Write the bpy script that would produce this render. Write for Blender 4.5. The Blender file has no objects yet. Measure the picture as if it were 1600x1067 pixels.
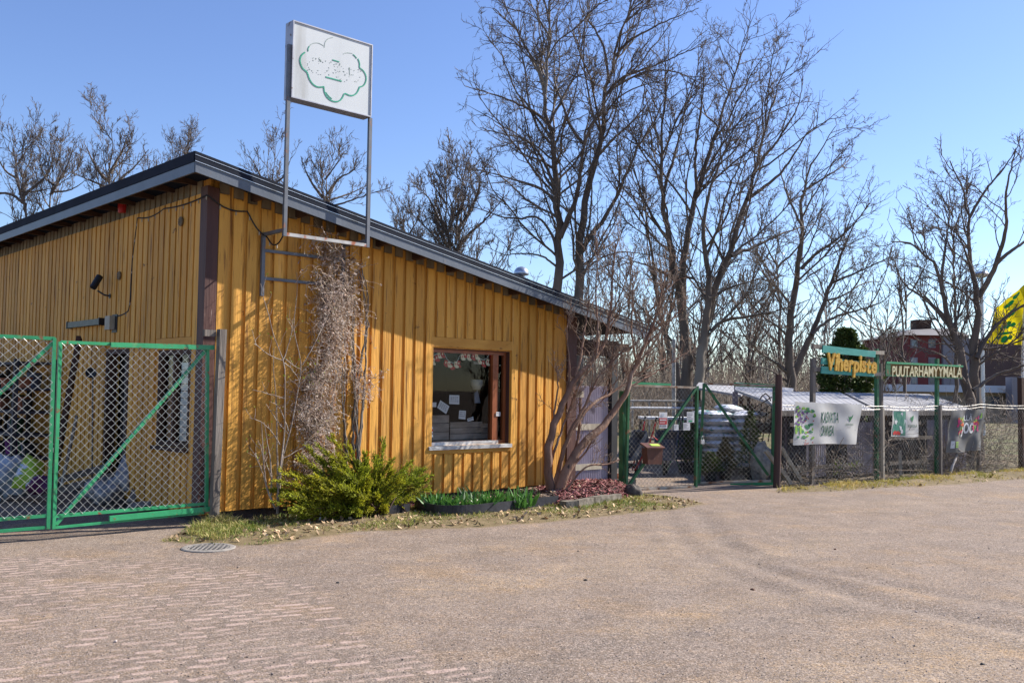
import bpy, math, random
import numpy as np
from mathutils import Vector, Matrix

C = bpy.context.scene
COL = C.collection
rad = math.radians

# ------------------------------------------------------------------ camera, sky, sun, exposure
FP, PITCH, ROLL, YAW, CAMH = 1482.4, rad(2.978), rad(-0.80), rad(46.70), 1.6
cp, sp, cr, sr = math.cos(PITCH), math.sin(PITCH), math.cos(ROLL), math.sin(ROLL)
CM = (np.array([[1, 0, 0], [0, cp, -sp], [0, sp, cp]]) @ np.array([[1, 0, 0], [0, 0, 1], [0, -1, 0]], float)
      @ np.array([[cr, -sr, 0], [sr, cr, 0], [0, 0, 1]]))
cam = bpy.data.cameras.new('camera')
cam.lens = FP * 36 / 1600
cam.sensor_width = 36
cam.clip_end = 3000
camo = bpy.data.objects.new('camera', cam)
COL.objects.link(camo)
mw = Matrix.Identity(4)
for i in range(3):
    mw[i][0] = CM[i, 0]; mw[i][1] = -CM[i, 1]; mw[i][2] = -CM[i, 2]
mw[2][3] = CAMH
camo.matrix_world = mw
C.camera = camo

UX, UY = math.sin(YAW), math.cos(YAW)
U = np.array([UX, UY, 0.0]); N = np.array([UY, -UX, 0.0])       # along the front wall / out of it
SUN = 2.9 * U + 1.0 * N + np.array([0, 0, 2.25])
SUN /= np.linalg.norm(SUN)
w = bpy.data.worlds.new('World'); C.world = w; w.use_nodes = True
nt = w.node_tree
sky = nt.nodes.new('ShaderNodeTexSky'); sky.sky_type = 'NISHITA'; sky.sun_disc = False
sky.sun_elevation = math.asin(SUN[2]); sky.sun_rotation = math.atan2(SUN[0], SUN[1])
sky.air_density = 1.0; sky.dust_density = 0.2; sky.ozone_density = 4.5
bg = nt.nodes['Background']; bg.inputs['Strength'].default_value = 0.092
hs_ = nt.nodes.new('ShaderNodeHueSaturation'); hs_.inputs['Hue'].default_value = .512; hs_.inputs['Saturation'].default_value = 1.04
nt.links.new(sky.outputs[0], hs_.inputs['Color']); nt.links.new(hs_.outputs[0], bg.inputs[0])
sl = bpy.data.lights.new('sun', 'SUN'); sl.energy = 5.0; sl.angle = rad(0.5); sl.color = (1.0, 0.94, 0.86)
so = bpy.data.objects.new('sun', sl); COL.objects.link(so)
so.rotation_euler = Vector(SUN).to_track_quat('Z', 'Y').to_euler()
so.location = (20, 10, 30)
C.view_settings.view_transform = 'Standard'; C.view_settings.look = 'None'
C.view_settings.exposure = 1.08; C.view_settings.gamma = 1.0
C.render.engine = 'CYCLES'
C.cycles.max_bounces = 6; C.cycles.transparent_max_bounces = 12; C.cycles.use_denoising = True

# ------------------------------------------------------------------ where a pixel of the survey lies in the place
O = np.array([0, 0, CAMH])
def ray(x, y): return CM @ np.array([(x - 800) / FP, (y - 533.5) / FP, 1.0])
def G(x, y, z=0.0):
    d = ray(x, y); return O + d * ((z - CAMH) / d[2])
def at(x, y, Y):
    d = ray(x, y); return O + d * (Y / d[1])
def onplane(x, y, P0, n):
    d = ray(x, y); return O + d * (((P0 - O) @ n) / (d @ n))
C0 = G(336, 816)
def F(u, o, z): return C0 + U * u + N * o + np.array([0, 0, z])     # building coordinates
def FW(x, y, o=0.0):
    p = onplane(x, y, C0 + N * o, N) - C0; return p @ U, p[2]

# ------------------------------------------------------------------ mesh helpers
class MB:
    def __init__(s): s.V = []; s.Fc = []; s.n = 0; s.R = []
    def add(s, V, Fc, rnd=0.5):
        V = np.asarray(V, float).reshape(-1, 3)
        s.V.append(V)
        b = s.n
        s.Fc += [tuple(i + b for i in f) for f in Fc]
        s.R += [rnd] * len(Fc) if np.isscalar(rnd) else list(rnd)
        s.n += len(V)
        return s
    def hexa(s, P, rnd=0.5):                       # 8 corners: bottom ring 0-3, top ring 4-7
        return s.add(P, [(0, 3, 2, 1), (4, 5, 6, 7), (0, 1, 5, 4), (1, 2, 6, 5), (2, 3, 7, 6), (3, 0, 4, 7)], rnd)
    def box(s, x0, x1, y0, y1, z0, z1, rnd=0.5, f=None):
        P = np.array([(x0, y0, z0), (x1, y0, z0), (x1, y1, z0), (x0, y1, z0), (x0, y0, z1), (x1, y0, z1), (x1, y1, z1), (x0, y1, z1)], float)
        if f is not None: P = np.array([f(*p) for p in P])
        return s.hexa(P, rnd)
    def bbox(s, u0, u1, o0, o1, z0, z1, za=None, zb=None, ba=None, bb=None, rnd=0.5):   # building coordinates, sloping top or bottom along u
        ta = z1 if za is None else za; tb = z1 if zb is None else zb
        la = z0 if ba is None else ba; lb = z0 if bb is None else bb
        P = [F(u0, o1, la), F(u1, o1, lb), F(u1, o0, lb), F(u0, o0, la), F(u0, o1, ta), F(u1, o1, tb), F(u1, o0, tb), F(u0, o0, ta)]
        return s.hexa(P, rnd)
    def bar(s, a, b, w, h=None, up=(0, 0, 1), rnd=0.5):     # square bar from a to b
        a = np.asarray(a, float); b = np.asarray(b, float); h = w if h is None else h
        t = (b - a) / (np.linalg.norm(b - a) + 1e-9); up = np.asarray(up, float)
        x = np.cross(t, up)
        if np.linalg.norm(x) < 1e-3: x = np.cross(t, np.array([1.0, 0, 0]) if up[2] else np.array([0, 0, 1.0]))
        x /= np.linalg.norm(x); y = np.cross(x, t)
        x = x * w / 2; y = y * h / 2
        return s.hexa([a - x - y, a + x - y, a + x + y, a - x + y, b - x - y, b + x - y, b + x + y, b - x + y], rnd)
    def tube(s, pts, r, sides=6, rnd=0.5, cap=True):
        pts = np.asarray(pts, float); K = len(pts)
        r = np.full(K, r) if np.isscalar(r) else np.asarray(r, float)
        V, Q = tubes(pts[None], r[None], sides)
        fs = [tuple(q) for q in Q]
        if cap: fs += [tuple(range(sides))[::-1], tuple((K - 1) * sides + i for i in range(sides))]
        return s.add(V, fs, rnd)
    def lathe(s, c, prof, sides=14, rnd=0.5, sc=(1, 1), axis=None):      # prof [(r,z)] about a vertical axis
        a = np.arange(sides) * 2 * math.pi / sides
        V = np.array([(r * math.cos(t) * sc[0], r * math.sin(t) * sc[1], z) for r, z in prof for t in a])
        if axis is not None:
            q = Vector((0, 0, 1)).rotation_difference(Vector(axis)).to_matrix(); V = V @ np.array(q).T
        V = V + np.asarray(c, float)
        fs = []
        for i in range(len(prof) - 1):
            for j in range(sides):
                k = (j + 1) % sides
                fs.append((i * sides + j, i * sides + k, (i + 1) * sides + k, (i + 1) * sides + j))
        fs += [tuple(range(sides))[::-1], tuple((len(prof) - 1) * sides + j for j in range(sides))]
        return s.add(V, fs, rnd)
    def build(s, name, m, parent=None, smooth=False):
        V = np.concatenate(s.V) if s.V else np.zeros((0, 3))
        if parent is not None: V = V - WL[parent.name]
        me = bpy.data.meshes.new(name)
        me.from_pydata(V.tolist(), [], s.Fc)
        at_ = me.attributes.new('rnd', 'FLOAT', 'FACE'); at_.data.foreach_set('value', np.asarray(s.R, np.float32))
        if smooth: me.polygons.foreach_set('use_smooth', np.ones(len(me.polygons), bool))
        return link(name, me, m, parent)

WL = {}
def link(name, me, m, parent=None):
    me.materials.append(m)
    o = bpy.data.objects.new(name, me); COL.objects.link(o)
    if parent is not None:
        o.parent = parent; WL[o.name] = WL[parent.name]
    else: WL[o.name] = np.zeros(3)
    return o
def mesh_np(name, V, Q, m, parent=None, rnd=None, smooth=False):    # uniform polygons, fast
    V = np.asarray(V, float)
    if parent is not None: V = V - WL[parent.name]
    Q = np.asarray(Q, np.int32); n, k = Q.shape
    me = bpy.data.meshes.new(name)
    me.vertices.add(len(V)); me.vertices.foreach_set('co', V.astype(np.float32).ravel())
    me.loops.add(n * k); me.loops.foreach_set('vertex_index', Q.ravel())
    me.polygons.add(n); me.polygons.foreach_set('loop_start', np.arange(n, dtype=np.int32) * k)
    try: me.polygons.foreach_set('loop_total', np.full(n, k, np.int32))
    except Exception: pass
    me.update(calc_edges=True)
    if rnd is not None:
        a = me.attributes.new('rnd', 'FLOAT', 'FACE'); a.data.foreach_set('value', np.asarray(rnd, np.float32))
    if smooth: me.polygons.foreach_set('use_smooth', np.ones(n, bool))
    return link(name, me, m, parent)
def tag(o, label=None, cat=None, group=None, kind=None):
    if label: o['label'] = label
    if cat: o['category'] = cat
    if group: o['group'] = group
    if kind: o['kind'] = kind
    return o
def thing(name, loc, label, cat, group=None, rz=0.0):
    o = bpy.data.objects.new(name, None); COL.objects.link(o)
    o.location = [float(v) for v in loc]; o.rotation_euler = (0, 0, rz); o.empty_display_size = 0.1
    WL[o.name] = np.asarray(loc, float)
    return tag(o, label, cat, group)
def dup(root, loc, rz=None, label=None, group=None, sc=None):
    r = root.copy(); COL.objects.link(r); r.location = [float(v) for v in loc]
    WL[r.name] = np.asarray(loc, float)
    if rz is not None: r.rotation_euler = (0, 0, rz)
    if sc is not None: r.scale = (sc, sc, sc) if np.isscalar(sc) else sc
    if label: r['label'] = label
    if group: r['group'] = group
    for ch in list(root.children):
        c = ch.copy(); COL.objects.link(c); c.parent = r
        for g in list(ch.children):
            d = g.copy(); COL.objects.link(d); d.parent = c
    return r
def nrm(v): return v / (np.linalg.norm(v, axis=-1, keepdims=True) + 1e-9)
def tubes(P, R, sides):                              # P (n,K,3), R (n,K) -> verts, quads
    n, K, _ = P.shape
    T = nrm(np.gradient(P, axis=1))
    m = nrm(P[:, -1] - P[:, 0] + 1e-6)
    ref = np.where(np.abs(m[:, 2:3]) < .8, np.array([[0, 0, 1.0]]), np.array([[1.0, 0.13, 0]]))
    ref = nrm(np.cross(m, ref))[:, None, :]
    A = nrm(ref - (ref * T).sum(-1, keepdims=True) * T)
    B = np.cross(T, A)
    a = np.arange(sides) * 2 * math.pi / sides
    V = P[:, :, None] + R[:, :, None, None] * (A[:, :, None] * np.cos(a)[:, None] + B[:, :, None] * np.sin(a)[:, None])
    V = V.reshape(-1, 3)
    b = np.arange(n)[:, None, None] * K * sides + np.arange(K - 1)[None, :, None] * sides
    j = np.arange(sides)[None, None, :]; k = (j + 1) % sides
    Q = np.stack([b + j, b + k, b + sides + k, b + sides + j], -1).reshape(-1, 4)
    return V, Q
def join(parts):
    Vs, Qs, o = [], [], 0
    for V, Q in parts:
        Vs.append(V); Qs.append(Q + o); o += len(V)
    return np.concatenate(Vs), np.concatenate(Qs)
def grow(P, D, L, K, wob, trop, rng):                 # wandering polylines
    n = len(P); out = np.zeros((n, K, 3)); out[:, 0] = P; d = nrm(D); st = (L / (K - 1))[:, None]
    for i in range(1, K):
        d = nrm(d + rng.normal(0, wob, (n, 3)) + trop)
        out[:, i] = out[:, i - 1] + d * st
    return out
def resample(P, K):
    P = np.asarray(P, float)
    for _ in range(2):                                  # round off the corners
        q = np.empty((2 * len(P), 3)); q[0] = P[0]; q[-1] = P[-1]
        q[1:-1:2] = P[:-1] * .75 + P[1:] * .25; q[2:-1:2] = P[:-1] * .25 + P[1:] * .75; P = q
    s = np.concatenate([[0], np.cumsum(np.linalg.norm(np.diff(P, axis=0), axis=1))])
    t = np.linspace(0, s[-1], K)
    return np.stack([np.interp(t, s, P[:, i]) for i in range(3)], 1)
def text_arrays(body, size, extrude=0.0, res=3, bold=0.0):
    cu = bpy.data.curves.new('lettering', 'FONT'); cu.body = body; cu.size = size; cu.extrude = extrude; cu.resolution_u = res; cu.offset = bold
    ob = bpy.data.objects.new('lettering', cu); COL.objects.link(ob)
    me = bpy.data.meshes.new_from_object(ob.evaluated_get(bpy.context.evaluated_depsgraph_get()))
    V = np.zeros(len(me.vertices) * 3); me.vertices.foreach_get('co', V)
    fs = [tuple(p.vertices) for p in me.polygons]
    bpy.data.objects.remove(ob); bpy.data.curves.remove(cu); bpy.data.meshes.remove(me)
    return V.reshape(-1, 3), fs

# ------------------------------------------------------------------ materials
def mat(name, c, c2=None, scale=6.0, detail=6.0, rough=0.8, metal=0.0, bump=0.0, bscale=30.0, stretch=(1, 1, 1), rnd=0.0,
        spots=None, spec=0.3, transl=0.0, lo=.38, hi=.62, alpha=None):
    m = bpy.data.materials.new(name); m.use_nodes = True
    t = m.node_tree; n = t.nodes; L = t.links.new; P = n['Principled BSDF']
    P.inputs['Roughness'].default_value = rough; P.inputs['Metallic'].default_value = metal
    P.inputs['Specular IOR Level'].default_value = spec
    tc = n.new('ShaderNodeTexCoord'); mp = n.new('ShaderNodeMapping'); mp.inputs['Scale'].default_value = stretch
    L(tc.outputs['Object'], mp.inputs['Vector'])
    def ramp(sc, a, b, dt=detail, vec=mp):
        x = n.new('ShaderNodeTexNoise'); x.inputs['Scale'].default_value = sc; x.inputs['Detail'].default_value = dt
        L(vec.outputs[0], x.inputs['Vector'])
        r = n.new('ShaderNodeMapRange'); r.inputs[1].default_value = a; r.inputs[2].default_value = b
        L(x.outputs['Fac'], r.inputs[0]); return r.outputs[0]
    mix = n.new('ShaderNodeMix'); mix.data_type = 'RGBA'
    c2 = c2 or tuple(v * .75 for v in c)
    mix.inputs[6].default_value = (*c, 1); mix.inputs[7].default_value = (*c2, 1)
    L(ramp(scale, lo, hi), mix.inputs[0]); col = mix.outputs[2]
    for sp_ in (spots or []):                      # (colour, scale, lo, hi): wear and stains with a shape of their own
        mx = n.new('ShaderNodeMix'); mx.data_type = 'RGBA'
        L(col, mx.inputs[6]); mx.inputs[7].default_value = (*sp_[0], 1)
        L(ramp(sp_[1], sp_[2], sp_[3], 5.0, tc if len(sp_) > 4 else mp), mx.inputs[0]); col = mx.outputs[2]
    if rnd:
        at_ = n.new('ShaderNodeAttribute'); at_.attribute_name = 'rnd'
        r = n.new('ShaderNodeMapRange'); r.inputs[3].default_value = 1 - rnd; r.inputs[4].default_value = 1 + rnd
        L(at_.outputs['Fac'], r.inputs[0])
        hs = n.new('ShaderNodeHueSaturation'); L(r.outputs[0], hs.inputs['Value']); L(col, hs.inputs['Color']); col = hs.outputs[0]
    L(col, P.inputs['Base Color'])
    if bump:
        x = n.new('ShaderNodeTexNoise'); x.inputs['Scale'].default_value = bscale; x.inputs['Detail'].default_value = 8
        L(mp.outputs[0], x.inputs['Vector'])
        b = n.new('ShaderNodeBump'); b.inputs['Strength'].default_value = bump; b.inputs['Distance'].default_value = .02
        L(x.outputs['Fac'], b.inputs['Height']); L(b.outputs[0], P.inputs['Normal'])
    if transl:
        tr = n.new('ShaderNodeBsdfTranslucent'); L(col, tr.inputs[0])
        ms = n.new('ShaderNodeMixShader'); ms.inputs[0].default_value = transl
        L(P.outputs[0], ms.inputs[1]); L(tr.outputs[0], ms.inputs[2]); L(ms.outputs[0], n['Material Output'].inputs[0])
    if alpha is not None:
        tp = n.new('ShaderNodeBsdfTransparent'); ms = n.new('ShaderNodeMixShader'); ms.inputs[0].default_value = alpha
        L(tp.outputs[0], ms.inputs[1]); L(P.outputs[0], ms.inputs[2]); L(ms.outputs[0], n['Material Output'].inputs[0])
    return m
def glassmat(name, tint=(.95, .97, .97), ref=1.35):
    m = bpy.data.materials.new(name); m.use_nodes = True
    t = m.node_tree; n = t.nodes; L = t.links.new
    tp = n.new('ShaderNodeBsdfTransparent'); tp.inputs[0].default_value = (*tint, 1)
    g = n.new('ShaderNodeBsdfGlossy'); g.inputs['Roughness'].default_value = .02
    fr = n.new('ShaderNodeFresnel'); fr.inputs[0].default_value = ref
    ms = n.new('ShaderNodeMixShader'); L(fr.outputs[0], ms.inputs[0]); L(tp.outputs[0], ms.inputs[1]); L(g.outputs[0], ms.inputs[2])
    L(ms.outputs[0], n['Material Output'].inputs[0])
    return m

OCHRE = mat('ochre_paint', (.64, .325, .060), (.53, .250, .042), 5, 8, .62, bump=.5, bscale=34, stretch=(1, 1, .07), rnd=.14, spec=.25,
            spots=[((.22, .095, .02), 26, .56, .72), ((.36, .165, .03), 3.3, .54, .78), ((.12, .055, .02), 34, .70, .76, 1), ((.62, .36, .12), 15, .64, .80), ((.14, .065, .02), 60, .66, .74)])
OCHRE_TRIM = mat('ochre_trim_paint', (.60, .30, .055), (.49, .225, .038), 6, 8, .62, bump=.2, bscale=30, stretch=(.3, .3, 1), spec=.25,
                 spots=[((.20, .08, .02), 20, .62, .74)])
BROWN = mat('brown_paint', (.095, .040, .030), (.060, .026, .022), 6, 7, .6, bump=.25, bscale=40, stretch=(1, 1, .1), spots=[((.25, .17, .14), 30, .66, .74)])
RAWTOP = mat('unpainted_board', (.20, .155, .095), (.13, .10, .06), 8, 6, .85, stretch=(1, 1, .2), rnd=.2)
DARKWOOD = mat('dark_wood', (.075, .035, .020), (.040, .019, .012), 6, 6, .75, bump=.2, stretch=(1, 1, .3))
GREYWOOD = mat('weathered_wood', (.20, .175, .15), (.12, .10, .085), 10, 8, .9, bump=.5, bscale=40, stretch=(1, 1, .1),
               spots=[((.08, .065, .05), 30, .6, .7)])
PALEWOOD = mat('pale_wood', (.38, .34, .27), (.27, .23, .18), 10, 6, .85, bump=.3, stretch=(1, 1, .15))
PLINTH = mat('dark_plinth', (.055, .045, .045), (.03, .026, .028), 8, 6, .9, bump=.4)
FASCIA = mat('blue_grey_fascia', (.088, .105, .132), (.070, .085, .11), 3, 6, .45, bump=.08, spots=[((.12, .11, .11), 18, .68, .72)], spec=.5)
ROOFMETAL = mat('dark_roof_metal', (.014, .018, .030), (.010, .013, .022), 3, 5, .8, .0, bump=.05, spec=.12)
EDGELIGHT = mat('edge_highlight_metal', (.62, .63, .62), (.5, .5, .5), 20, 4, .3, .7, spec=.6)  # bright tone holds the light caught by the edge ridges
GALV = mat('galvanised_wire', (.50, .50, .48), (.36, .36, .34), 30, 4, .38, .6, spec=.6)
GALVDULL = mat('dull_galvanised_wire', (.42, .41, .38), (.22, .20, .175), 12, 4, .55, .4, spots=[((.20, .11, .06), 5, .62, .75)])
GREENPAINT = mat('green_gate_paint', (.030, .30, .12), (.024, .24, .095), 6, 6, .42, bump=.1, spec=.5,
                 spots=[((.20, .08, .035), 13, .62, .70), ((.16, .34, .14), 5, .6, .72)])
DKGREENPAINT = mat('dark_green_paint', (.030, .14, .055), (.022, .095, .04), 6, 6, .5, bump=.1,
                   spots=[((.20, .10, .05), 9, .60, .68), ((.30, .30, .20), 22, .68, .75)])
RUSTPALE = mat('rusty_pale_steel', (.40, .36, .30), (.26, .18, .12), 6, 6, .6, .2, spots=[((.18, .075, .035), 8, .55, .65)])
STEELGREY = mat('grey_painted_steel', (.13, .14, .16), (.10, .11, .125), 6, 6, .5, .2, spots=[((.26, .11, .06), 6, .60, .70), ((.32, .31, .30), 11, .66, .72)])
SIGNWHITE = mat('sign_panel_white', (.50, .53, .54), (.46, .49, .50), 2, 4, .4, spec=.4, stretch=(1, 1, .12), spots=[((.36, .37, .36), 5, .56, .75)])
SIGNRIM = mat('sign_rim_metal', (.42, .42, .44), (.33, .33, .36), 6, 5, .4, .4, spots=[((.16, .11, .08), 14, .64, .72)])
SIGNGREEN = mat('sign_green_print', (.004, .26, .16), (.01, .32, .21), 8, 4, .5)
FADED = mat('faded_print', (.30, .36, .34), (.20, .28, .25), 60, 4, .6)
BLACK = mat('black_plastic', (.014, .014, .016), (.02, .02, .022), 8, 4, .45)
BLACKMATTE = mat('black_film', (.03, .03, .036), (.018, .018, .022), 8, 5, .5, bump=.3, bscale=10)
GREYBOX = mat('grey_beige_plastic', (.36, .32, .25), (.30, .27, .2), 8, 4, .6)
OLIVEBOX = mat('grey_green_metal', (.16, .17, .13), (.12, .13, .10), 8, 4, .55)
RED = mat('red_paint', (.45, .02, .02), (.36, .016, .018), 8, 4, .4)
WHITE = mat('white_paint', (.74, .74, .72), (.64, .64, .62), 5, 5, .6)
PAPER = mat('white_paper', (.62, .62, .61), (.56, .56, .56), 20, 4, .7)
INK = mat('grey_ink', (.22, .22, .24), (.15, .15, .17), 30, 4, .7)
INKDARK = mat('dark_green_ink', (.03, .12, .075), (.025, .09, .06), 20, 4, .7)
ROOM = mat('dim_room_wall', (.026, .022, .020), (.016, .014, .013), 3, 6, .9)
CASEMENT = mat('orange_brown_varnish', (.30, .085, .025), (.22, .06, .018), 8, 6, .4, stretch=(1, 1, .1), spec=.5)
GLASS = glassmat('window_glass')
CREAM = mat('cream_felt', (.66, .58, .40), (.58, .50, .34), 40, 4, .95)
REDFELT = mat('red_felt', (.42, .02, .03), (.34, .016, .024), 40, 4, .95)
TERRACOTTA = mat('terracotta', (.36, .13, .07), (.28, .10, .055), 12, 5, .85)
PADLOCKM = mat('brushed_metal', (.58, .60, .64), (.48, .50, .54), 30, 4, .3, .8)

# ------------------------------------------------------------------ ground
rng = np.random.default_rng(7)
def segdist(X, Y, pts):
    d = np.full(X.shape, 1e9)
    for a, b in zip(pts[:-1], pts[1:]):
        ax, ay = a[:2]; bx, by = b[:2]; vx, vy = bx - ax, by - ay
        t = np.clip(((X - ax) * vx + (Y - ay) * vy) / (vx * vx + vy * vy + 1e-9), 0, 1)
        d = np.minimum(d, np.hypot(X - ax - t * vx, Y - ay - t * vy))
    return d
def inpoly(X, Y, pts):
    c = np.zeros(X.shape, bool)
    for a, b in zip(pts, pts[1:] + pts[:1]):
        cnd = ((a[1] > Y) != (b[1] > Y)) & (X < (b[0] - a[0]) * (Y - a[1]) / (b[1] - a[1] + 1e-12) + a[0]); c ^= cnd
    return c
def sdf(X, Y, pts):
    d = segdist(X, Y, pts + pts[:1]); return np.where(inpoly(X, Y, pts), d, -d)
def sst(x, a, b):
    t = np.clip((x - a) / (b - a), 0, 1); return t * t * (3 - 2 * t)
def vnoise(X, Y, s, seed):
    r = np.random.default_rng(seed); out = np.zeros(X.shape)
    for k in range(7):
        a = r.uniform(0, 6.28); f = s * r.uniform(.6, 1.7); out += np.sin((X * math.cos(a) + Y * math.sin(a)) * f + r.uniform(0, 6.28))
    return out / 7
def gl(*px): return [tuple(G(x, y)[:2]) for x, y in px]
COBBLE = gl((330, 872), (470, 884), (560, 920), (650, 965), (760, 1005), (880, 1067)) + [(1.0, 3.0), (-12, 3.0), (-12, 9.2)] + gl((0, 862))
KERBROW = gl((478, 878), (545, 889), (612, 903), (690, 925), (770, 945), (850, 962))
VERGE = gl((255, 845), (335, 852), (420, 850), (500, 838), (560, 830), (640, 827), (760, 823), (880, 812), (980, 802), (1060, 796), (1098, 787), (1060, 778), (1000, 772)) + [tuple(F(7.2, .1, 0)[:2]), tuple(F(-.3, .1, 0)[:2])]
FENCE0 = np.array([4.62, 16.42, 0]); FDIR = nrm(np.array([2.47, 1.66, 0.0])); FNRM = np.array([FDIR[1], -FDIR[0], 0])
def FE(t, z, o=0.0): return FENCE0 + FDIR * t + FNRM * o + np.array([0, 0, z])
BANK = gl((1212, 770), (1290, 768), (1400, 762), (1500, 757), (1600, 749)) + [(13.5, 19.2), (20, 22), (20, 26.5), tuple(FE(14, 0)[:2]), tuple(FE(0, 0)[:2])]
TRK_DARK = [(gl((1085, 800), (1112, 830), (1150, 868), (1210, 895), (1290, 915), (1380, 945), (1460, 957), (1600, 985)), .16, 1.0),
            (gl((1040, 790), (1062, 830), (1110, 880), (1170, 905), (1215, 925)), .15, .7),
            (gl((1135, 850), (1200, 872), (1300, 895), (1420, 920), (1600, 950)), .12, .6),
            (gl((760, 1060), (880, 1025), (960, 1003), (1060, 990), (1200, 975), (1300, 952), (1385, 948)), .22, .9),
            (gl((640, 880), (760, 862), (900, 850), (1050, 845)), .16, .5), (gl((560, 870), (700, 850), (860, 832)), .12, .5),
            (gl((1240, 790), (1350, 800), (1480, 800), (1600, 796)), .25, .5), (gl((900, 970), (1040, 930), (1200, 905)), .14, .5)]
TRK_PALE = [(gl((700, 920), (860, 905), (1000, 872), (1090, 850)), .45, .9), (gl((1060, 905), (1180, 870), (1300, 845)), .3, .8), (gl((980, 990), (1150, 940), (1260, 930)), .25, .7),
            (gl((1330, 1067), (1450, 1030), (1600, 1000)), .5, .9), (gl((660, 868), (760, 858), (900, 838)), .3, .6), (gl((1300, 790), (1450, 785), (1600, 775)), .3, .5)]
def height(X, Y):
    h = .010 * vnoise(X, Y, 2.2, 3) + .006 * vnoise(X, Y, 6.5, 4) + .003 * vnoise(X, Y, 15, 5)
    near = sst(np.hypot(X, Y), 34, 26)
    b = sdf(X, Y, BANK)
    h = h * near + .10 * sst(b, -.1, .9) * sst(X, 6, 9) * near + .03 * sst(b, -.05, .4) * near + .025 * sst(sdf(X, Y, VERGE), -.05, .35)
    for p, wd, k in TRK_DARK[:3]:
        d = segdist(X, Y, p); h = h - .015 * k * np.exp(-(d / wd) ** 2) + .010 * k * np.exp(-((d - 1.8 * wd) / wd) ** 2)
    return h
fx = np.arange(-9, 15.01, .065); fy = np.arange(3.4, 26.01, .065)
gx = np.concatenate([[-1500, -500, -200, -90, -50, -30, -20, -14, -11], fx, [17, 20, 25, 32, 45, 70, 120, 250, 600, 1500]])
gy = np.concatenate([[-300, -100, -40, -15, -5, 0, 2], fy, [28, 31, 35, 40, 48, 60, 80, 110, 160, 260, 500, 1000, 2000]])
GX, GY = np.meshgrid(gx, gy)
GH = height(GX, GY)
V = np.stack([GX, GY, GH], -1).reshape(-1, 3)
nx, ny = len(gx), len(gy)
i = np.arange(ny - 1)[:, None] * nx + np.arange(nx - 1)[None]
Q = np.stack([i, i + 1, i + 1 + nx, i + nx], -1).reshape(-1, 4)
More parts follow.
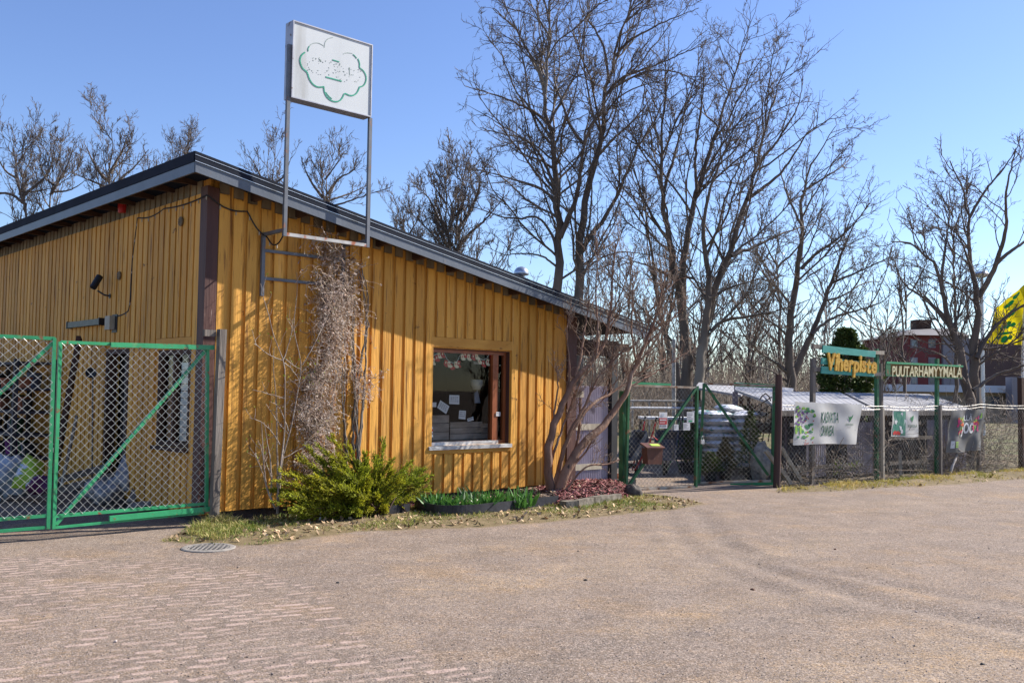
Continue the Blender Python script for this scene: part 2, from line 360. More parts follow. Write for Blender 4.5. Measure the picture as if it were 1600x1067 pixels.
def ground_mat():
    m = bpy.data.materials.new('gravel_ground'); m.use_nodes = True
    t = m.node_tree; n = t.nodes; L = t.links.new; P = n['Principled BSDF']; P.inputs['Roughness'].default_value = .92; P.inputs['Specular IOR Level'].default_value = .15
    tc = n.new('ShaderNodeTexCoord'); co = tc.outputs['Object']
    def noise(sc, d=6, vec=co, rough=.55):
        x = n.new('ShaderNodeTexNoise'); x.inputs['Scale'].default_value = sc; x.inputs['Detail'].default_value = d; x.inputs['Roughness'].default_value = rough; L(vec, x.inputs['Vector']); return x
    def mr(s, a, b, c=0, d=1):
        r = n.new('ShaderNodeMapRange'); L(s, r.inputs[0])
        for k, v in enumerate((a, b, c, d)): r.inputs[k + 1].default_value = v
        return r.outputs[0]
    def mth(op, a, b):
        x = n.new('ShaderNodeMath'); x.operation = op
        for k, v in enumerate((a, b)):
            if isinstance(v, (int, float)): x.inputs[k].default_value = v
            else: L(v, x.inputs[k])
        return x.outputs[0]
    def mix(f, a, b, mode='MIX'):
        x = n.new('ShaderNodeMix'); x.data_type = 'RGBA'; x.blend_type = mode
        for k, v in ((0, f), (6, a), (7, b)):
            if isinstance(v, tuple): x.inputs[k].default_value = (*v, 1)
            elif isinstance(v, (int, float)): x.inputs[k].default_value = v
            else: L(v, x.inputs[k])
        return x.outputs[2]
    def attr(a):
        x = n.new('ShaderNodeAttribute'); x.attribute_name = a; return x.outputs['Fac']
    big = noise(.55, 5); mid = noise(3.1, 6); fine = noise(75, 3, rough=.7); vf = noise(210, 2, rough=.7)
    vor = n.new('ShaderNodeTexVoronoi'); vor.inputs['Scale'].default_value = 62; L(co, vor.inputs['Vector'])
    vor2 = n.new('ShaderNodeTexVoronoi'); vor2.inputs['Scale'].default_value = 150; L(co, vor2.inputs['Vector'])
    sep = n.new('ShaderNodeSeparateColor'); L(vor.outputs['Color'], sep.inputs[0])
    sep2 = n.new('ShaderNodeSeparateColor'); L(vor2.outputs['Color'], sep2.inputs[0])
    base = mix(mr(mid.outputs['Fac'], .35, .65), (.240, .168, .112), (.185, .130, .092))
    base = mix(mr(big.outputs['Fac'], .45, .62), base, (.290, .195, .115))
    base = mix(mth('MULTIPLY', attr('pale'), mr(mid.outputs['Fac'], .25, .45)), base, (.44, .31, .165))
    base = mix(mth('MULTIPLY', attr('track'), mth('MULTIPLY', mr(noise(9, 5).outputs['Fac'], .30, .55, .55, 1), mr(noise(42, 4, rough=.7).outputs['Fac'], .36, .56, .30, 1))), base, (.050, .039, .031))
    mps = n.new('ShaderNodeMapping'); mps.inputs['Rotation'].default_value = (0, 0, rad(-12)); mps.inputs['Scale'].default_value = (.5, 4.5, 1); L(co, mps.inputs['Vector'])
    base = mix(mr(noise(1.1, 6, mps.outputs[0]).outputs['Fac'], .48, .66, 0, .65), base, (.38, .265, .150))
    base = mix(mr(noise(1.7, 6, mps.outputs[0]).outputs['Fac'], .52, .68, 0, .6), base, (.135, .105, .088))
    base = mix(mr(noise(24, 4, rough=.7).outputs['Fac'], .40, .60, .55, 0), base, (.095, .075, .062))
    base = mix(mr(noise(31, 4, rough=.7).outputs['Fac'], .54, .70, 0, .55), base, (.42, .345, .29))
    # single stones of the gravel: pink, grey, pale and dark grains
    grain = mix(mr(sep.outputs[0], .0, 1.0), (.13, .105, .092), (.42, .335, .28))
    base = mix(mr(sep.outputs[1], .30, .75, .25, .85), base, grain)
    base = mix(mr(sep2.outputs[0], .74, .80, 0, .55), base, (.50, .43, .37))
    base = mix(mr(sep2.outputs[1], .70, .76, 0, .75), base, (.075, .065, .06))
    base = mix(mr(fine.outputs['Fac'], .36, .64, .40, 0), base, (.11, .09, .08))
    base = mix(1.0, base, (1.02, 1.00, .97), 'MULTIPLY')
    base = mix(mr(noise(1.9, 6, rough=.65).outputs['Fac'], .40, .60, .55, 0), base, (.78, .76, .74), 'MULTIPLY')
    base = mix(mr(noise(5.5, 5, rough=.65).outputs['Fac'], .52, .68, 0, .6), base, (1.28, 1.22, 1.12), 'MULTIPLY')
    base = mix(mr(noise(.8, 6, rough=.7).outputs['Fac'], .52, .66, 0, .7), base, (1.22, 1.10, .88), 'MULTIPLY')
    # setts of the old paving, half buried in grit
    mp = n.new('ShaderNodeMapping'); mp.inputs['Rotation'].default_value = (0, 0, rad(-29)); L(co, mp.inputs['Vector'])
    wob = noise(1.6, 3); wob2 = noise(17, 4)
    va = n.new('ShaderNodeVectorMath'); va.operation = 'MULTIPLY_ADD'; L(wob.outputs['Color'], va.inputs[0]); va.inputs[1].default_value = (.22, .13, 0); L(mp.outputs[0], va.inputs[2])
    vb = n.new('ShaderNodeVectorMath'); vb.operation = 'MULTIPLY_ADD'; L(wob2.outputs['Color'], vb.inputs[0]); vb.inputs[1].default_value = (.045, .045, 0); L(va.outputs[0], vb.inputs[2])
    br = n.new('ShaderNodeTexBrick'); L(vb.outputs[0], br.inputs['Vector']); br.inputs['Scale'].default_value = 1
    br.inputs['Brick Width'].default_value = .225; br.inputs['Row Height'].default_value = .112; br.inputs['Mortar Size'].default_value = .044
    br.inputs['Mortar Smooth'].default_value = 1.0; br.offset = .46; br.squash = 1.3; br.squash_frequency = 3
    br.inputs['Color1'].default_value = (1, 1, 1, 1); br.inputs['Color2'].default_value = (0, 0, 0, 1)
    bs = n.new('ShaderNodeSeparateColor'); L(br.outputs['Color'], bs.inputs[0])
    stone = mth('SUBTRACT', 1.0, br.outputs['Fac']); joint_ = mr(br.outputs['Fac'], .55, 1.0)
    cov = mth('ADD', mth('MULTIPLY', noise(.9, 4).outputs['Fac'], 1.2), mth('MULTIPLY', noise(7, 4).outputs['Fac'], .85))   # grit cover
    cov = mth('ADD', cov, mth('MULTIPLY', bs.outputs[0], .55)); cov = mth('ADD', cov, mth('MULTIPLY', noise(38, 4, rough=.7).outputs['Fac'], .55)); cov = mth('ADD', cov, mth('MULTIPLY', noise(.45, 3).outputs['Fac'], .5))
    vis = mr(mth('ADD', mth('MULTIPLY', attr('cobble'), stone), mth('MULTIPLY', cov, -.56)), -.17, .08)
    scol = mix(mr(noise(17, 5).outputs['Fac'], .35, .65), (.40, .30, .25), (.29, .215, .18))
    scol = mix(mr(vf.outputs['Fac'], .5, .75, 0, .5), scol, (.27, .20, .18))
    base = mix(vis, base, scol)
    joint = mth('MULTIPLY', mth('MULTIPLY', attr('cobble'), joint_), mr(cov, 1.3, 1.9, .5, 0))
    base = mix(joint, base, (.13, .105, .09))
    # soil and thatch under the grass, leaf litter of the wood behind
    vg = attr('verge'); soil = mix(mr(noise(7, 6).outputs['Fac'], .35, .65), (.20, .15, .085), (.13, .10, .05))
    base = mix(mr(mth('ADD', vg, mth('MULTIPLY', noise(6, 5).outputs['Fac'], .7)), .62, .95), base, soil)
    base = mix(attr('wild'), base, mix(mr(noise(.35, 5).outputs['Fac'], .4, .6), (.14, .105, .06), (.11, .11, .045)))
    L(base, P.inputs['Base Color'])
    hgt = mth('ADD', mth('MULTIPLY', vis, .55), mth('ADD', mth('MULTIPLY', vor.outputs['Distance'], -.6), mth('MULTIPLY', fine.outputs['Fac'], .6)))
    b = n.new('ShaderNodeBump'); b.inputs['Strength'].default_value = .5; b.inputs['Distance'].default_value = .010; L(hgt, b.inputs['Height']); L(b.outputs[0], P.inputs['Normal'])
    return m
gnd = mesh_np('ground', V, Q, ground_mat(), smooth=True); tag(gnd, kind='structure', label='gravel yard with half buried stone setts and tyre tracks')
def gattr(nm, val):
    a = gnd.data.attributes.new(nm, 'FLOAT', 'POINT'); a.data.foreach_set('value', np.clip(val, 0, 1).astype(np.float32).ravel())
nz = vnoise(GX, GY, 1.6, 8)
sdc = sdf(GX, GY, COBBLE)
gattr('cobble', np.maximum(sst(sdc + nz * .55, -.25, .45), 0.9 * sst(segdist(GX, GY, KERBROW), .10, .05)))
tr = np.zeros(GX.shape); pa = np.zeros(GX.shape)
for p, wd, k in TRK_DARK: tr = np.maximum(tr, k * np.exp(-(segdist(GX, GY, p) / wd) ** 2))
for p, wd, k in TRK_PALE: pa = np.maximum(pa, k * np.exp(-(segdist(GX, GY, p) / wd) ** 2))
gattr('track', tr); gattr('pale', pa)
gattr('verge', np.maximum(sst(sdf(GX, GY, VERGE), -.25, .2), sst(sdf(GX, GY, BANK), -.2, .3)) * .9)
YARD = [tuple(F(-.2, 0, 0)[:2]), tuple(F(-.2, -9, 0)[:2]), (-30, 20), (-30, 0), tuple(F(-6, 0, 0)[:2])]
wildm = sst(sdf(GX, GY, [tuple(FE(0, 0)[:2]), tuple(FE(40, 0)[:2]), (200, 300), (-300, 300), (-40, 45), (-9, 28), (2, 27), (4, 26)]), -.5, 2)
gattr('wild', wildm)

def gh(x, y): return float(height(np.array([float(x)]), np.array([float(y)]))[0])
def onground(x, y):
    p = G(x, y); p[2] = gh(p[0], p[1]); return p

# ------------------------------------------------------------------ the wooden shop
shop = thing('wooden_building', F(0, 0, 0), 'ochre board and batten shop with a sloping dark metal roof', 'building')
EF, EL, RS, RE = .42, .37, .1844, 7.62               # overhangs, roof slope, lower end of the roof
def fb(u): return 4.02 - RS * (u + .57)              # underside of the fascia
def deck(u): return fb(u) + .115
BP, BW, BT = .1858, .130, .030                       # board pitch, width, thickness
WU0, WU1, WZ0, WZ1 = 3.19, 4.74, .80, 2.20           # front window hole
E1 = -.20
wl = MB()
wl.bbox(E1 + .02, WU0, -.18, 0, .124, 0, deck(E1 + .02), deck(WU0)).bbox(WU1, 6.02, -.18, 0, .124, 0, deck(WU1), deck(6.02))
wl.bbox(WU0, WU1, -.18, 0, WZ1, 0, deck(WU0), deck(WU1)).bbox(WU0, WU1, -.18, 0, .124, WZ0)
top_b = MB()
rr = random.Random(3)
k = 0
while True:
    u0 = -.0746 + BP * k; u1 = u0 + BW; k += 1
    if u1 > 6.0: break
    tz = fb(u0) - .02
    rv = rr.random(); dz = rr.uniform(-.012, .012)
    spans = [(.124 + dz, tz)]
    if u1 > WU0 - .01 and u0 < WU1 + .01:
        spans = [(.124 + dz, .684), (2.355, tz)] if (u0 > WU0 - .06 and u1 < WU1 + .06) else spans
    for a, b in spans:
        wl.bbox(u0, u1, 0, BT + rr.uniform(-.002, .003), a, b, b, b - RS * BW, rnd=rv)
    top_b.bbox(u0 + .002, u1 - .002, 0, .019, tz + .003, 0, deck(u0), deck(u1), rnd=rv)
front = wl.build('front_wall', OCHRE, shop)
top_b.build('board_ends', RAWTOP, shop)
# left wall, in shade; runs back along -N from the corner
dk = deck(E1)
DV0, DV1, DZ1 = 2.23, 3.05, 2.10
SV0, SV1, SZ0, SZ1 = .33, 1.27, .855, 2.05
wl = MB()
def lb(mb, v0, v1, d0, d1, z0, z1, rnd=.5): return mb.bbox(E1 - d1, E1 - d0, -v1, -v0, z0, z1, rnd=rnd)     # d = out of the left wall
lb(wl, .0, SV0, -.18, 0, .1, dk); lb(wl, SV1, DV0, -.18, 0, .1, dk); lb(wl, DV1, 10.5, -.18, 0, .1, dk)
lb(wl, SV0, SV1, -.18, 0, .1, SZ0); lb(wl, SV0, SV1, -.18, 0, SZ1, dk); lb(wl, DV0, DV1, -.18, 0, DZ1, dk)
top_b = MB(); v = .15; k = 0
while v < 10.3:
    v1 = v + .128; rv = rr.random(); pt = 3.905
    sp_ = [(.1, pt)]
    if v1 > SV0 + .01 and v < SV1 - .01: sp_ = [(.1, SZ0 - .09), (SZ1 + .15, pt)]
    elif v1 > DV0 + .01 and v < DV1 - .01: sp_ = [(DZ1 + .05, pt)]
    for a, b in sp_: lb(wl, v, v1, 0, BT + rr.uniform(-.002, .003), a, b, rv)
    lb(top_b, v + .001, v1 - .001, 0, .020, pt + .003, dk, rv)
    v += .172 + rr.uniform(-.006, .006); k += 1
wl.build('side_wall', OCHRE, shop)
top_b.build('board_ends', RAWTOP, shop)
MB().bbox(E1 - .034, -.085, 0, .034, .12, 0, fb(E1) + .03, fb(-.085) + .03).build('corner_board', BROWN, shop)
MB().bbox(E1 - .034, E1, -.145, -.002, .12, fb(E1) + .03).build('corner_board', BROWN, shop)
MB().bbox(6.0, 6.21, -.02, .036, .12, 0, fb(6.0) + .06, fb(6.21) + .06).build('corner_board', BROWN, shop)
mb = MB(); mb.bbox(E1 + .05, 6.05, -.17, -.03, -.3, .125); mb.bbox(E1 + .05, E1 + .17, -10.4, -.17, -.3, .1); mb.build('plinth', PLINTH, shop)
# back, far end, floor and inner partition keep the room dark
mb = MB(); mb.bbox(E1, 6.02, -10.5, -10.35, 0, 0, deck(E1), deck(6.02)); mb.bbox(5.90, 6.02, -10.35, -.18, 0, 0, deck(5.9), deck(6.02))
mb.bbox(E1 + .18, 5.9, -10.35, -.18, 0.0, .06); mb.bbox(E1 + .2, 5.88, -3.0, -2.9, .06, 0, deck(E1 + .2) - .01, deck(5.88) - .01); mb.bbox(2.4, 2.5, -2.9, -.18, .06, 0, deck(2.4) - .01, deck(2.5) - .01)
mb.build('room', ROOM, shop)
# roof: deck, fascia boards and layered metal edge
RO1 = -10.9
mb = MB(); U0 = -.57
mb.bbox(U0 + .02, RE, RO1, EF - .02, 0, 0, fb(U0) + .235, fb(RE) + .235, fb(U0) + .116, fb(RE) + .116)
roof = mb.build('roof', ROOFMETAL, shop)
mb = MB()                                             # standing seams on the sheet
for o in np.arange(.1, -10.8, -.55): mb.bbox(U0 + .05, RE - .02, o - .012, o + .012, 0, 0, fb(U0) + .262, fb(RE) + .262, fb(U0) + .236, fb(RE) + .236)
mb.build('seams', ROOFMETAL, roof)
def sl(mb, u0, u1, o0, o1, a, b): mb.bbox(u0, u1, o0, o1, 0, 0, fb(u0) + b, fb(u1) + b, fb(u0) + a, fb(u1) + a)
mb = MB()
for a, b in ((U0, 3.05), (3.053, 6.2), (6.203, RE)): sl(mb, a, b, EF - .018, EF + .004, 0, .118)
mb.bbox(U0 - .004, U0 + .018, RO1, EF - .02, fb(U0), fb(U0) + .118)
mb.build('fascia', FASCIA, roof)
mb = MB()
sl(mb, U0 - .01, RE, EF + .004, EF + .012, .122, .158); sl(mb, U0 - .01, RE, EF, EF + .006, .158, .196); sl(mb, U0 - .01, RE, EF - .02, EF + .004, .196, .237)
mb.bbox(U0 - .012, U0 - .004, RO1, EF - .02, fb(U0) + .122, fb(U0) + .242)
mb.build('metal_edge', ROOFMETAL, roof)
mb = MB()
sl(mb, U0 - .01, RE, EF + .0125, EF + .018, .119, .125); sl(mb, U0 - .01, RE, EF + .0065, EF + .011, .193, .198)  # two ridges of the edge, their catch of light put into the colour
mb.build('ridge_highlight', EDGELIGHT, roof)
for v in np.arange(-.30, 10.6, .62): MB().bbox(U0 + .02, E1 - .004, -v - .024, -v + .024, fb(U0) + .012, fb(U0) + .112).build('rafter_end', DARKWOOD, roof)
for u in np.arange(.35, 7.5, .62): MB().bbox(u - .022, u + .022, .026, EF - .02, 0, 0, fb(u - .022) + .112, fb(u + .022) + .112, fb(u - .022) + .02, fb(u + .022) + .02).build('rafter_end', DARKWOOD, roof)
# flue cowl beyond the ridge of the front edge
mb = MB(); cz = deck(5.92); c = F(5.92, -1, 0)
mb.lathe(c, [(.045, cz), (.045, 3.58)], 10); mb.lathe(c, [(.125, 3.575), (.13, 3.60), (.118, 3.65), (.085, 3.69), (.03, 3.715), (.0, 3.718)], 18)
mb.build('flue_cowl', PADLOCKM, roof, smooth=True)
# front window
win = MB(); win.bbox(WU0, WU0 + .05, -.13, -.07, WZ0 + .05, WZ1 - .06).bbox(WU0, WU1, -.13, -.07, WZ1 - .06, WZ1).bbox(WU0, WU1, -.13, -.07, WZ0, WZ0 + .05)
win.bbox(WU1 - .30, WU1 - .19, -.15, -.05, WZ0 + .05, WZ1 - .06)
win.bbox(WU1 - .06, WU1, -.13, -.07, WZ0 + .05, WZ1 - .06)
window = win.build('front_window', CASEMENT, shop)
MB().add([F(WU0 + .05, -.10, WZ0 + .05), F(WU0 + .05, -.10, WZ1 - .06), F(WU1 - .06, -.10, WZ1 - .06), F(WU1 - .06, -.10, WZ0 + .05)], [(3, 2, 1, 0)]).build('pane', GLASS, window)
mb = MB(); mb.bbox(WU0 - .035, WU1 + .03, -.06, .05, WZ0 - .012, WZ0 - .002); mb.bbox(WU0 - .03, WU1 + .025, .0, .055, WZ0 - .055, WZ0 - .013); mb.bbox(WU0, WU1 - .2, -.065, -.02, WZ0 - .001, WZ0 + .05)
mb.build('sill', mat('white_worn_sill', (.60, .60, .58), (.40, .38, .36), 14, 6, .5, stretch=(.4, .4, 1), spots=[((.22, .20, .18), 18, .62, .7)]), window)
mb = MB(); mb.bbox(WU0 - .02, WU1 + .015, 0, .034, 2.215, 2.352); mb.build('header_board', OCHRE_TRIM, window)
mb = MB(); mb.bbox(WU0 - .01, WU1 + .01, 0, .03, .688, .742); mb.build('apron_board', OCHRE_TRIM, window)
mb = MB(); mb.bbox(WU0, WU1, -.07, -.002, WZ1 - .012, WZ1 - .001); mb.bbox(WU1 - .012, WU1 - .001, -.07, -.002, WZ0, WZ1 - .013); mb.bbox(WU0 + .001, WU0 + .012, -.07, -.002, WZ0, WZ1 - .013)
mb.build('reveal', BROWN, window)
# side door, open and dark, and side window with packs piled behind it
mb = MB(); lb(mb, DV0 + .001, DV0 + .07, -.12, .012, .1, DZ1 - .07); lb(mb, DV1 - .07, DV1 - .001, -.12, .012, .1, DZ1 - .07); lb(mb, DV0 + .001, DV1 - .001, -.12, .012, DZ1 - .07, DZ1 - .001)
dfr = mb.build('side_door', DARKWOOD, shop)
mb = MB(); lb(mb, DV0 + .07, DV0 + .44, -.155, -.115, .1, DZ1 - .07)
for z in np.arange(.2, 2.0, .11): lb(mb, DV0 + .1, DV0 + .42, -.115, -.105, z, z + .07)
mb.build('door_leaf', mat('charcoal_door', (.055, .050, .052), (.035, .032, .034), 10, 5, .6), dfr)
mb = MB(); lb(mb, SV0 + .001, SV0 + .06, -.10, .01, SZ0, SZ1); lb(mb, SV1 - .06, SV1 - .001, -.10, .01, SZ0, SZ1); lb(mb, SV0 + .06, SV1 - .06, -.10, .01, SZ1 - .06, SZ1 - .001); lb(mb, SV0 + .06, SV1 - .06, -.10, .01, SZ0 + .001, SZ0 + .06)
lb(mb, .80, .85, -.1, .0, SZ0 + .06, SZ1 - .06)
swin = mb.build('side_window', DARKWOOD, shop)
MB().add([F(E1 + .05, -SV0 - .06, SZ0 + .06), F(E1 + .05, -SV0 - .06, SZ1 - .06), F(E1 + .05, -SV1 + .06, SZ1 - .06), F(E1 + .05, -SV1 + .06, SZ0 + .06)], [(0, 1, 2, 3)]).build('pane', GLASS, swin)
mb = MB(); lb(mb, SV0 - .03, SV1 + .03, .011, .07, SZ0 - .05, SZ0 - .004); mb.build('sill', DARKWOOD, swin)
mb = MB(); lb(mb, SV0 - .04, SV1 + .04, .0, .03, SZ1 + .01, SZ1 + .145); mb.build('header_board', OCHRE_TRIM, swin)
# round vents in the side wall
for v, z in ((.66, 3.63), (2.59, 3.11)):
    mb = MB(); c = np.array([0, 0, 0.]); prof = [(.055, 0), (.06, .01), (.06, .022), (.045, .026), (.04, .018), (.0, .017)]
    mb.lathe(F(E1 - BT, -v, z), prof, 16, axis=tuple(-U))
    for q in (-.03, 0, .03): mb.bbox(E1 - BT - .030, E1 - BT - .022, -v - .05, -v + .05, z + q - .005, z + q + .005)
    mb.build('wall_vent', mat('vent_plastic', (.17, .12, .06), (.12, .08, .04), 10, 4, .6), shop)
# porch at the low end: beam, post, lilac corrugated sheet
for q in ((6.21, 7.28, -.12, .03, 2.21, 2.47), (7.28, 7.6, -.10, .0, 2.30, 2.44), (6.9, 7.5, -3.0, -2.85, 2.1, 2.5)): MB().bbox(*q).build('porch_beam', DARKWOOD, shop)
CHARC = mat('charcoal_post', (.030, .030, .034), (.02, .02, .022), 8, 5, .6)
for q in ((7.12, 7.27, -.13, .02, .0, 2.21), (7.1, 7.24, -3.0, -2.86, 0, 2.1)): MB().bbox(*q).build('porch_post', CHARC, shop)
def corrugated(mb, P0, D, Nn, W, z0, z1, pitch=.045, amp=.010, th=.003, rnd=.5):
    K = int(W / pitch * 8); s = np.linspace(0, W, K); q = amp * np.sin(s / pitch * 2 * math.pi)
    for a in range(K - 1):
        A = P0 + D * s[a] + Nn * q[a]; B = P0 + D * s[a + 1] + Nn * q[a + 1]; z_0 = np.array([0, 0, z0]); z_1 = np.array([0, 0, z1]); t = Nn * th
        b = mb.n; mb.V.append(np.array([A + z_0, B + z_0, B + z_1, A + z_1])); mb.Fc.append((b, b + 1, b + 2, b + 3)); mb.R.append(rnd); mb.n += 4
LILAC = mat('lilac_corrugated_plastic', (.52, .48, .56), (.43, .39, .47), 3, 5, .5, rnd=.1, transl=.35, spots=[((.22, .19, .22), 5, .60, .75)])
scr = thing('plastic_screen', F(6.21, -.05, 0), 'lilac corrugated plastic screen with pale battens beside the shop porch', 'screen')
mb = MB(); corrugated(mb, F(6.22, -.05, 0), U, N, .88, .10, 1.70); mb.build('corrugated_sheet', LILAC, scr)
for z in (1.56, 1.02, .36):
    x1 = 6.45 if z > 1.5 else (6.98 if z > .9 else 6.92)
    MB().bbox(6.24, x1, -.035, -.018, z - .05, z + .05).build('batten', PALEWOOD, scr)

# ------------------------------------------------------------------ fittings on the shop
def cable(mb, pts, r=.009, K=40): mb.tube(resample(pts, K), r, 5)
def L3(v, z, d=.03): return F(E1 - d, -v, z)
mb = MB()
pts = []
def sag(a, b, s=.05, n=5):
    a = np.asarray(a); b = np.asarray(b)
    return [a + (b - a) * t - np.array([0, 0, s * 4 * t * (1 - t)]) for t in np.linspace(0, 1, n)]
pts = sag(L3(2.75, 2.56), L3(2.2, 2.62), .03) + [L3(2.2, 3.2), L3(2.05, 3.83)] + sag(L3(2.05, 3.85), L3(1.2, 3.86), .05) + sag(L3(1.2, 3.86), F(E1 - .04, .04, 3.86), .03) + sag(F(E1 - .04, .045, 3.86), F(.28, .04, 3.74), .07) + sag(F(.28, .04, 3.74), F(.52, .1, 3.45), .06) + sag(F(.52, .1, 3.45), F(.5, .55, 3.44), .13)
cable(mb, pts, .010, 140)
strg = tag(mb.build('light_string', BLACK), 'black cable of outdoor string lights draped under the eave', 'string lights')
P_ = resample(pts, 26)
for p in P_[2:-1:1]: MB().lathe(p - np.array([0, 0, .035]), [(.0, -.02), (.007, -.015), (.008, 0), (.006, .026)], 7).build('bulb', GREYBOX, strg)
# surveillance camera
cm = thing('security_camera', L3(2.93, 2.93, .02), 'black tube shaped security camera on a bracket on the ochre wall', 'camera')
mb = MB(); a = L3(2.93, 2.85, .02); mb.tube([a, L3(2.95, 2.86, .10), L3(3.02, 2.92, .17)], .012, 7); mb.lathe(a, [(.035, -.02), (.035, .02)], 10, axis=tuple(-U)); mb.build('bracket', BLACK, cm)
mb = MB(); ax = nrm(-U * .55 + np.array([0, 0, -.9]) + N * .25); c = L3(3.03, 3.04, .19)
mb.tube([c - ax * .11, c - ax * .105, c + ax * .10, c + ax * .105], [.03, .047, .047, .040], 12); mb.build('camera_housing', BLACK, cm, smooth=False)
# red beacon under the eave, tube lamp, floodlight box
mb = MB(); c = F(E1 - .10, -2.42, fb(U0) + .02); mb.lathe(c, [(.0, -.09), (.05, -.085), (.055, -.02), (.055, .03), (.045, .09)], 12)
tag(mb.build('alarm_beacon', RED, smooth=False), 'small red alarm beacon tucked under the left eave', 'beacon')
lamp = thing('tube_lamp', L3(3.8, 2.5), 'long grey green tube light housing on the ochre side wall', 'light')
mb = MB(); lb(mb, 3.13, 4.42, .022, .10, 2.455, 2.54); mb.build('lamp_housing', OLIVEBOX, lamp)
for q in (3.10, 4.42): mb = MB(); lb(mb, q, q + .03, .022, .11, 2.445, 2.55); mb.build('end_cap', BLACK, lamp)
jb = thing('junction_box', L3(2.8, 2.45), 'beige box with a black back plate fixed beside the tube light', 'box')
mb = MB(); lb(mb, 2.70, 2.88, .04, .11, 2.37, 2.56); mb.build('cover', GREYBOX, jb)
mb = MB(); lb(mb, 2.62, 2.80, .022, .04, 2.33, 2.58); mb.build('back_plate', BLACK, jb)

# ------------------------------------------------------------------ blank lightbox sign above the eave
sg = thing('lightbox_sign', F(1.08, .53, 3.45), 'white lightbox sign with worn green flower outline on two posts above the roof', 'sign')
SU0, SU1, SZB, SZT, SO0, SO1 = .508, 1.665, 5.075, 6.02, .44, .62
mb = MB(); mb.bbox(SU0 + .012, SU1 - .012, SO0 + .004, SO1 - .012, SZB + .012, SZT - .012); panel = mb.build('sign_panel', SIGNWHITE, sg)
mb = MB(); t = .014
for a in ((SU0, SU1, SZB, SZB + t), (SU0, SU1, SZT - t, SZT), (SU0, SU0 + t, SZB + t, SZT - t), (SU1 - t, SU1, SZB + t, SZT - t)): mb.bbox(a[0], a[1], SO0, SO1, a[2], a[3])
mb.build('sign_frame', SIGNRIM, sg)
def sq(px, py, o=.6095): u, z = FW(px, py, .6095); return F(u, o, z)
def zi(x, y): return (430 + x / 5.93, 20 + y / 5.93)             # crop of the survey picture
def stroke(mb, pts, wd, o=.6098, th=.0025):
    P = [FW(*zi(*p), .608) for p in pts]; P = resample(np.array([(a, 0, b) for a, b in P]), max(4, 3 * len(pts)))
    for A, B in zip(P[:-1], P[1:]):
        d = np.array([B[0] - A[0], B[2] - A[2]]); l = np.hypot(*d)
        if l < 1e-5: continue
        nn = np.array([-d[1], d[0]]) / l * wd / 2; e = d / l * wd * .15
        c = [(A[0] - e[0] + nn[0], A[2] - e[1] + nn[1]), (B[0] + e[0] + nn[0], B[2] + e[1] + nn[1]), (B[0] + e[0] - nn[0], B[2] + e[1] - nn[1]), (A[0] - e[0] - nn[0], A[2] - e[1] - nn[1])]
        mb.add([F(u, o, z) for u, z in c] + [F(u, o + th, z) for u, z in c], [(0, 1, 2, 3), (7, 6, 5, 4), (0, 4, 5, 1), (1, 5, 6, 2), (2, 6, 7, 3), (3, 7, 4, 0)])
for P_, w_ in (([(275, 370), (240, 395), (225, 450), (250, 520), (298, 550), (312, 610), (345, 665), (395, 695), (450, 688)], .017),
        ([(450, 688), (455, 740), (485, 795), (540, 828), (590, 825), (625, 790), (640, 742), (680, 768), (720, 772), (760, 745), (782, 690)], .016),
        ([(782, 690), (820, 680), (845, 630), (840, 575), (810, 530), (778, 515), (785, 480), (768, 430)], .015),
        ([(470, 740), (490, 770), (525, 800)], .010),
        ([(755, 425), (740, 405), (722, 390)], .011),
        ([(305, 360), (303, 335), (315, 315)], .010),
        ([(470, 598), (545, 618), (615, 637)], .015),
        ([(532, 440), (560, 448), (592, 458)], .013)):
    mb = MB(); stroke(mb, P_, w_); mb.build('emblem_stroke', SIGNGREEN, panel)
mb = MB()
stroke(mb, [(315, 312), (345, 285), (400, 280), (450, 310)], .007, .6094, .001); stroke(mb, [(455, 325), (460, 275), (490, 240), (535, 232)], .007, .6094, .001)
stroke(mb, [(630, 385), (660, 372), (715, 380)], .007, .6094, .001); stroke(mb, [(690, 510), (688, 545), (690, 580)], .008, .6094, .001)
for k in range(110):
    t = rr.random(); x = 290 + t * 500 + rr.gauss(0, 12); y = 405 + t * 150 + rr.choice([-2, 60, 115]) * (1 if x < 680 else .6) + rr.gauss(0, 12)
    if rr.random() < .75 and .02 < t < 1: stroke(mb, [(x, y), (x + rr.uniform(-10, 14), y + rr.uniform(-8, 10))], rr.uniform(.003, .008), .6094, .001)
mb.build('faded_lettering', FADED, panel)
for u, zt_ in ((.485, 5.72), (1.672, 5.072)):
    mb = MB(); mb.bbox(u - .022, u + .022, .56, .60, 3.40, zt_); mb.build('post', STEELGREY, sg)
mb = MB(); mb.bbox(.507, 1.650, .562, .598, 3.405, 3.445); mb.build('cross_bar', mat('rusty_light_bar', (.42, .41, .39), (.30, .29, .28), 6, 5, .5, .3, spots=[((.30, .11, .06), 7, .56, .64)]), sg)
for u in (.50, 1.66):
    mb = MB(); mb.bbox(u - .02, u + .02, .068, .56, 3.46, 3.50); mb.bbox(u - .022, u + .022, .026, .066, 2.72, 3.50); mb.build('wall_bracket', STEELGREY, sg)
for z in (3.285, 2.94):
    mb = MB(); mb.bbox(.523, 1.637, .03, .06, z - .018, z + .018); mb.build('rung', STEELGREY, sg)

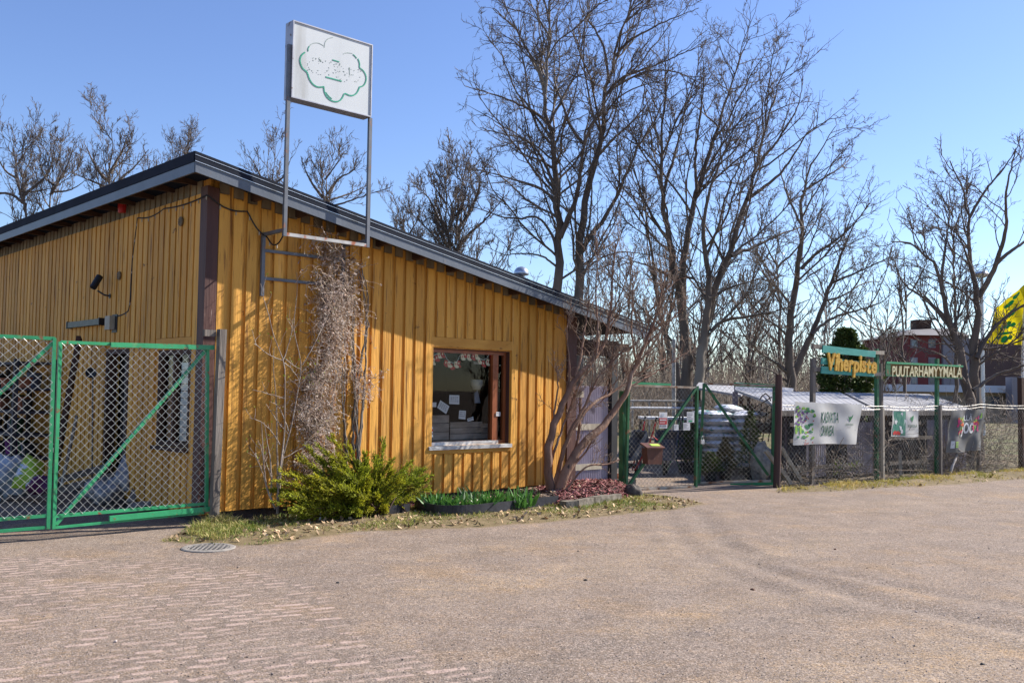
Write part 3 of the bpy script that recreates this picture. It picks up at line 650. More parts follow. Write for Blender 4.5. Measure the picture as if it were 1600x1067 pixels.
# ------------------------------------------------------------------ gates
class Plane:
    def __init__(s, P0, D): s.P0 = np.asarray(P0, float); s.D = nrm(np.array([D[0], D[1], 0.0])); s.N = np.array([s.D[1], -s.D[0], 0.0])
    def __call__(s, x, y, o=0.0): return onplane(x, y, s.P0 + s.N * o, s.N)
def chainlink(c00, c10, c11, c01, d, r, seed=1, jit=.004):          # corners: lower left, lower right, upper right, upper left
    rg = np.random.default_rng(seed)
    W = np.linalg.norm(c10 - c00); H = np.linalg.norm(c01 - c00)
    nj = max(2, int(W / (d / 2))); ni = max(4, int(H / (d / 2)))
    j = np.arange(nj)[:, None]; ii = np.arange(ni + 1)[None]
    s = (j + (ii + j) % 2) / nj + 0 * ii; t = ii / ni + 0 * j
    s = np.clip(s, 0, 1)[..., None]; t = t[..., None]
    P = (c00 * (1 - s) + c10 * s) * (1 - t) + (c01 * (1 - s) + c11 * s) * t
    nn = nrm(np.cross(c10 - c00, c01 - c00)); P = P + nn * (((ii + j) % 2) * 2 - 1)[..., None] * r * .8
    sagf = np.sin(s * 9 + 2) * np.sin(t * 7 + 1) * jit * 2
    P = P + np.array([0, 0, 1.0]) * sagf + nn * sagf * 2 + rg.normal(0, jit * .4, P.shape)
    return tubes(P, np.full(P.shape[:2], r), 4)
def frame_bars(pl, root, bars, w):
    for nm, a, b, th, m, o in bars:
        A = pl(*a, o); B = pl(*b, o)
        mb = MB(); mb.bar(A, B, w, th, up=(0, 0, 1) if abs(B[2] - A[2]) < .8 * np.linalg.norm(B - A) else tuple(pl.N)); mb.build(nm, m, root)
PLR = Plane(F(-.19, .20, 0), -U)
g1 = thing('gate_leaf', PLR(88, 826), 'green chain link gate leaf bolted to the grey post at the shop corner', 'gate', 'green gate leaves')
frame_bars(PLR, g1, [('top_rail', (95, 534.5), (200, 538.5), .034, GREENPAINT, 0), ('top_plate', (173, 538.5), (334, 543), .052, GREENPAINT, -.03),
    ('stile', (94, 534), (83.5, 826), .040, GREENPAINT, 0), ('stile', (324, 543), (322.5, 793), .036, GREENPAINT, 0),
    ('bottom_rail', (87, 806), (321, 786.5), .034, GREENPAINT, 0), ('bottom_plate', (171, 810), (329, 794.5), .056, GREENPAINT, -.03),
    ('bottom_rail', (85, 824), (318, 801), .024, GREENPAINT, 0), ('brace', (87, 819), (321, 548), .036, GREENPAINT, .012)], .034)
V, Q = chainlink(PLR(88, 805, -.02), PLR(322, 786, -.02), PLR(323, 545, -.02), PLR(96, 537, -.02), .088, .0031, 2)
mesh_np('wire_mesh', V, Q, GALV, g1)
PLL = Plane(PLR(88, 826) + U * -.06, (-math.sin(rad(54)), -math.cos(rad(54))))
g0 = thing('gate_leaf', PLL(76, 826), 'green chain link gate leaf cut by the left edge of the photo', 'gate', 'green gate leaves')
frame_bars(PLL, g0, [('top_rail', (-160, 518), (86, 529), .036, GREENPAINT, 0), ('stile', (85, 528), (75, 826), .042, GREENPAINT, 0), ('stile', (-160, 518), (-165, 842), .042, GREENPAINT, 0),
    ('bottom_rail', (-160, 824), (75, 805), .034, GREENPAINT, 0), ('bottom_rail', (-160, 843), (70, 823.5), .03, GREENPAINT, 0), ('brace', (-158, 764), (82, 536), .036, GREENPAINT, .012)], .034)
V, Q = chainlink(PLL(-160, 824, -.02), PLL(76, 805, -.02), PLL(84, 531, -.02), PLL(-158, 521, -.02), .088, .0031, 3)
mesh_np('wire_mesh', V, Q, GALV, g0)
def padlock(c, nrmv, s, label):
    p = thing('padlock', c, label, 'padlock'); d = np.array([nrmv[1], -nrmv[0], 0.0])
    mb = MB(); mb.box(-.5, .5, -.22, .22, -.5, .45, f=lambda x, y, z: c + s * (d * x + nrmv * y) + np.array([0, 0, s * z])); mb.build('lock_body', PADLOCKM, p)
    mb = MB(); a = np.linspace(0, math.pi, 9); mb.tube([c + s * d * .34 + np.array([0, 0, s * .4])] + [c + s * d * .34 * math.cos(t) + np.array([0, 0, s * (.85 + .42 * math.sin(t))]) for t in a] + [c - s * d * .34 + np.array([0, 0, s * .4])], s * .085, 7); mb.build('shackle', GALV, p, smooth=True)
padlock(PLR(82, 703, .05), PLR.N if PLR.N @ (O - PLR.P0) > 0 else -PLR.N, .052, 'silver padlock joining the two bright green gate leaves')
post0 = onground(331, 822)
def wood_post(name, P, h, wd, m, label, cat='post', lean=(0, 0), group=None, round_=False, dp=None, ang=None):
    mb = MB(); top = P + np.array([lean[0], lean[1], h])
    if round_: mb.tube(resample([P - [0, 0, .1], P * .5 + top * .5 + [wd * .1, 0, 0], top], 7), wd / 2, 12)
    else: mb.bar(P - np.array([0, 0, .1]), top, wd, dp or wd, up=tuple(N if ang is None else ang))
    return tag(mb.build(name, m), label, cat, group)
h0 = onplane(333, 516, post0, np.array([0, -1.0, 0]))[2]
wood_post('gate_post', post0 + U * .02, h0, .085, GREYWOOD, 'weathered grey wooden gate post at the corner of the shop', lean=(.03, 0.0))
mb = MB(); a = post0 + U * .02 + np.array([0, 0, h0 - .05]); mb.bar(a - U * .05, a - U * .19, .05, .075); tag(mb.build('wood_block', GREYWOOD), 'short grey timber block nailed near the top of the corner gate post', 'block')

A0 = G(977, 767); PA = Plane(A0, G(1087, 761) - A0); B0 = G(1092, 757); PB = Plane(B0, G(1213, 758) - B0)
g2 = thing('gate_leaf', A0, 'dark green rusty gate leaf carrying a brown mailbox', 'gate', 'dark green yard gate leaves')
frame_bars(PA, g2, [('top_plate', (982, 599), (1047, 602), .06, GREENPAINT, -.025), ('top_rail', (984, 602), (1088, 605.5), .035, RUSTPALE, 0), ('stile', (982, 600), (978, 766), .045, DKGREENPAINT, 0),
    ('stile', (1089, 603), (1086.8, 761), .055, DKGREENPAINT, 0), ('bottom_plate', (977, 767), (1044, 763.5), .07, GREENPAINT, -.025), ('bottom_rail', (979, 765), (1087, 760.5), .04, RUSTPALE, 0), ('brace', (979, 763), (1087, 607), .04, DKGREENPAINT, .012)], .04)
V, Q = chainlink(PA(979, 764, -.02), PA(1086, 760, -.02), PA(1088, 606, -.02), PA(983, 602, -.02), .085, .0028, 4); mesh_np('wire_mesh', V, Q, GALVDULL, g2)
g3 = thing('gate_leaf', B0, 'dark green rusty gate leaf hung on the brown post beside the wire fence', 'gate', 'dark green yard gate leaves')
frame_bars(PB, g3, [('top_rail', (1100, 599.5), (1212, 603), .035, RUSTPALE, 0), ('top_plate', (1147, 600.5), (1222, 604), .065, GREENPAINT, -.025), ('stile', (1100, 599), (1092, 755), .055, DKGREENPAINT, 0),
    ('stile', (1209.5, 603), (1206, 753), .05, DKGREENPAINT, 0), ('bottom_rail', (1091, 754.5), (1207, 751), .04, RUSTPALE, 0), ('bottom_plate', (1141, 754.8), (1212, 754), .08, GREENPAINT, -.03), ('brace', (1102, 601), (1200, 742), .04, DKGREENPAINT, .012)], .04)
V, Q = chainlink(PB(1093, 753, -.02), PB(1206, 751, -.02), PB(1209, 604, -.02), PB(1100, 601, -.02), .085, .0028, 5); mesh_np('wire_mesh', V, Q, GALVDULL, g3)
padlock(PA(1097.5, 690, -.10), -PA.N, .075, 'small pale padlock on the dark rusty yard gate')
P = onground(1213, 762); wood_post('gate_post', P, onplane(1216, 586, P, np.array([0, -1.0, 0]))[2], .12, mat('dark_brown_post', (.085, .05, .042), (.055, .034, .03), 8, 6, .8, bump=.3, stretch=(1, 1, .1)), 'round dark brown post between the yard gate and the wire fence', round_=True, lean=(.045, 0))
P = onground(972, 766); wood_post('gate_post', P, 1.62, .085, DKGREENPAINT, 'dark green square post between the plastic screen and the yard gate')
# mailbox on the gate
mbx = thing('mailbox', PA(1012, 722, -.1), 'brown metal mailbox with a lime sticker hung on the yard gate', 'mailbox')
MBROWN = mat('mailbox_brown', (.11, .042, .026), (.08, .03, .02), 6, 5, .5, bump=.08, spots=[((.3, .2, .15), 20, .68, .74)])
def pbox(pl, mb, a, b, o0, o1, taper=0):                    # box on a gate plane from pixel a (lower left) to b (upper right)
    P = [pl(a[0] + taper, a[1], o) if k in (0,) else None for k, o in enumerate((o0,))]
    c = []
    for y in (a[1], b[1]):
        tx = taper if y == a[1] else 0
        for x, o in ((a[0] + tx, o1), (b[0] - tx, o1), (b[0] - tx, o0), (a[0] + tx, o0)):
            q = pl(x, y, 0) + pl.N * o; c.append(q)
    return mb.hexa(c)
sgn = -1 if PA.N @ (O - PA.P0) < 0 else 1
mb = MB(); pbox(PA, mb, (1000.5, 724), (1025.5, 699), sgn * .03, sgn * .17, 1.6); mb.build('box_body', MBROWN, mbx)
mb = MB(); a, b = PA(998.5, 699), PA(1027, 699); n_ = PA.N * sgn; c_ = [a + n_ * .20, b + n_ * .20, b + n_ * .02, a + n_ * .02]
mb.hexa([p + np.array([0, 0, z]) for p, z in zip(c_, (-.01, -.01, .055, .055))] + [p + np.array([0, 0, z]) for p, z in zip(c_, (.012, .012, .08, .08))]); lid = mb.build('lid', MBROWN, mbx)
mb = MB(); m_ = [(a * (1 - s) + b * s) + n_ * o + np.array([0, 0, z]) for s, o, z in ((.38, .15, .0335), (.85, .15, .0335), (.85, .08, .061), (.38, .08, .061))]
mb.hexa(m_ + [p + np.array([0, 0, .004]) for p in m_]); mb.build('sticker', mat('lime_sticker', (.42, .62, .08), None, 6, 3, .5), lid)
# notices
def lines_on(root, pl, a, b, rows, m, o, fill=(.5, .95), h=.45, seed=0, nm='printed_lines'):
    r = random.Random(seed); mb = MB()
    for k in range(rows):
        y0 = a[1] + (b[1] - a[1]) * (k + .5 - h / 2) / rows; y1 = a[1] + (b[1] - a[1]) * (k + .5 + h / 2) / rows
        x = a[0]; xe = a[0] + (b[0] - a[0]) * r.uniform(*fill)
        while x < xe - .2:
            x2 = min(xe, x + (b[0] - a[0]) * r.uniform(.08, .22)); q = [pl(x, y1, o), pl(x2, y1, o), pl(x2, y0, o), pl(x, y0, o)]
            mb.add(q, [(0, 1, 2, 3)]); x = x2 + (b[0] - a[0]) * .04
    return mb.build(nm, m, root)
def plate(name, pl, quad, o, th, m, label, cat, group=None):       # quad of pixels: lower left, lower right, upper right, upper left
    P0 = pl(*quad[0], o); t = thing(name, P0, label, cat, group); s = 1 if pl.N @ (O - pl.P0) > 0 else -1
    mb = MB(); mb.hexa([pl(*q, o) for q in quad] + [pl(*q, o) + pl.N * s * th for q in quad]); mb.build('sheet', m, t); return t, o + 0 * th, s
def rectpx(a, b): return [(a[0], b[1]), (b[0], b[1]), (b[0], a[1]), (a[0], a[1])]
t, o, s = plate('notice_sign', PA, rectpx((1029.8, 644), (1042.2, 669)), sgn * .03, .006, PAPER, 'white and red rectangular notice sign wired to the yard gate above the mailbox', 'sign')
of = sgn * .0385
MB().add([PA(*q, of) for q in rectpx((1029.9, 653), (1042.1, 663))], [(0, 1, 2, 3)]).build('red_band', RED, t)
lines_on(t, PA, (1031, 654.5), (1041, 657.5), 1, PAPER, of + sgn * .002, (.95, 1), .8); lines_on(t, PA, (1031, 659), (1041, 661.5), 2, PAPER, of + sgn * .002, (.8, 1), .5, 3); lines_on(t, PA, (1031, 663.8), (1041.5, 667.5), 1, INK, of, (.9, 1), .8, 2)
MB().lathe(PA(1036, 648, of), [(.0, .0), (.028, .0), (.028, .002)], 14, axis=tuple(PA.N * sgn)).build('pale_crest', mat('crest_grey', (.55, .6, .66)), t)
for k, (q, lb_) in enumerate([(rectpx((1073, 643.5), (1084.5, 660)), 'pale notice in a plastic sleeve beside the middle stile of the yard gate'), (rectpx((1067.5, 660.5), (1078, 672)), 'white printed sheet hung low beside the plastic sleeve on the yard gate'),
        (rectpx((1053, 663), (1060, 672)), 'small white paper tag hung right of the red notice on the yard gate')]):
    t, o, s = plate('paper_notice', PA, q, sgn * .03, .004, PAPER, lb_, 'notice', 'papers on the yard gate'); a, b = q[3], q[1]
    lines_on(t, PA, (a[0] + 1, a[1] + 1), (b[0] - 1, b[1] - 2), 5, INK, sgn * .0355, seed=k)
    if k == 0: MB().add([PA(*p, sgn * .036) for p in rectpx((1076, 656.5), (1082, 659))], [(0, 1, 2, 3)]).build('green_mark', GREENPAINT, t)

# ------------------------------------------------------------------ wire fence, its posts, banners and carved signs
PF = Plane(FENCE0, FDIR); fs = 1 if PF.N @ (O - PF.P0) > 0 else -1
def fh(t): p = FE(t, 0); return gh(p[0], p[1])
fence = thing('wire_fence', FE(0, 0), 'long rusty chain link fence along the grass bank right of the yard gate', 'fence')
parts = []
for a, b in ((0.1, 2.99), (2.99, 4.63), (4.63, 6.3), (6.3, 9.0)):
    parts.append(chainlink(FE(a, fh(a) + .04), FE(b, fh(b) + .04), FE(b, 1.42 + .02 * b / 3 * (b < 7)), FE(a, 1.43),   .088, .0027, int(a * 10), .008))
V, Q = join(parts); mesh_np('wire_mesh', V, Q, GALVDULL, fence)
mb = MB()
for z in (1.42, 1.36): mb.tube(resample(sag(FE(.1, z), FE(3, z - .01), .02) + sag(FE(3, z - .01), FE(4.63, z), .03) + sag(FE(4.63, z), FE(6.3, z + .04), .04) + sag(FE(6.3, z + .04), FE(9, z + .05), .04), 60), .006, 5)
mb.build('top_wire', GALVDULL, fence)
def tpx(x, y): p = PF(x, y); return (p - FENCE0) @ FDIR, p[2]
specs = [(1272, 560, .075, GREYWOOD, 'weathered grey post carrying the left end of the teal sign', .03), (1372.5, 545, .062, DKGREENPAINT, 'tall green post between the two carved signs', .02), (1382, 568, .055, GREYWOOD, 'grey weathered post carrying the left end of the brown sign', -.02),
         (1466, 560, .065, DKGREENPAINT, 'green post behind the right half of the brown sign', .03), (1532, 605, .07, GREYWOOD, 'crooked grey post right of the dark grey banner', .02), (1599, 590, .10, DARKWOOD, 'dark brown post at the right edge of the photo', 0)]
for x, yt, wd, m, lb_, ln in specs:
    t, z = tpx(x, yt); P = FE(t, fh(t) - .1, -.06 * fs); wood_post('fence_post', P, z - P[2], wd, m, lb_, 'post', lean=(ln, 0), group='posts of the wire fence', ang=PF.N)
t, z = tpx(1467, 640); P = FE(t, fh(t) - .1, .03 * fs); wood_post('fence_post', P, 1.52, .05, GREYWOOD, 'thin pale grey post in front of the green post under the brown sign', 'post', group='posts of the wire fence', ang=PF.N)
t, z = tpx(1376, 640); P = FE(t - .03, fh(t) - .1, .06 * fs); wood_post('fence_post', P, 1.46, .055, PALEWOOD, 'thin pale stake under the tall green post', 'post', group='posts of the wire fence', ang=PF.N)
for (a, b, lb_) in (((1214, 705), (1245, 757), 'diagonal pale timber strut behind the wire right of the brown gate post'), ((1238, 700), (1262, 755), 'second leaning pale timber strut under the white banner'), ((1424, 645 + 60), (1416, 744), 'short pale stick leaning by the wire under the green leaf banner')):
    mb = MB(); mb.bar(PF(*a) - PF.N * fs * .25, PF(*b) - PF.N * fs * .12, .06); tag(mb.build('timber_strut', PALEWOOD), lb_, 'strut')
mb = MB(); pts = [PF(1476, 746) + PF.N * fs * .1, PF(1482, 728) + PF.N * fs * .08, PF(1490, 716) + PF.N * fs * .05, PF(1496, 708)]; mb.tube(resample(pts, 10), np.linspace(.035, .02, 10), 7)
tag(mb.build('dead_branch', mat('pale_bark', (.42, .38, .33), (.25, .21, .18), 12, 6, .9, bump=.4)), 'pale broken branch leaning on the fence below the dark grey banner', 'branch')

TEAL = mat('teal_sign_paint', (.075, .33, .27), (.05, .27, .23), 5, 6, .6, bump=.15, stretch=(.3, .3, 1), spots=[((.16, .38, .32), 14, .60, .72)])
GOLD = mat('golden_letter_paint', (.62, .38, .05), (.46, .25, .03), 14, 6, .6, bump=.2, spots=[((.24, .12, .02), 22, .62, .72)])
LETTERWHITE = mat('cream_letter_paint', (.66, .62, .40), (.50, .45, .26), 14, 5, .6)
SIGNBROWN = mat('brown_sign_board', (.17, .095, .02), (.11, .06, .015), 10, 6, .7, stretch=(.3, .3, 1))
def letter_arr(ch, off=.03):
    cu = bpy.data.curves.new('lettering', 'FONT'); cu.body = ch; cu.size = 1; cu.offset = off; cu.extrude = .5; cu.resolution_u = 3
    ob = bpy.data.objects.new('lettering', cu); COL.objects.link(ob)
    me = bpy.data.meshes.new_from_object(ob.evaluated_get(bpy.context.evaluated_depsgraph_get()))
    V = np.zeros(len(me.vertices) * 3); me.vertices.foreach_get('co', V); V = V.reshape(-1, 3).copy(); fs_ = [tuple(p.vertices) for p in me.polygons]
    bpy.data.objects.remove(ob); bpy.data.curves.remove(cu); bpy.data.meshes.remove(me)
    return V, fs_
def carved(root, pl, body, p0, p1, cap, o, th, m, off=.03, slant=0.0, wob=0.0, squeeze=None, seed=0, gap=.06):
    r = random.Random(seed); L_ = [letter_arr(c, off) for c in body]; wds = [v[:, 0].max() - v[:, 0].min() for v, f in L_]; tot = sum(wds) + gap * (len(body) - 1)
    x = 0.0; s_ = 1 if pl.N @ (O - pl.P0) > 0 else -1
    for (v, f), wd in zip(L_, wds):
        v = v.copy(); v[:, 0] -= v[:, 0].min(); a = r.uniform(-wob, wob); dy = r.uniform(-wob, wob) * .3; k = 1 + r.uniform(-wob, wob) * .5
        X = v[:, 0] + v[:, 1] * (slant + a * .4); Y = v[:, 1] * k / .70 + dy
        Z = v[:, 2]
        P = []
        for xx, yy, zz in zip(X, Y, Z):
            q = (x + xx) / tot; px = p0[0] + (p1[0] - p0[0]) * q; py = p0[1] + (p1[1] - p0[1]) * q - cap * yy
            P.append(pl(px, py, 0) + pl.N * s_ * (o + th * (zz + .5)))
        MB().add(P, f).build('letter', m, root); x += wd + gap
def z4(x, y): return (1260 + x / 6.154, 520 + y / 6.154)
def board(nm, root, pl, quad, o, th, m):
    s_ = 1 if pl.N @ (O - pl.P0) > 0 else -1
    MB().hexa([pl(*q) + pl.N * s_ * o for q in quad] + [pl(*q) + pl.N * s_ * (o + th) for q in quad]).build(nm, m, root)
vs = thing('carved_sign', PF(1322, 586), 'teal board sign with carved golden letters above the fence', 'sign', )
board('board', vs, PF, [z4(132, 190), z4(640, 236), z4(646, 178), z4(140, 120)], .03, .022, TEAL)
board('board', vs, PF, [z4(128, 300), z4(636, 345), z4(640, 285), z4(134, 238)], .018, .012, TEAL)
board('board', vs, PF, [z4(122, 390), z4(628, 422), z4(632, 372), z4(126, 320)], .03, .022, TEAL)
for a, b in (((590, 186), (742, 192)), ((585, 396), (722, 396))):
    mb = MB(); mb.bar(PF(*z4(*a)) + PF.N * fs * .005, PF(*z4(*b)) + PF.N * fs * .005, .03, .07, up=(0, 0, 1)); mb.build('support_arm', PALEWOOD, vs)
for a, b in (((60, 128), (160, 140)), ((60, 350), (150, 352))):
    mb = MB(); mb.bar(PF(*z4(*a)) + PF.N * fs * .005, PF(*z4(*b)) + PF.N * fs * .005, .03, .08, up=(0, 0, 1)); mb.build('support_arm', GREYWOOD, vs)
carved(vs, PF, 'Viherpiste', z4(160, 352), z4(640, 384), 152 / 6.154, .054, .03, GOLD, off=.035, slant=.12, wob=.10, seed=5, gap=.03)
ps = thing('carved_sign', PF(1440, 590), 'long brown board sign with cream letters and a green upper rail', 'sign')
board('board', ps, PF, [z4(742, 415), z4(1470, 438), z4(1474, 318), z4(748, 284)], .03, .02, SIGNBROWN)
board('upper_rail', ps, PF, [z4(742, 296), z4(1476, 330), z4(1478, 314), z4(745, 276)], .052, .02, GREENPAINT)
board('lower_rail', ps, PF, [z4(736, 416), z4(1470, 442), z4(1470, 430), z4(738, 402)], .052, .016, DKGREENPAINT)
board('end_piece', ps, PF, [z4(735, 402), z4(778, 404), z4(782, 298), z4(738, 292)], .0525, .014, DKGREENPAINT)
carved(ps, PF, 'PUUTARHAMYYMÄLÄ', z4(795, 415), z4(1462, 426), 100 / 6.154, .052, .02, LETTERWHITE, off=.012, slant=.05, wob=.10, seed=9, gap=.05)
# cloth banners
def cloth(name, pl, q, o, m, label, amp=.012, waves=(5, 3), nu=40, nv=24, seed=0, tie=True):
    r = random.Random(seed); c = [pl(*p) for p in q]; s_ = 1 if pl.N @ (O - pl.P0) > 0 else -1; ph = [r.uniform(0, 6.28) for _ in range(6)]
    def f(s, t, off=0.0):
        P = (c[0] * (1 - s) + c[1] * s) * (1 - t) + (c[3] * (1 - s) + c[2] * s) * t
        wv = amp * (math.sin(waves[0] * s * 3 + ph[0] + 2.2 * t) * (.5 + .5 * (1 - t)) + .6 * math.sin(waves[1] * 4 * s + ph[1] - 3 * t) + .5 * math.sin((s + t) * 9 + ph[2]))
        dz = -.012 * abs(math.sin(s * math.pi * 4)) * t ** 3 - .008 * math.sin(s * math.pi * 2 + ph[3]) * (1 - t) ** 3
        return P + pl.N * s_ * (o + wv + off) + np.array([0, 0, dz])
    root = thing(name, c[0], label, 'banner')
    V = np.array([f(a / nu, b / nv) for b in range(nv + 1) for a in range(nu + 1)]); i = np.arange(nv)[:, None] * (nu + 1) + np.arange(nu)[None]
    Q = np.stack([i, i + 1, i + nu + 2, i + nu + 1], -1).reshape(-1, 4); ob = mesh_np('cloth', V, Q, m, root, smooth=True)
    return root, f
def blob(mb, f, s, t, rx, ry, n=9, off=.004, seed=0, rot=0.0):
    r = random.Random(seed + int(s * 991) + int(t * 577)); P = []
    for k in range(n):
        a = k / n * 6.283; q = r.uniform(.85, 1.1); x = rx * q * math.cos(a); y = ry * q * math.sin(a); P.append(f(s + x * math.cos(rot) - y * math.sin(rot), t + (x * math.sin(rot) + y * math.cos(rot)) * 1.5, off))
    mb.add(P, [tuple(range(n))])
def ctext(root, f, body, s0, s1, t0, h, m, off=.005, nm='lettering', bold=0.0):
    V, fs_ = text_arrays(body, 1.0, 0.0, 3, bold); wd = V[:, 0].max(); x0 = V[:, 0].min()
    P = [f(s0 + (s1 - s0) * (x - x0) / (wd - x0), t0 + h * y / .70, off) for x, y, z in V]
    mb = MB(); mb.add(P, fs_); return mb.build(nm, m, root)
CLOTHW = mat('white_banner_vinyl', (.56, .55, .52), (.49, .48, .45), 4, 5, .6, transl=.15)
CLOTHG = mat('dark_grey_banner_vinyl', (.13, .125, .12), (.10, .098, .095), 4, 5, .55)
LEAFG = mat('print_green', (.05, .22, .08), (.03, .14, .06), 9, 4, .6); LEAFL = mat('print_lime', (.25, .42, .06), (.16, .32, .05), 9, 4, .6)
PURPLE = mat('print_purple', (.14, .06, .20), (.09, .04, .14), 20, 4, .6); PINK = mat('print_pink', (.62, .05, .19), (.5, .03, .12), 20, 4, .6); ORANGE = mat('print_orange', (.62, .13, .04), None, 20, 4, .6)
b1, f1 = cloth('banner', PF, [(1235.5, 694.5), (1334.4, 693), (1343.7, 631), (1238, 627)], .05, CLOTHW, 'white cloth banner with printed berries and green words on the wire fence', .013, seed=1)
r9 = random.Random(4); ml, mlm, mp, mr_ = MB(), MB(), MB(), MB()
for k in range(46): blob(ml if r9.random() < .7 else mlm, f1, r9.uniform(.02, .30), .12 + .8 * r9.random() ** .8, r9.uniform(.012, .03), r9.uniform(.012, .03), seed=k, rot=r9.uniform(0, 3), off=.004 + k * .00006)
for k in range(30): blob(mp, f1, .10 + r9.gauss(0, .035), .62 + r9.gauss(0, .11), .014, .017, seed=k, off=.0075 + k * .00006)
for k in range(12): blob(mr_, f1, r9.choice([.2, .25, .18]) + r9.gauss(0, .02), r9.choice([.6, .3, .07]) + r9.gauss(0, .04), .007, .012, seed=k, off=.0095 + k * .00006)
for k in range(2): blob(mlm, f1, .03 + k * .07, .35, .02, .07, seed=k, off=.0095)
for m_, mm, nm in ((ml, LEAFG, 'printed_leaves'), (mlm, LEAFL, 'printed_fruit'), (mp, PURPLE, 'printed_grapes'), (mr_, RED, 'printed_berries')): m_.build(nm, mm, b1)
ctext(b1, f1, 'KASVATA', .38, .67, .52, .26, INKDARK, bold=.012); ctext(b1, f1, 'ONNEA', .40, .62, .20, .25, INKDARK, bold=.012)
mb = MB(); blob(mb, f1, .835, .62, .012, .05); blob(mb, f1, .855, .66, .010, .05, off=.005, rot=-.3); blob(mb, f1, .818, .64, .009, .035, off=.0055, rot=.35); mb.build('leaf_emblem', LEAFG, b1)
ctext(b1, f1, 'KEKKILÄ', .775, .90, .455, .055, INKDARK); ctext(b1, f1, 'puutarha', .80, .86, .405, .03, INK)
mb = MB(); P = [f1(a, t, .004) for a, t in ((.70, .338), (.96, .338), (.96, .346), (.70, .346))]; mb.add(P, [(0, 1, 2, 3)]); mb.build('printed_line', INK, b1)
b2, f2 = cloth('banner', PF, [(1389, 682), (1433, 682.5), (1431.8, 641), (1392.3, 640)], .04, CLOTHW, 'small white banner with a green photo panel and a leaf emblem on the wire fence', .006, (3, 2), seed=3)
mb = MB(); P = [f2(.04 + .46 * a / 6, t, .003) for t in (.05, .96) for a in range(7)]; mb.add(P, [(a, a + 1, a + 8, a + 7) for a in range(6)]); mb.build('photo_panel', mat('photo_green', (.03, .17, .12), (.10, .26, .18), 9, 5, .6), b2)
mb = MB()
for k in range(14): blob(mb, f2, .28 + r9.gauss(0, .09), .5 + r9.gauss(0, .2), .04, .06, seed=k, off=.0045 + k * .0001)
mb.build('printed_flowers', PAPER, b2)
mb = MB()
for k in range(5): blob(mb, f2, .09 + k * .05, .12 + .03 * (k % 2), .04, .05, seed=k, off=.007 + k * .0001)
mb.build('printed_pot', RED, b2)
mb = MB(); blob(mb, f2, .74, .66, .03, .075); blob(mb, f2, .78, .72, .025, .07, off=.005, rot=-.3); blob(mb, f2, .70, .69, .02, .05, off=.0055, rot=.35); mb.build('leaf_emblem', LEAFG, b2)
ctext(b2, f2, 'KEKKILÄ', .58, .94, .36, .11, INKDARK); ctext(b2, f2, 'puutarha', .66, .84, .27, .05, INK)
b3, f3 = cloth('banner', PF, [(1475.6, 707), (1528, 703.4), (1537.5, 638), (1481.4, 641)], .06, CLOTHG, 'dark grey cloth banner with pink flowers and white letters on the wire fence', .020, (4, 5), seed=5)
mk = [MB() for _ in range(4)]
for k in range(44):
    a = r9.uniform(-2.6, 2.6) ; sd = r9.choice([-1, 1]); s_ = .50 + sd * r9.uniform(.13, .30); t_ = .62 + r9.uniform(-.18, .2)
    blob(mk[k % 4], f3, s_, t_, r9.uniform(.012, .03), r9.uniform(.02, .04), seed=k, rot=r9.uniform(-.6, .6), off=.006 + k * .00008)
for m_, mm, nm in zip(mk, (PINK, LEAFL, PINK, ORANGE), ('printed_tulips', 'printed_leaves', 'printed_tulips', 'printed_buds')): m_.build(nm, mm, b3)
ctext(b3, f3, 'JOC', .34, .66, .44, .24, PAPER, off=.010, bold=.03); ctext(b3, f3, 'ILLÄ', .38, .60, .74, .13, PAPER, off=.010)
mb = MB(); blob(mb, f3, .86, .84, .018, .05); blob(mb, f3, .84, .81, .012, .03, off=.0055); mb.build('leaf_emblem', LEAFL, b3)
ctext(b3, f3, 'KEKKILÄ', .80, .93, .755, .035, PAPER)
mb = MB(); mb.add([f3(a, t, .005) for a, t in ((.09, .10), (.17, .10), (.17, .27), (.09, .27))], [(0, 1, 2, 3)]); mb.build('white_panel', PAPER, b3)
mb = MB(); mb.add([f3(a, t, .005) for a, t in ((.72, .08), (.95, .08), (.95, .22), (.72, .22))], [(0, 1, 2, 3)]); mb.build('grey_panel', mat('pale_grey_print', (.42, .42, .42)), b3)
mb = MB(); [mb.add([f3(a, t, .0055) for a, t in ((.19, y), (.27, y), (.27, y + .03), (.19, y + .03))], [(0, 1, 2, 3)]) for y in (.12, .17, .22)]; mb.build('lime_lines', LEAFL, b3)

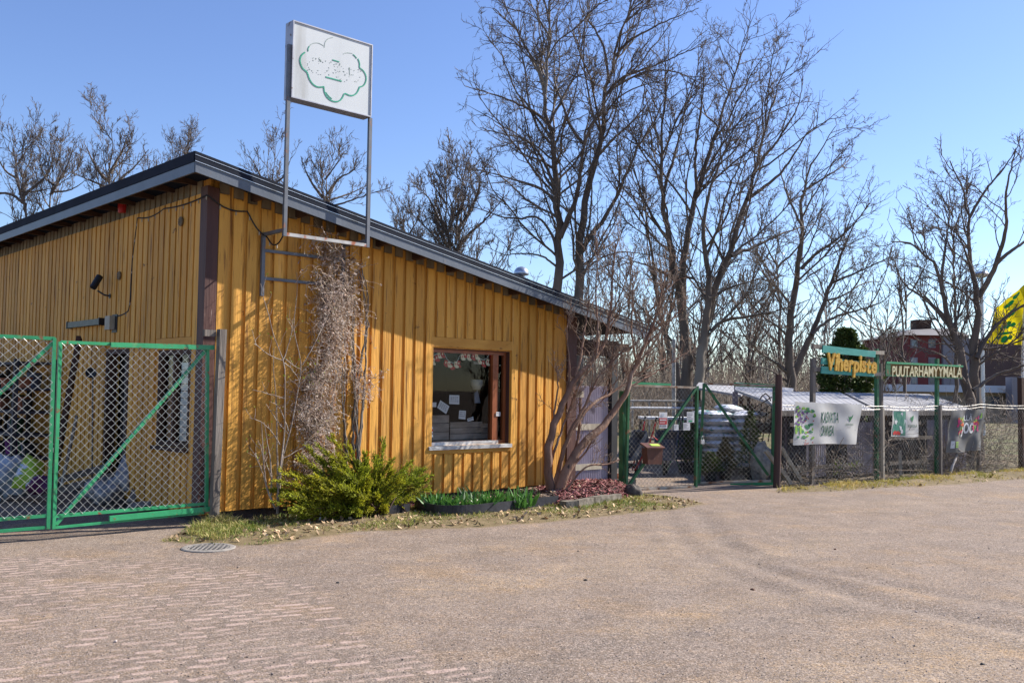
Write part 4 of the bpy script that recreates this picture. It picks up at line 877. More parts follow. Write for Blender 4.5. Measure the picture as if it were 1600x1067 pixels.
# ------------------------------------------------------------------ sheds and goods behind the fence
FELT = mat('grey_roof_felt', (.27, .265, .27), (.20, .195, .20), 3, 6, .7, bump=.15, spots=[((.46, .45, .44), 5, .58, .7), ((.16, .15, .14), 7, .66, .74)])
ROOFWHITE = mat('white_corrugated_sheet', (.36, .355, .36), (.27, .265, .27), 3, 5, .5, spots=[((.30, .28, .26), 5, .62, .75)])
SHEDW = mat('grey_lilac_sheet', (.40, .37, .42), (.27, .245, .28), 4, 6, .65, rnd=.2, stretch=(1, 1, .4))
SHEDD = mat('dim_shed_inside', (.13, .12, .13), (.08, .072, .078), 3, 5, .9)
def shed(t0, t1, zf, zb, m, label, seed, of=-1.0, ob=-4.6):
    r = random.Random(seed); s = thing('garden_shed', FE((t0 + t1) / 2, 0) + np.array([.16, .987, 0]) * 2.8, label, 'shed')
    def S(t, o, z): return FE(t, z) + np.array([.16, .987, 0]) * (-o)
    mb = MB(); mb.hexa([S(t0, of + .15, zf), S(t1, of + .15, zf), S(t1, ob, zb), S(t0, ob, zb), S(t0, of + .15, zf + .05), S(t1, of + .15, zf + .05), S(t1, ob, zb + .05), S(t0, ob, zb + .05)])
    rf = mb.build('roof', m, s)
    mb = MB(); n = int((t1 - t0) / .19)
    for k in range(1, n):
        t = t0 + (t1 - t0) * k / n; mb.bar(S(t, of + .12, zf + .052), S(t, ob, zb + .052), .03, .008)
    mb.build('roof_rib', m, rf)
    mb = MB(); mb.bar(S(t0 - .02, of + .17, zf + .0), S(t1 + .02, of + .17, zf + .0), .03, .10); mb.build('eaves_board', GREYWOOD, rf)
    t = t0 + .05
    while t < t1 - .3:
        wd = r.uniform(.45, .9); wd = min(wd, t1 - t)
        if r.random() < .72:
            mb = MB(); corrugated(mb, S(t, of + r.uniform(-.03, .03), 0), FDIR, PF.N, wd, .05, zf - r.uniform(.0, .25), .06, .012, rnd=r.random()); mb.build('wall_panel', SHEDW, s)
        t += wd + r.uniform(.02, .3)
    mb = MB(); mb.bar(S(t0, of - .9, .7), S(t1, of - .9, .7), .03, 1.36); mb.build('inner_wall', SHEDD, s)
    for t in np.linspace(t0 + .05, t1 - .05, 4):
        mb = MB(); mb.bar(S(t, of - .06, 0), S(t, of - .06, zf - .01), .07); mb.build('wall_post', GREYWOOD, s)
    for z in (.25, .75, 1.05):
        mb = MB(); mb.bar(S(t0 + .3, of + .14, z), S(t0 + .3 + (t1 - t0) * r.uniform(.3, .8), of + .14, z), .02, .07); mb.build('slat', GREYWOOD, s)
    return s
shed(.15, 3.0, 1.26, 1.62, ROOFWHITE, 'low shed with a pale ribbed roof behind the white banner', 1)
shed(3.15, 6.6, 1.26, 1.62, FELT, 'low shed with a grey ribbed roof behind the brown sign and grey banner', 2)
# canopies in the yard
def canopy(px, Y, label, lean):
    P = [at(x, y, Yy) for (x, y), Yy in zip(px, Y)]
    c = sum(P) / 4; s = thing('sales_canopy', np.array([c[0], c[1], 0]), label, 'canopy', 'pale canopies in the yard')
    mb = MB(); mb.hexa([p for p in P] + [p + np.array([0, 0, .05]) for p in P]); mb.build('canopy_roof', ROOFWHITE, s)
    for p in P: MB().bar(np.array([p[0], p[1], 0]), p, .08).build('canopy_post', mat('mauve_post', (.26, .20, .24), (.2, .15, .18), 6, 5, .7) if lean else DARKWOOD, s)
canopy([(1148, 612), (1225, 640), (1240, 610), (1150, 600)], (20.5, 18.6, 23, 24), 'pale sloping canopy roof just behind the right yard gate leaf', True)
canopy([(1086, 608), (1158, 620), (1170, 604), (1092, 600)], (24.5, 24.5, 28, 28), 'flat white canopy farther back in the yard above the sacks', False)
# sacks on a pallet
SACK = mat('white_sack_film', (.78, .79, .82), (.64, .65, .70), 7, 5, .45, bump=.4, bscale=12, rnd=.1, stretch=(1, 1, 1), spots=[((.05, .26, .24), 9, .585, .61), ((.25, .10, .09), 21, .66, .70)])
pal_c = at(1131, 741, 19.2); pal_c[2] = 0; ang = rad(20)
pl_ = thing('pallet', pal_c, 'wooden pallet under the tall stack of white sacks in the yard', 'pallet', rz=ang)
mb = MB(); [mb.box(-.6, .6, y - .05, y + .05, .10, .125, f=lambda x, y, z: pal_c + np.array([x, y, z])) for y in (-.4, -.2, 0, .2, .4)]; mb.build('deck_board', GREYWOOD, pl_)
for x in (-.5, 0, .5): MB().box(x - .05, x + .05, -.45, .45, 0, .099, f=lambda x, y, z: pal_c + np.array([x, y, z])).build('bearer', GREYWOOD, pl_)
def sack_mesh(L_=.58, W_=.42, H_=.15, seed=0):
    r = random.Random(seed); n, m_ = 11, 9; V = []; Q = []
    for sgn_ in (1, -1):
        for b in range(m_):
            for a in range(n):
                x = a / (n - 1) * 2 - 1; y = b / (m_ - 1) * 2 - 1; e = max(0, (1 - abs(x) ** 3) * (1 - abs(y) ** 3)) ** .6
                V.append((x * L_ / 2 * (1 - .04 * abs(y) ** 3), y * W_ / 2 * (1 - .05 * abs(x) ** 3), sgn_ * H_ / 2 * e * (1 + .07 * math.sin(5 * x + r.random()) * math.cos(4 * y)) + r.gauss(0, .002)))
    for sd in (0, 1):
        for b in range(m_ - 1):
            for a in range(n - 1):
                i = sd * n * m_ + b * n + a; q = (i, i + 1, i + n + 1, i + n); Q.append(q if sd == 0 else q[::-1])
    return np.array(V), np.array(Q)
V, Q = sack_mesh(seed=1); sk = mesh_np('sack', V, Q, SACK, smooth=True)
tag(sk, 'plump white printed sack lying in the tall stack behind the dark yard gate', 'sack', 'white sacks stacked on a pallet')
first = True; r = random.Random(8)
def rot(x, y, a): return np.array([x * math.cos(a) - y * math.sin(a), x * math.sin(a) + y * math.cos(a), 0])
topn = 8
for lay in range(topn):
    for k in range(4):
        q = rot((-.29 if k % 2 == 0 else .29) + r.gauss(0, .012), (-.22 if k < 2 else .22) + r.gauss(0, .012), ang); z = .195 + lay * .142
        o = sk if first else sk.copy()
        if not first: COL.objects.link(o)
        first = False; o.location = pal_c + q + np.array([0, 0, z]); o.rotation_euler = (r.gauss(0, .02), r.gauss(0, .02), ang + r.choice([0, math.pi]) + r.gauss(0, .03))
o = sk.copy(); COL.objects.link(o); o.location = pal_c + rot(0.05, -.1, ang) + np.array([0, 0, .195 + topn * .142 - .02]); o.rotation_euler = (.05, .06, ang + .4); o['label'] = 'single white sack on the very top of the stack in the yard'
# second lower heap of pale sacks to the right, clear sack, table
for k, (x, y, Y, zz, lb_) in enumerate([(1162, 645, 21, None, 'pale sack on the table right of the sack stack'), (1184, 648, 21.5, None, 'second pale sack on the table beside the mauve post')]):
    o = sk.copy(); COL.objects.link(o); o.location = at(x, y, Y); o.rotation_euler = (0, 0, .3 + k); o['label'] = lb_; del o['group']
tb = at(1166, 663, 20.5); tbl = thing('sales_table', np.array([tb[0], tb[1], 0]), 'rough grey sales table holding plants right of the sack stack', 'table')
mb = MB(); mb.box(-.75, .75, -.4, .4, .78, .98, f=lambda x, y, z: np.array([tb[0] + x, tb[1] + y, z])); mb.build('table_top', GREYWOOD, tbl)
for x in (-.7, .7):
    for y in (-.35, .35): MB().box(x - .04, x + .04, y - .04, y + .04, 0, .779, f=lambda x, y, z: np.array([tb[0] + x, tb[1] + y, z])).build('leg', GREYWOOD, tbl)
CLEAR = mat('clear_crinkled_film', (.40, .40, .41), (.22, .22, .23), 12, 6, .25, bump=1.0, bscale=22, spec=.6, transl=.3)
def lump(c, rx, ry, rz_, seed, n=14, k=18, rough=.12):
    r = np.random.default_rng(seed); th = np.linspace(.05, math.pi - .05, n)[:, None]; ph = np.linspace(0, 2 * math.pi, k, endpoint=False)[None]
    rr_ = 1 + rough * (np.sin(3 * ph + 2 * th + r.uniform(0, 6)) + .6 * np.sin(5 * th - 4 * ph + r.uniform(0, 6))) + r.normal(0, rough * .25, (n, k))
    X = rr_ * np.sin(th) * np.cos(ph) * rx; Y = rr_ * np.sin(th) * np.sin(ph) * ry; Z = np.abs(rr_) * np.cos(th) * rz_ + 0 * ph
    V = np.stack([X, Y, Z], -1).reshape(-1, 3) + c
    i = np.arange(n - 1)[:, None] * k; j = np.arange(k)[None]; j2 = (j + 1) % k
    return V, np.stack([i + k + j, i + k + j2, i + j2, i + j], -1).reshape(-1, 4)
c = at(1190, 725, 17.6); c[2] = .42; V, Q = lump(c - [0, 0, .08], .20, .16, .33, 3, rough=.16); tag(mesh_np('clear_plastic_sack', V, Q, CLEAR, smooth=True), 'crumpled clear plastic sack standing just behind the right yard gate leaf', 'sack')
# trellis behind the gate
tr_ = thing('trellis', at(1190, 740, 19) * [1, 1, 0], 'dark arched lattice trellis behind the top of the right yard gate leaf', 'trellis')
mb = MB()
for k in range(5):
    a = 1172 + k * 9; mb.tube([at(a, 628 + k * 2, 19), at(a - 22 + 14, 690, 19)], .012, 5); mb.tube([at(1174, 640 + k * 11, 19), at(1206, 620 + k * 11, 19)], .012, 5)
mb.tube(resample([at(1206, 690, 19), at(1206, 628, 19), at(1199, 614, 19), at(1192, 616, 19), at(1187, 625, 19)], 14), .014, 5)
mb.tube([at(1172, 735, 19), at(1174, 630, 19)], .014, 5); mb.tube([at(1206, 738, 19), at(1206, 650, 19)], .014, 5); mb.build('lattice', DARKWOOD, tr_)
# wheelbarrows standing on their noses
TUB = mat('dark_blue_tub', (.075, .09, .12), (.05, .06, .08), 6, 5, .45); TYRE = mat('tyre_rubber', (.018, .018, .018), (.026, .025, .025), 12, 5, .8)
def barrow(c, yaw, mfr, label):
    s = thing('wheelbarrow', c, label, 'wheelbarrow', 'wheelbarrows tipped up in the yard'); a = rad(62)
    def T(x, y, z):                      # x along the barrow (nose = 0), tipped up about the nose
        x, y, z = x * .72, y * .72, z * .72; X = x * math.cos(a) - z * math.sin(a); Z = x * math.sin(a) + z * math.cos(a); q = rot(X, y, yaw); return c + q + np.array([0, 0, Z + .13])
    mb = MB(); lo = [(.25, -.18, .05), (.85, -.2, .05), (.85, .2, .05), (.25, .18, .05)]; hi = [(.05, -.3, .36), (1.0, -.33, .30), (1.0, .33, .30), (.05, .3, .36)]
    hi2 = [(x * .94 + .03, y * .92, z - .0) for x, y, z in hi]; lo2 = [(x * .96 + .02, y * .9, z + .03) for x, y, z in lo]
    P = [T(*p) for p in lo + hi + hi2 + lo2]
    f = [(0, 3, 2, 1)] + [(k, (k + 1) % 4, 4 + (k + 1) % 4, 4 + k) for k in range(4)] + [(4 + k, 4 + (k + 1) % 4, 8 + (k + 1) % 4, 8 + k) for k in range(4)] + [(8 + k, 8 + (k + 1) % 4, 12 + (k + 1) % 4, 12 + k) for k in range(4)] + [(12, 13, 14, 15)]
    mb.add(P, f); mb.build('tub', TUB, s)
    mb = MB()
    for y in (-1, 1): mb.tube(resample([T(-.05, .05 * y, -.02), T(.3, .16 * y, 0), T(.9, .24 * y, .02), T(1.45, .28 * y, .16)], 12), .016, 6)
    for y in (-1, 1): mb.tube(resample([T(.6, .2 * y, 0), T(.68, .24 * y, -.34), T(.95, .22 * y, -.34), T(.98, .22 * y, .02)], 10), .014, 6)
    mb.build('frame', mfr, s)
    mb = MB(); t = np.linspace(0, 2 * math.pi, 19); mb.tube([T(-.08 + .15 * math.cos(q), 0, .02 + .15 * math.sin(q)) for q in t], .034, 8, cap=False); wh = mb.build('wheel', TYRE, s, smooth=True)
    for y in (-1, 1): MB().tube([T(1.36, .27 * y, .137), T(1.48, .283 * y, .168)], .022, 7).build('grip', BLACK, s)
barrow(at(990, 735, 18.6) * [1, 1, 0], rad(25), RED, 'dark wheelbarrow with red handles tipped on its nose behind the mailbox gate')
barrow(at(1040, 738, 18.8) * [1, 1, 0], rad(70), DKGREENPAINT, 'dark blue wheelbarrow with green handles below the red notice')
barrow(at(1065, 738, 19.2) * [1, 1, 0], rad(105), DKGREENPAINT, 'dark blue wheelbarrow with green handles nearest the sack stack')
# benches, rails and planks deep in the yard
def bench(a, b, z, label, Y, m=PALEWOOD):
    P, Q_ = at(*a, Y), at(*b, Y); P[2] = Q_[2] = z; s = thing('bench_table', (P + Q_) / 2 * [1, 1, 0], label, 'table', 'pale plant tables in the yard'); d = nrm(Q_ - P); n_ = np.array([-d[1], d[0], 0])
    MB().hexa([P - n_ * .35 - [0, 0, .05], Q_ - n_ * .35 - [0, 0, .05], Q_ + n_ * .35 - [0, 0, .05], P + n_ * .35 - [0, 0, .05], P - n_ * .35, Q_ - n_ * .35, Q_ + n_ * .35, P + n_ * .35]).build('table_top', m, s)
    for t in (.04, .5, .96):
        for k in (-.3, .3): q = P + (Q_ - P) * t + n_ * k; MB().bar(q * [1, 1, 0], q - [0, 0, .051], .05).build('leg', GREYWOOD, s)
bench((1000, 656), (1085, 657), 1.05, 'long pale plant table behind the red notice', 22, WHITE); bench((995, 683), (1080, 684), .62, 'low pale plank table behind the wheelbarrows', 21)
for k, (y, z0) in enumerate(((626, 1.45), (637, 1.30))):
    P, Q_ = at(985, y, 26 - k * 2), at(1096, y + 1, 26.5 - k * 2); rl = thing('pipe_rail', (P + Q_) / 2 * [1, 1, 0], ('upper' if k == 0 else 'lower') + ' long grey pipe rail across the back of the yard', 'rail')
    MB().tube([P, Q_], .03, 8).build('rail_pipe', GALVDULL if k == 0 else WHITE, rl)
    for t in np.linspace(0.03, .97, 5): q = P + (Q_ - P) * t; MB().tube([q * [1, 1, 0], q - [0, 0, .03]], .025, 6).build('rail_post', GALVDULL, rl)
P = at(1053, 620, 30) * [1, 1, 0]; mb = MB(); mb.tube([P, at(1053, 530, 30)], .06, 10); tag(mb.build('metal_pole', GALVDULL), 'thin grey metal pole rising behind the red notice', 'pole')
# small planter, brick and pot by the yard gate
c = onground(975, 763); mb = MB(); mb.box(-.16, .16, -.12, .12, 0, .16, f=lambda x, y, z: c + rot(x, y, .7) + np.array([0, 0, z])); tag(mb.build('timber_block', GREYWOOD), 'grey brown timber block lying at the foot of the plastic screen', 'block')
c = onground(960, 757); pt = thing('flower_pot', c, 'small terracotta pot standing beside the dark porch post', 'pot'); MB().lathe(c, [(.07, 0), (.095, .15), (.11, .15), (.11, .19), (.095, .19), (.085, .12), (.0, .12)], 16).build('pot_body', TERRACOTTA, pt)
c = onground(935, 757); MB().lathe(c, [(.06, 0), (.07, .10), (.075, .10), (.075, .13), (.0, .13)], 14); mb = MB(); mb.lathe(c, [(.09, 0), (.10, .10), (.11, .12), (.0, .125)], 14); tag(mb.build('concrete_cap', GREYWOOD), 'round grey concrete lump on the mulch below the plastic screen', 'stone')

# ------------------------------------------------------------------ goods in the side yard behind the bright green gate
def LW3(x, y, d=.3):                                     # pixel -> point at distance d out of the side wall
    return onplane(x, y, F(E1 - d, 0, 0), U)
DKRACK = mat('dark_rack', (.05, .045, .055), (.03, .028, .035), 6, 5, .7)
v0, v1 = 4.9, 8.6
rk = thing('plant_rack', F(E1 - .35, -6.7, 0), 'dark timber shelf rack against the side wall behind the left gate leaf', 'shelf')
for v in (v0, 6.1, 7.3, v1):
    for d in (.10, .65): mb = MB(); lb(mb, v - .04, v + .04, d - .03, d + .03, 0, 1.98); mb.build('upright', DKRACK, rk)
for z in (.45, .8, 1.15, 1.5, 1.9): mb = MB(); lb(mb, v0 - .1, v1 + .1, .14, .61, z, z + .04); mb.build('shelf_board', DKRACK, rk)
POTS = [BLACK, mat('dark_green_pot', (.02, .06, .03)), TERRACOTTA, mat('slate_pot', (.10, .11, .14)), mat('plum_pot', (.16, .03, .15))]
r = random.Random(21); kinds = ['black', 'dark green', 'terracotta', 'slate grey', 'plum']
for z in (.49, .84, 1.19, 1.54):
    v = v0 + .15
    while v < v1 - .1:
        k = r.choices(range(5), (5, 3, 1, 2, .6))[0]; rr_ = r.uniform(.07, .12); hh = r.uniform(.12, .22); c = F(E1 - r.uniform(.25, .5), -v, z)
        if r.random() < .75:
            mb = MB(); mb.lathe(c, [(rr_ * .75, 0), (rr_, hh), (rr_ * 1.08, hh), (rr_ * 1.08, hh + .02), (rr_ * .9, hh + .02), (rr_ * .85, hh * .8), (0, hh * .8)], 10)
            tag(mb.build('plant_pot', POTS[k]), kinds[k] + ' plastic plant pot on the dark rack behind the left gate leaf', 'pot', kinds[k] + ' pots on the rack')
        v += r.uniform(.2, .36)
def bag(name, c, sz, m, label, seed, rz=0, lean=.0):
    V, Q = lump(np.zeros(3), *sz, seed, rough=.20); o = mesh_np(name, V, Q, m, smooth=True); o.location = c; o.rotation_euler = (lean, 0, rz); return tag(o, label, 'bag')
LIME = mat('lime_bag_film', (.36, .50, .04), (.28, .40, .03), 5, 4, .4, bump=.3, bscale=8, spots=[((.55, .58, .68), 3.2, .52, .56)])
def slab_bag(name, P, m, label, th=.12):                   # flat leaning bag from four corner points
    t = thing(name, P[0], label, 'bag'); P = [np.asarray(p) for p in P]; n_ = nrm(np.cross(P[1] - P[0], P[3] - P[0])); nu, nv = 12, 12; V = []
    for sd in (1, -1):
        for b in range(nv + 1):
            for a in range(nu + 1):
                s, q = a / nu, b / nv; e = (16 * s * (1 - s) * q * (1 - q)) ** .35
                V.append((P[0] * (1 - s) + P[1] * s) * (1 - q) + (P[3] * (1 - s) + P[2] * s) * q + n_ * sd * e * th * (1 + .15 * math.sin(7 * s + 4 * q)))
    i = np.arange(nv)[:, None] * (nu + 1) + np.arange(nu)[None]; Q = np.stack([i, i + 1, i + nu + 2, i + nu + 1], -1).reshape(-1, 4); Q = np.concatenate([Q, Q[:, ::-1] + (nu + 1) * (nv + 1)])
    mesh_np('bag_body', np.array(V), Q, m, t, smooth=True); return t
YL = 12.9
slab_bag('soil_bag', [at(16, 762, YL), at(60, 766, YL), at(70, 724, YL + .3), at(42, 708, YL + .3)], LIME, 'lime green and white soil bag leaning behind the two gate stiles')
bag('soil_bag', at(5, 745, 13.1), (.34, .25, .26), mat('pale_blue_film', (.42, .46, .52), (.30, .34, .40), 6, 5, .35, bump=.4, bscale=9), 'pale blue grey bag lying left of the lime green bag', 6)
bag('soil_bag', at(62, 758, 12.6), (.15, .12, .11), mat('plum_bag', (.12, .022, .085), (.085, .016, .06), 6, 5, .4), 'plum coloured bag lying in front of the lime green bag', 9)
bag('plastic_wrap', at(165, 768, 12.7), (.26, .2, .16), CLEAR, 'crumpled pale plastic wrapping heaped on the yard floor behind the right gate leaf', 12)
slab_bag('wrapped_roll', [at(172, 762, 12.6), at(200, 768, 12.6), at(218, 712, 12.9), at(196, 704, 12.9)], CLEAR, 'grey plastic wrapped roll leaning by the dark side door', .1)
def plank(a, b, Ya, Yb, w_, h_, m, label, name='loose_plank'):
    mb = MB(); mb.bar(at(*a, Ya), at(*b, Yb), w_, h_); return tag(mb.build(name, m), label, 'plank')
plank((255, 826), (306, 670), 12.0, 13.0, .05, .11, GREYWOOD, 'grey plank leaning against the side wall below the side window')
plank((85, 742), (124, 528), 12.6, 13.6, .06, .12, DARKWOOD, 'long dark brown plank leaning on the side wall just right of the gate stiles')
plank((96, 760), (120, 650), 12.6, 13.2, .03, .06, PALEWOOD, 'thin pale stick leaning beside the dark brown plank')
plank((92, 750), (170, 728), 12.9, 13.0, .06, .09, GREYWOOD, 'grey beam lying low across the yard left of the side door')
plank((92, 765), (180, 742), 12.7, 12.8, .06, .09, GREYWOOD, 'second grey beam lying below the other one left of the side door')
plank((205, 790), (238, 706), 12.4, 13.2, .08, .16, GREYWOOD, 'broad grey board leaning beside the wrapped roll')
for k in range(4): plank((205 + k * 14, 789 - k * 3), (300 - k * 6, 777 - k * 5), 12.2 + .15 * k, 12.1 + .15 * k, .14, .05, mat('lumber_%d' % k, (.20 + .03 * k, .18 + .02 * k, .18), (.12, .11, .11), 9, 6, .9, bump=.3), ('lowest', 'second lowest', 'second highest', 'highest')[k] + ' grey board of the lumber pile behind the right gate leaf', 'lumber_board')
sp_ = thing('spot_lamp', at(145, 750, 13.2) * [1, 1, 0], 'small black spot lamp on a thin stake left of the side door', 'lamp')
mb = MB(); mb.tube([at(145, 750, 13.2) * [1, 1, 0], at(145, 588, 13.2)], .012, 6); mb.build('stake', GREYWOOD, sp_)
mb = MB(); c = at(143, 583, 13.2); ax = nrm(np.array([.3, -1, .1])); mb.lathe(c, [(.03, -.1), (.06, -.06), (.075, .06), (.065, .06), (.0, .03)], 12, axis=tuple(ax)); mb.build('lamp_head', BLACK, sp_)
# packs in the side window
pk = MB(); packm = mat('striped_pack_film', (.60, .64, .64), (.40, .46, .46), 26, 5, .5, stretch=(.3, .3, 3), rnd=.15, spots=[((.42, .06, .05), 34, .66, .70), ((.05, .25, .18), 24, .67, .72)])
for k in range(11):
    mb = MB(); z = SZ0 + .075 + k * .088; lb(mb, .39 + .006 * (k % 3), .76 - .005 * (k % 2), -.2, -.07, z, z + .08, .1 * k)
    tag(mb.build('flat_pack', packm), 'white printed flat pack piled behind the side window', 'pack', 'packs piled in the side window')

# ------------------------------------------------------------------ things seen in the front window
def WN(x, y, o=-.09): u, z = FW(x, y, o); return F(u, o, z)
class WP:                                                 # the pane as a plane
    P0 = F(0, -.09, 0); N = N
    def __call__(s, x, y, o=0.0): return onplane(x, y, F(0, -.09 + o, 0), N)
wp = WP()
def z7(x, y): return (660 + x / 5.927, 530 + y / 5.927)
gl_ = thing('stocking_garland', wp(*z7(380, 140), -.03), 'garland of red and cream felt stockings hung across the top of the front window', 'garland')
cord = resample([wp(*z7(*p), -.03) for p in ((78, 170), (135, 130), (205, 120), (225, 190), (285, 225), (330, 200), (345, 140), (420, 130), (480, 135), (520, 170), (560, 195), (600, 175), (610, 145), (650, 130), (690, 150))], 60)
MB().tube(cord, .003, 5).build('cord', WHITE, gl_)
def stocking(c, s, m, rz, nm):
    pr = [(-.30, .5), (.32, .5), (.30, -.05), (.72, -.28), (.70, -.52), (.40, -.62), (-.05, -.55), (-.32, -.30)]; ca, sa = math.cos(rz), math.sin(rz)
    Pp = [c + s * (U * (x * ca - y * sa) + np.array([0, 0, 1.0]) * (x * sa + y * ca - .5)) for x, y in pr]; n = len(pr); mb = MB()
    mb.add(Pp + [p + N * .012 for p in Pp], [tuple(range(n))[::-1], tuple(range(n, 2 * n))] + [(k, (k + 1) % n, n + (k + 1) % n, n + k) for k in range(n)]); o = mb.build('stocking', m, gl_)
    q = MB(); e = [c + s * (U * (x * ca - y * sa) + np.array([0, 0, 1.0]) * (x * sa + y * ca - .5)) + N * .0125 for x, y in ((-.12, -.1), (.10, -.1), (.10, .22), (-.12, .22))]; q.add(e, [(0, 1, 2, 3)]); q.build('patch', REDFELT if m is CREAM else CREAM, o)
for k, (x, y, red) in enumerate([(95, 190, 0), (128, 165, 1), (152, 140, 0), (182, 128, 1), (212, 208, 1), (243, 222, 0), (266, 245, 1), (305, 222, 0), (332, 215, 1), (366, 155, 0), (392, 135, 1), (425, 155, 0), (466, 150, 1), (500, 150, 0), (524, 195, 0), (560, 215, 1), (598, 200, 0), (635, 155, 1), (665, 160, 1)]):
    stocking(wp(*z7(x, y - 16), -.03 + .002 * (k % 2)), .085, REDFELT if red else CREAM, (-.3, .1, .35, -.1)[k % 4], k)
for q, lb_, rows in (([z7(248, 598), z7(341, 603), z7(342, 518), z7(250, 516)], 'square white notice taped high on the front window pane', 5), ([z7(137, 633), z7(220, 692), z7(250, 620), z7(166, 564)], 'tilted white notice taped on the left of the front window', 5),
        ([z7(82, 627), z7(128, 627), z7(130, 584), z7(84, 584)], 'small blank white card at the left edge of the front window', 0), ([z7(335, 735), z7(398, 742), z7(404, 662), z7(342, 658)], 'shaded grey notice low in the middle of the front window', 3),
        ([z7(420, 762), z7(476, 750), z7(470, 715), z7(414, 735)], 'small tilted mauve card low in the middle of the front window', 1), ([z7(682, 710), z7(722, 712), z7(722, 673), z7(683, 672)], 'small pale blue sticker on the orange window mullion', 2)):
    c = wp(*q[0]); t = thing('paper_notice', c, lb_, 'notice'); o = -.035 if 'mullion' not in lb_ else .05
    mb = MB(); mb.hexa([wp(*p, o) for p in q] + [wp(*p, o + .002) for p in q]); mb.build('sheet', PAPER, t)
    if rows:
        mb = MB(); r = random.Random(rows)
        for k in range(rows):
            for j in range(4):
                a = .12 + j * .2; b = a + r.uniform(.10, .17); y0 = .84 - k * .7 / rows; y1 = y0 - .3 / rows
                def bl(s_, t_): A = np.array(q[0]) * (1 - s_) + np.array(q[1]) * s_; B = np.array(q[3]) * (1 - s_) + np.array(q[2]) * s_; return wp(*(A * (1 - t_) + B * t_), o + .003)
                mb.add([bl(a, y1), bl(b, y1), bl(b, y0), bl(a, y0)], [(0, 1, 2, 3)])
        mb.build('printed_lines', INK, t)
st = thing('sticker_strip', wp(*z7(82, 870)), 'strip of small white and red stickers at the lower left corner of the front window', 'sticker')
for (y0, y1, m_) in ((812, 832, PAPER), (833, 852, RED), (853, 868, PAPER), (880, 905, PAPER)): MB().hexa([wp(*z7(x, y), o) for o in (-.008, -.0068) for x, y in ((68, y1), (98, y1), (98, y0), (68, y0))]).build('sticker', m_, st)
WINWOOD = mat('grey_crate_board', (.34, .29, .25), (.22, .18, .15), 12, 7, .85, stretch=(.3, .3, 1), bump=.3)
for k, (x0, x1, yt) in enumerate(((66, 252, 700), (262, 560, 760), (552, 660, 775))):
    u0, _ = FW(*z7(x0, 850), -.3); u1, zt = FW(*z7(x1, yt), -.3); mb = MB(); cr_ = thing('wooden_crate', F((u0 + u1) / 2, -.4, WZ0), ('left', 'middle', 'right')[k] + 'most weathered crate standing inside the front window', 'crate')
    zt = WZ0 + max(.22, zt - WZ0)
    n = 3
    for j in range(n): mb.bbox(u0, u1, -.33, -.31, WZ0 + .06 + (zt - WZ0 - .06) * j / n + .004, WZ0 + .06 + (zt - WZ0 - .06) * (j + 1) / n - .004)
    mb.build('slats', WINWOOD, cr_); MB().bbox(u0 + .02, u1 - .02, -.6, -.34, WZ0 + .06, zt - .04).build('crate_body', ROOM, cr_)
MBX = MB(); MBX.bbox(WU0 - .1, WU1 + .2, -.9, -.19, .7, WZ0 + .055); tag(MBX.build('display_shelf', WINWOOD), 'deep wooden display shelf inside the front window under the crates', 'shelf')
hb = thing('hanging_pot', wp(*z7(500, 400), -.5), 'white hanging bowl on a short hook inside the front window', 'pot')
c = F(*(lambda uz: (uz[0], -.55, uz[1]))(FW(*z7(500, 470), -.55))); MB().lathe(c, [(.0, .0), (.06, .01), (.095, .08), (.10, .16), (.09, .16), (.085, .08), (.0, .03)], 16).build('bowl', mat('ivory_bowl', (.70, .68, .58)), hb, smooth=True)
MB().tube([c + [0, 0, .15], c + [0, 0, .42]], .006, 5).build('hook', BLACK, hb); MB().box(-.07, .07, -.01, .01, .40, .44, f=lambda x, y, z: c + U * x + N * y + np.array([0, 0, z])).build('price_tag', PAPER, hb)
cu_ = MB(); P = [F(*(lambda uz: (uz[0], -.6, uz[1]))(FW(*z7(*p), -.6))) for p in ((505, 470), (530, 590), (480, 590), (478, 500))]; cu_.hexa(P + [p + N * .02 for p in P]); tag(cu_.build('hanging_cloth', mat('pale_blue_cloth', (.35, .40, .48), (.28, .32, .40), 12, 5, .9)), 'pale blue cloth hanging below the white bowl in the front window', 'cloth')

# ------------------------------------------------------------------ drain, flower bed and edging
c = onground(326, 855.5); dr = thing('storm_drain', c, 'round cast iron drain grate set in the gravel before the grass', 'drain')
IRON = mat('worn_cast_iron', (.27, .245, .22), (.19, .175, .155), 20, 6, .7, .0, bump=.3)
mb = MB(); R0 = .262
prof = [(R0, -.02), (R0, .006), (R0 - .012, .012), (R0 - .055, .012), (R0 - .06, -.02)]; mb.lathe(c, prof, 40); mb.Fc = mb.Fc[:-2]; mb.R = mb.R[:-2]; mb.build('rim', IRON, dr)
mb = MB(); RI = R0 - .058
for q in np.arange(-.175, .18, .07):
    h = math.sqrt(max(0, RI * RI - q * q)); mb.box(-h, h, q - .012, q + .012, -.015, .011, f=lambda x, y, z: c + rot(x, y, .12) + np.array([0, 0, z]))
for q in np.arange(-.18, .19, .045):
    h = math.sqrt(max(0, RI * RI - q * q)); mb.box(q - .008, q + .008, -h, h, -.016, .010, f=lambda x, y, z: c + rot(x, y, .12) + np.array([0, 0, z]))
mb.build('grate', IRON, dr); mb = MB(); mb.lathe(c, [(RI, .003), (.0, .0035)], 30); mb.build('shaft_shade_disc', BLACK, dr)  # flat black disc stands in for the unlit shaft below

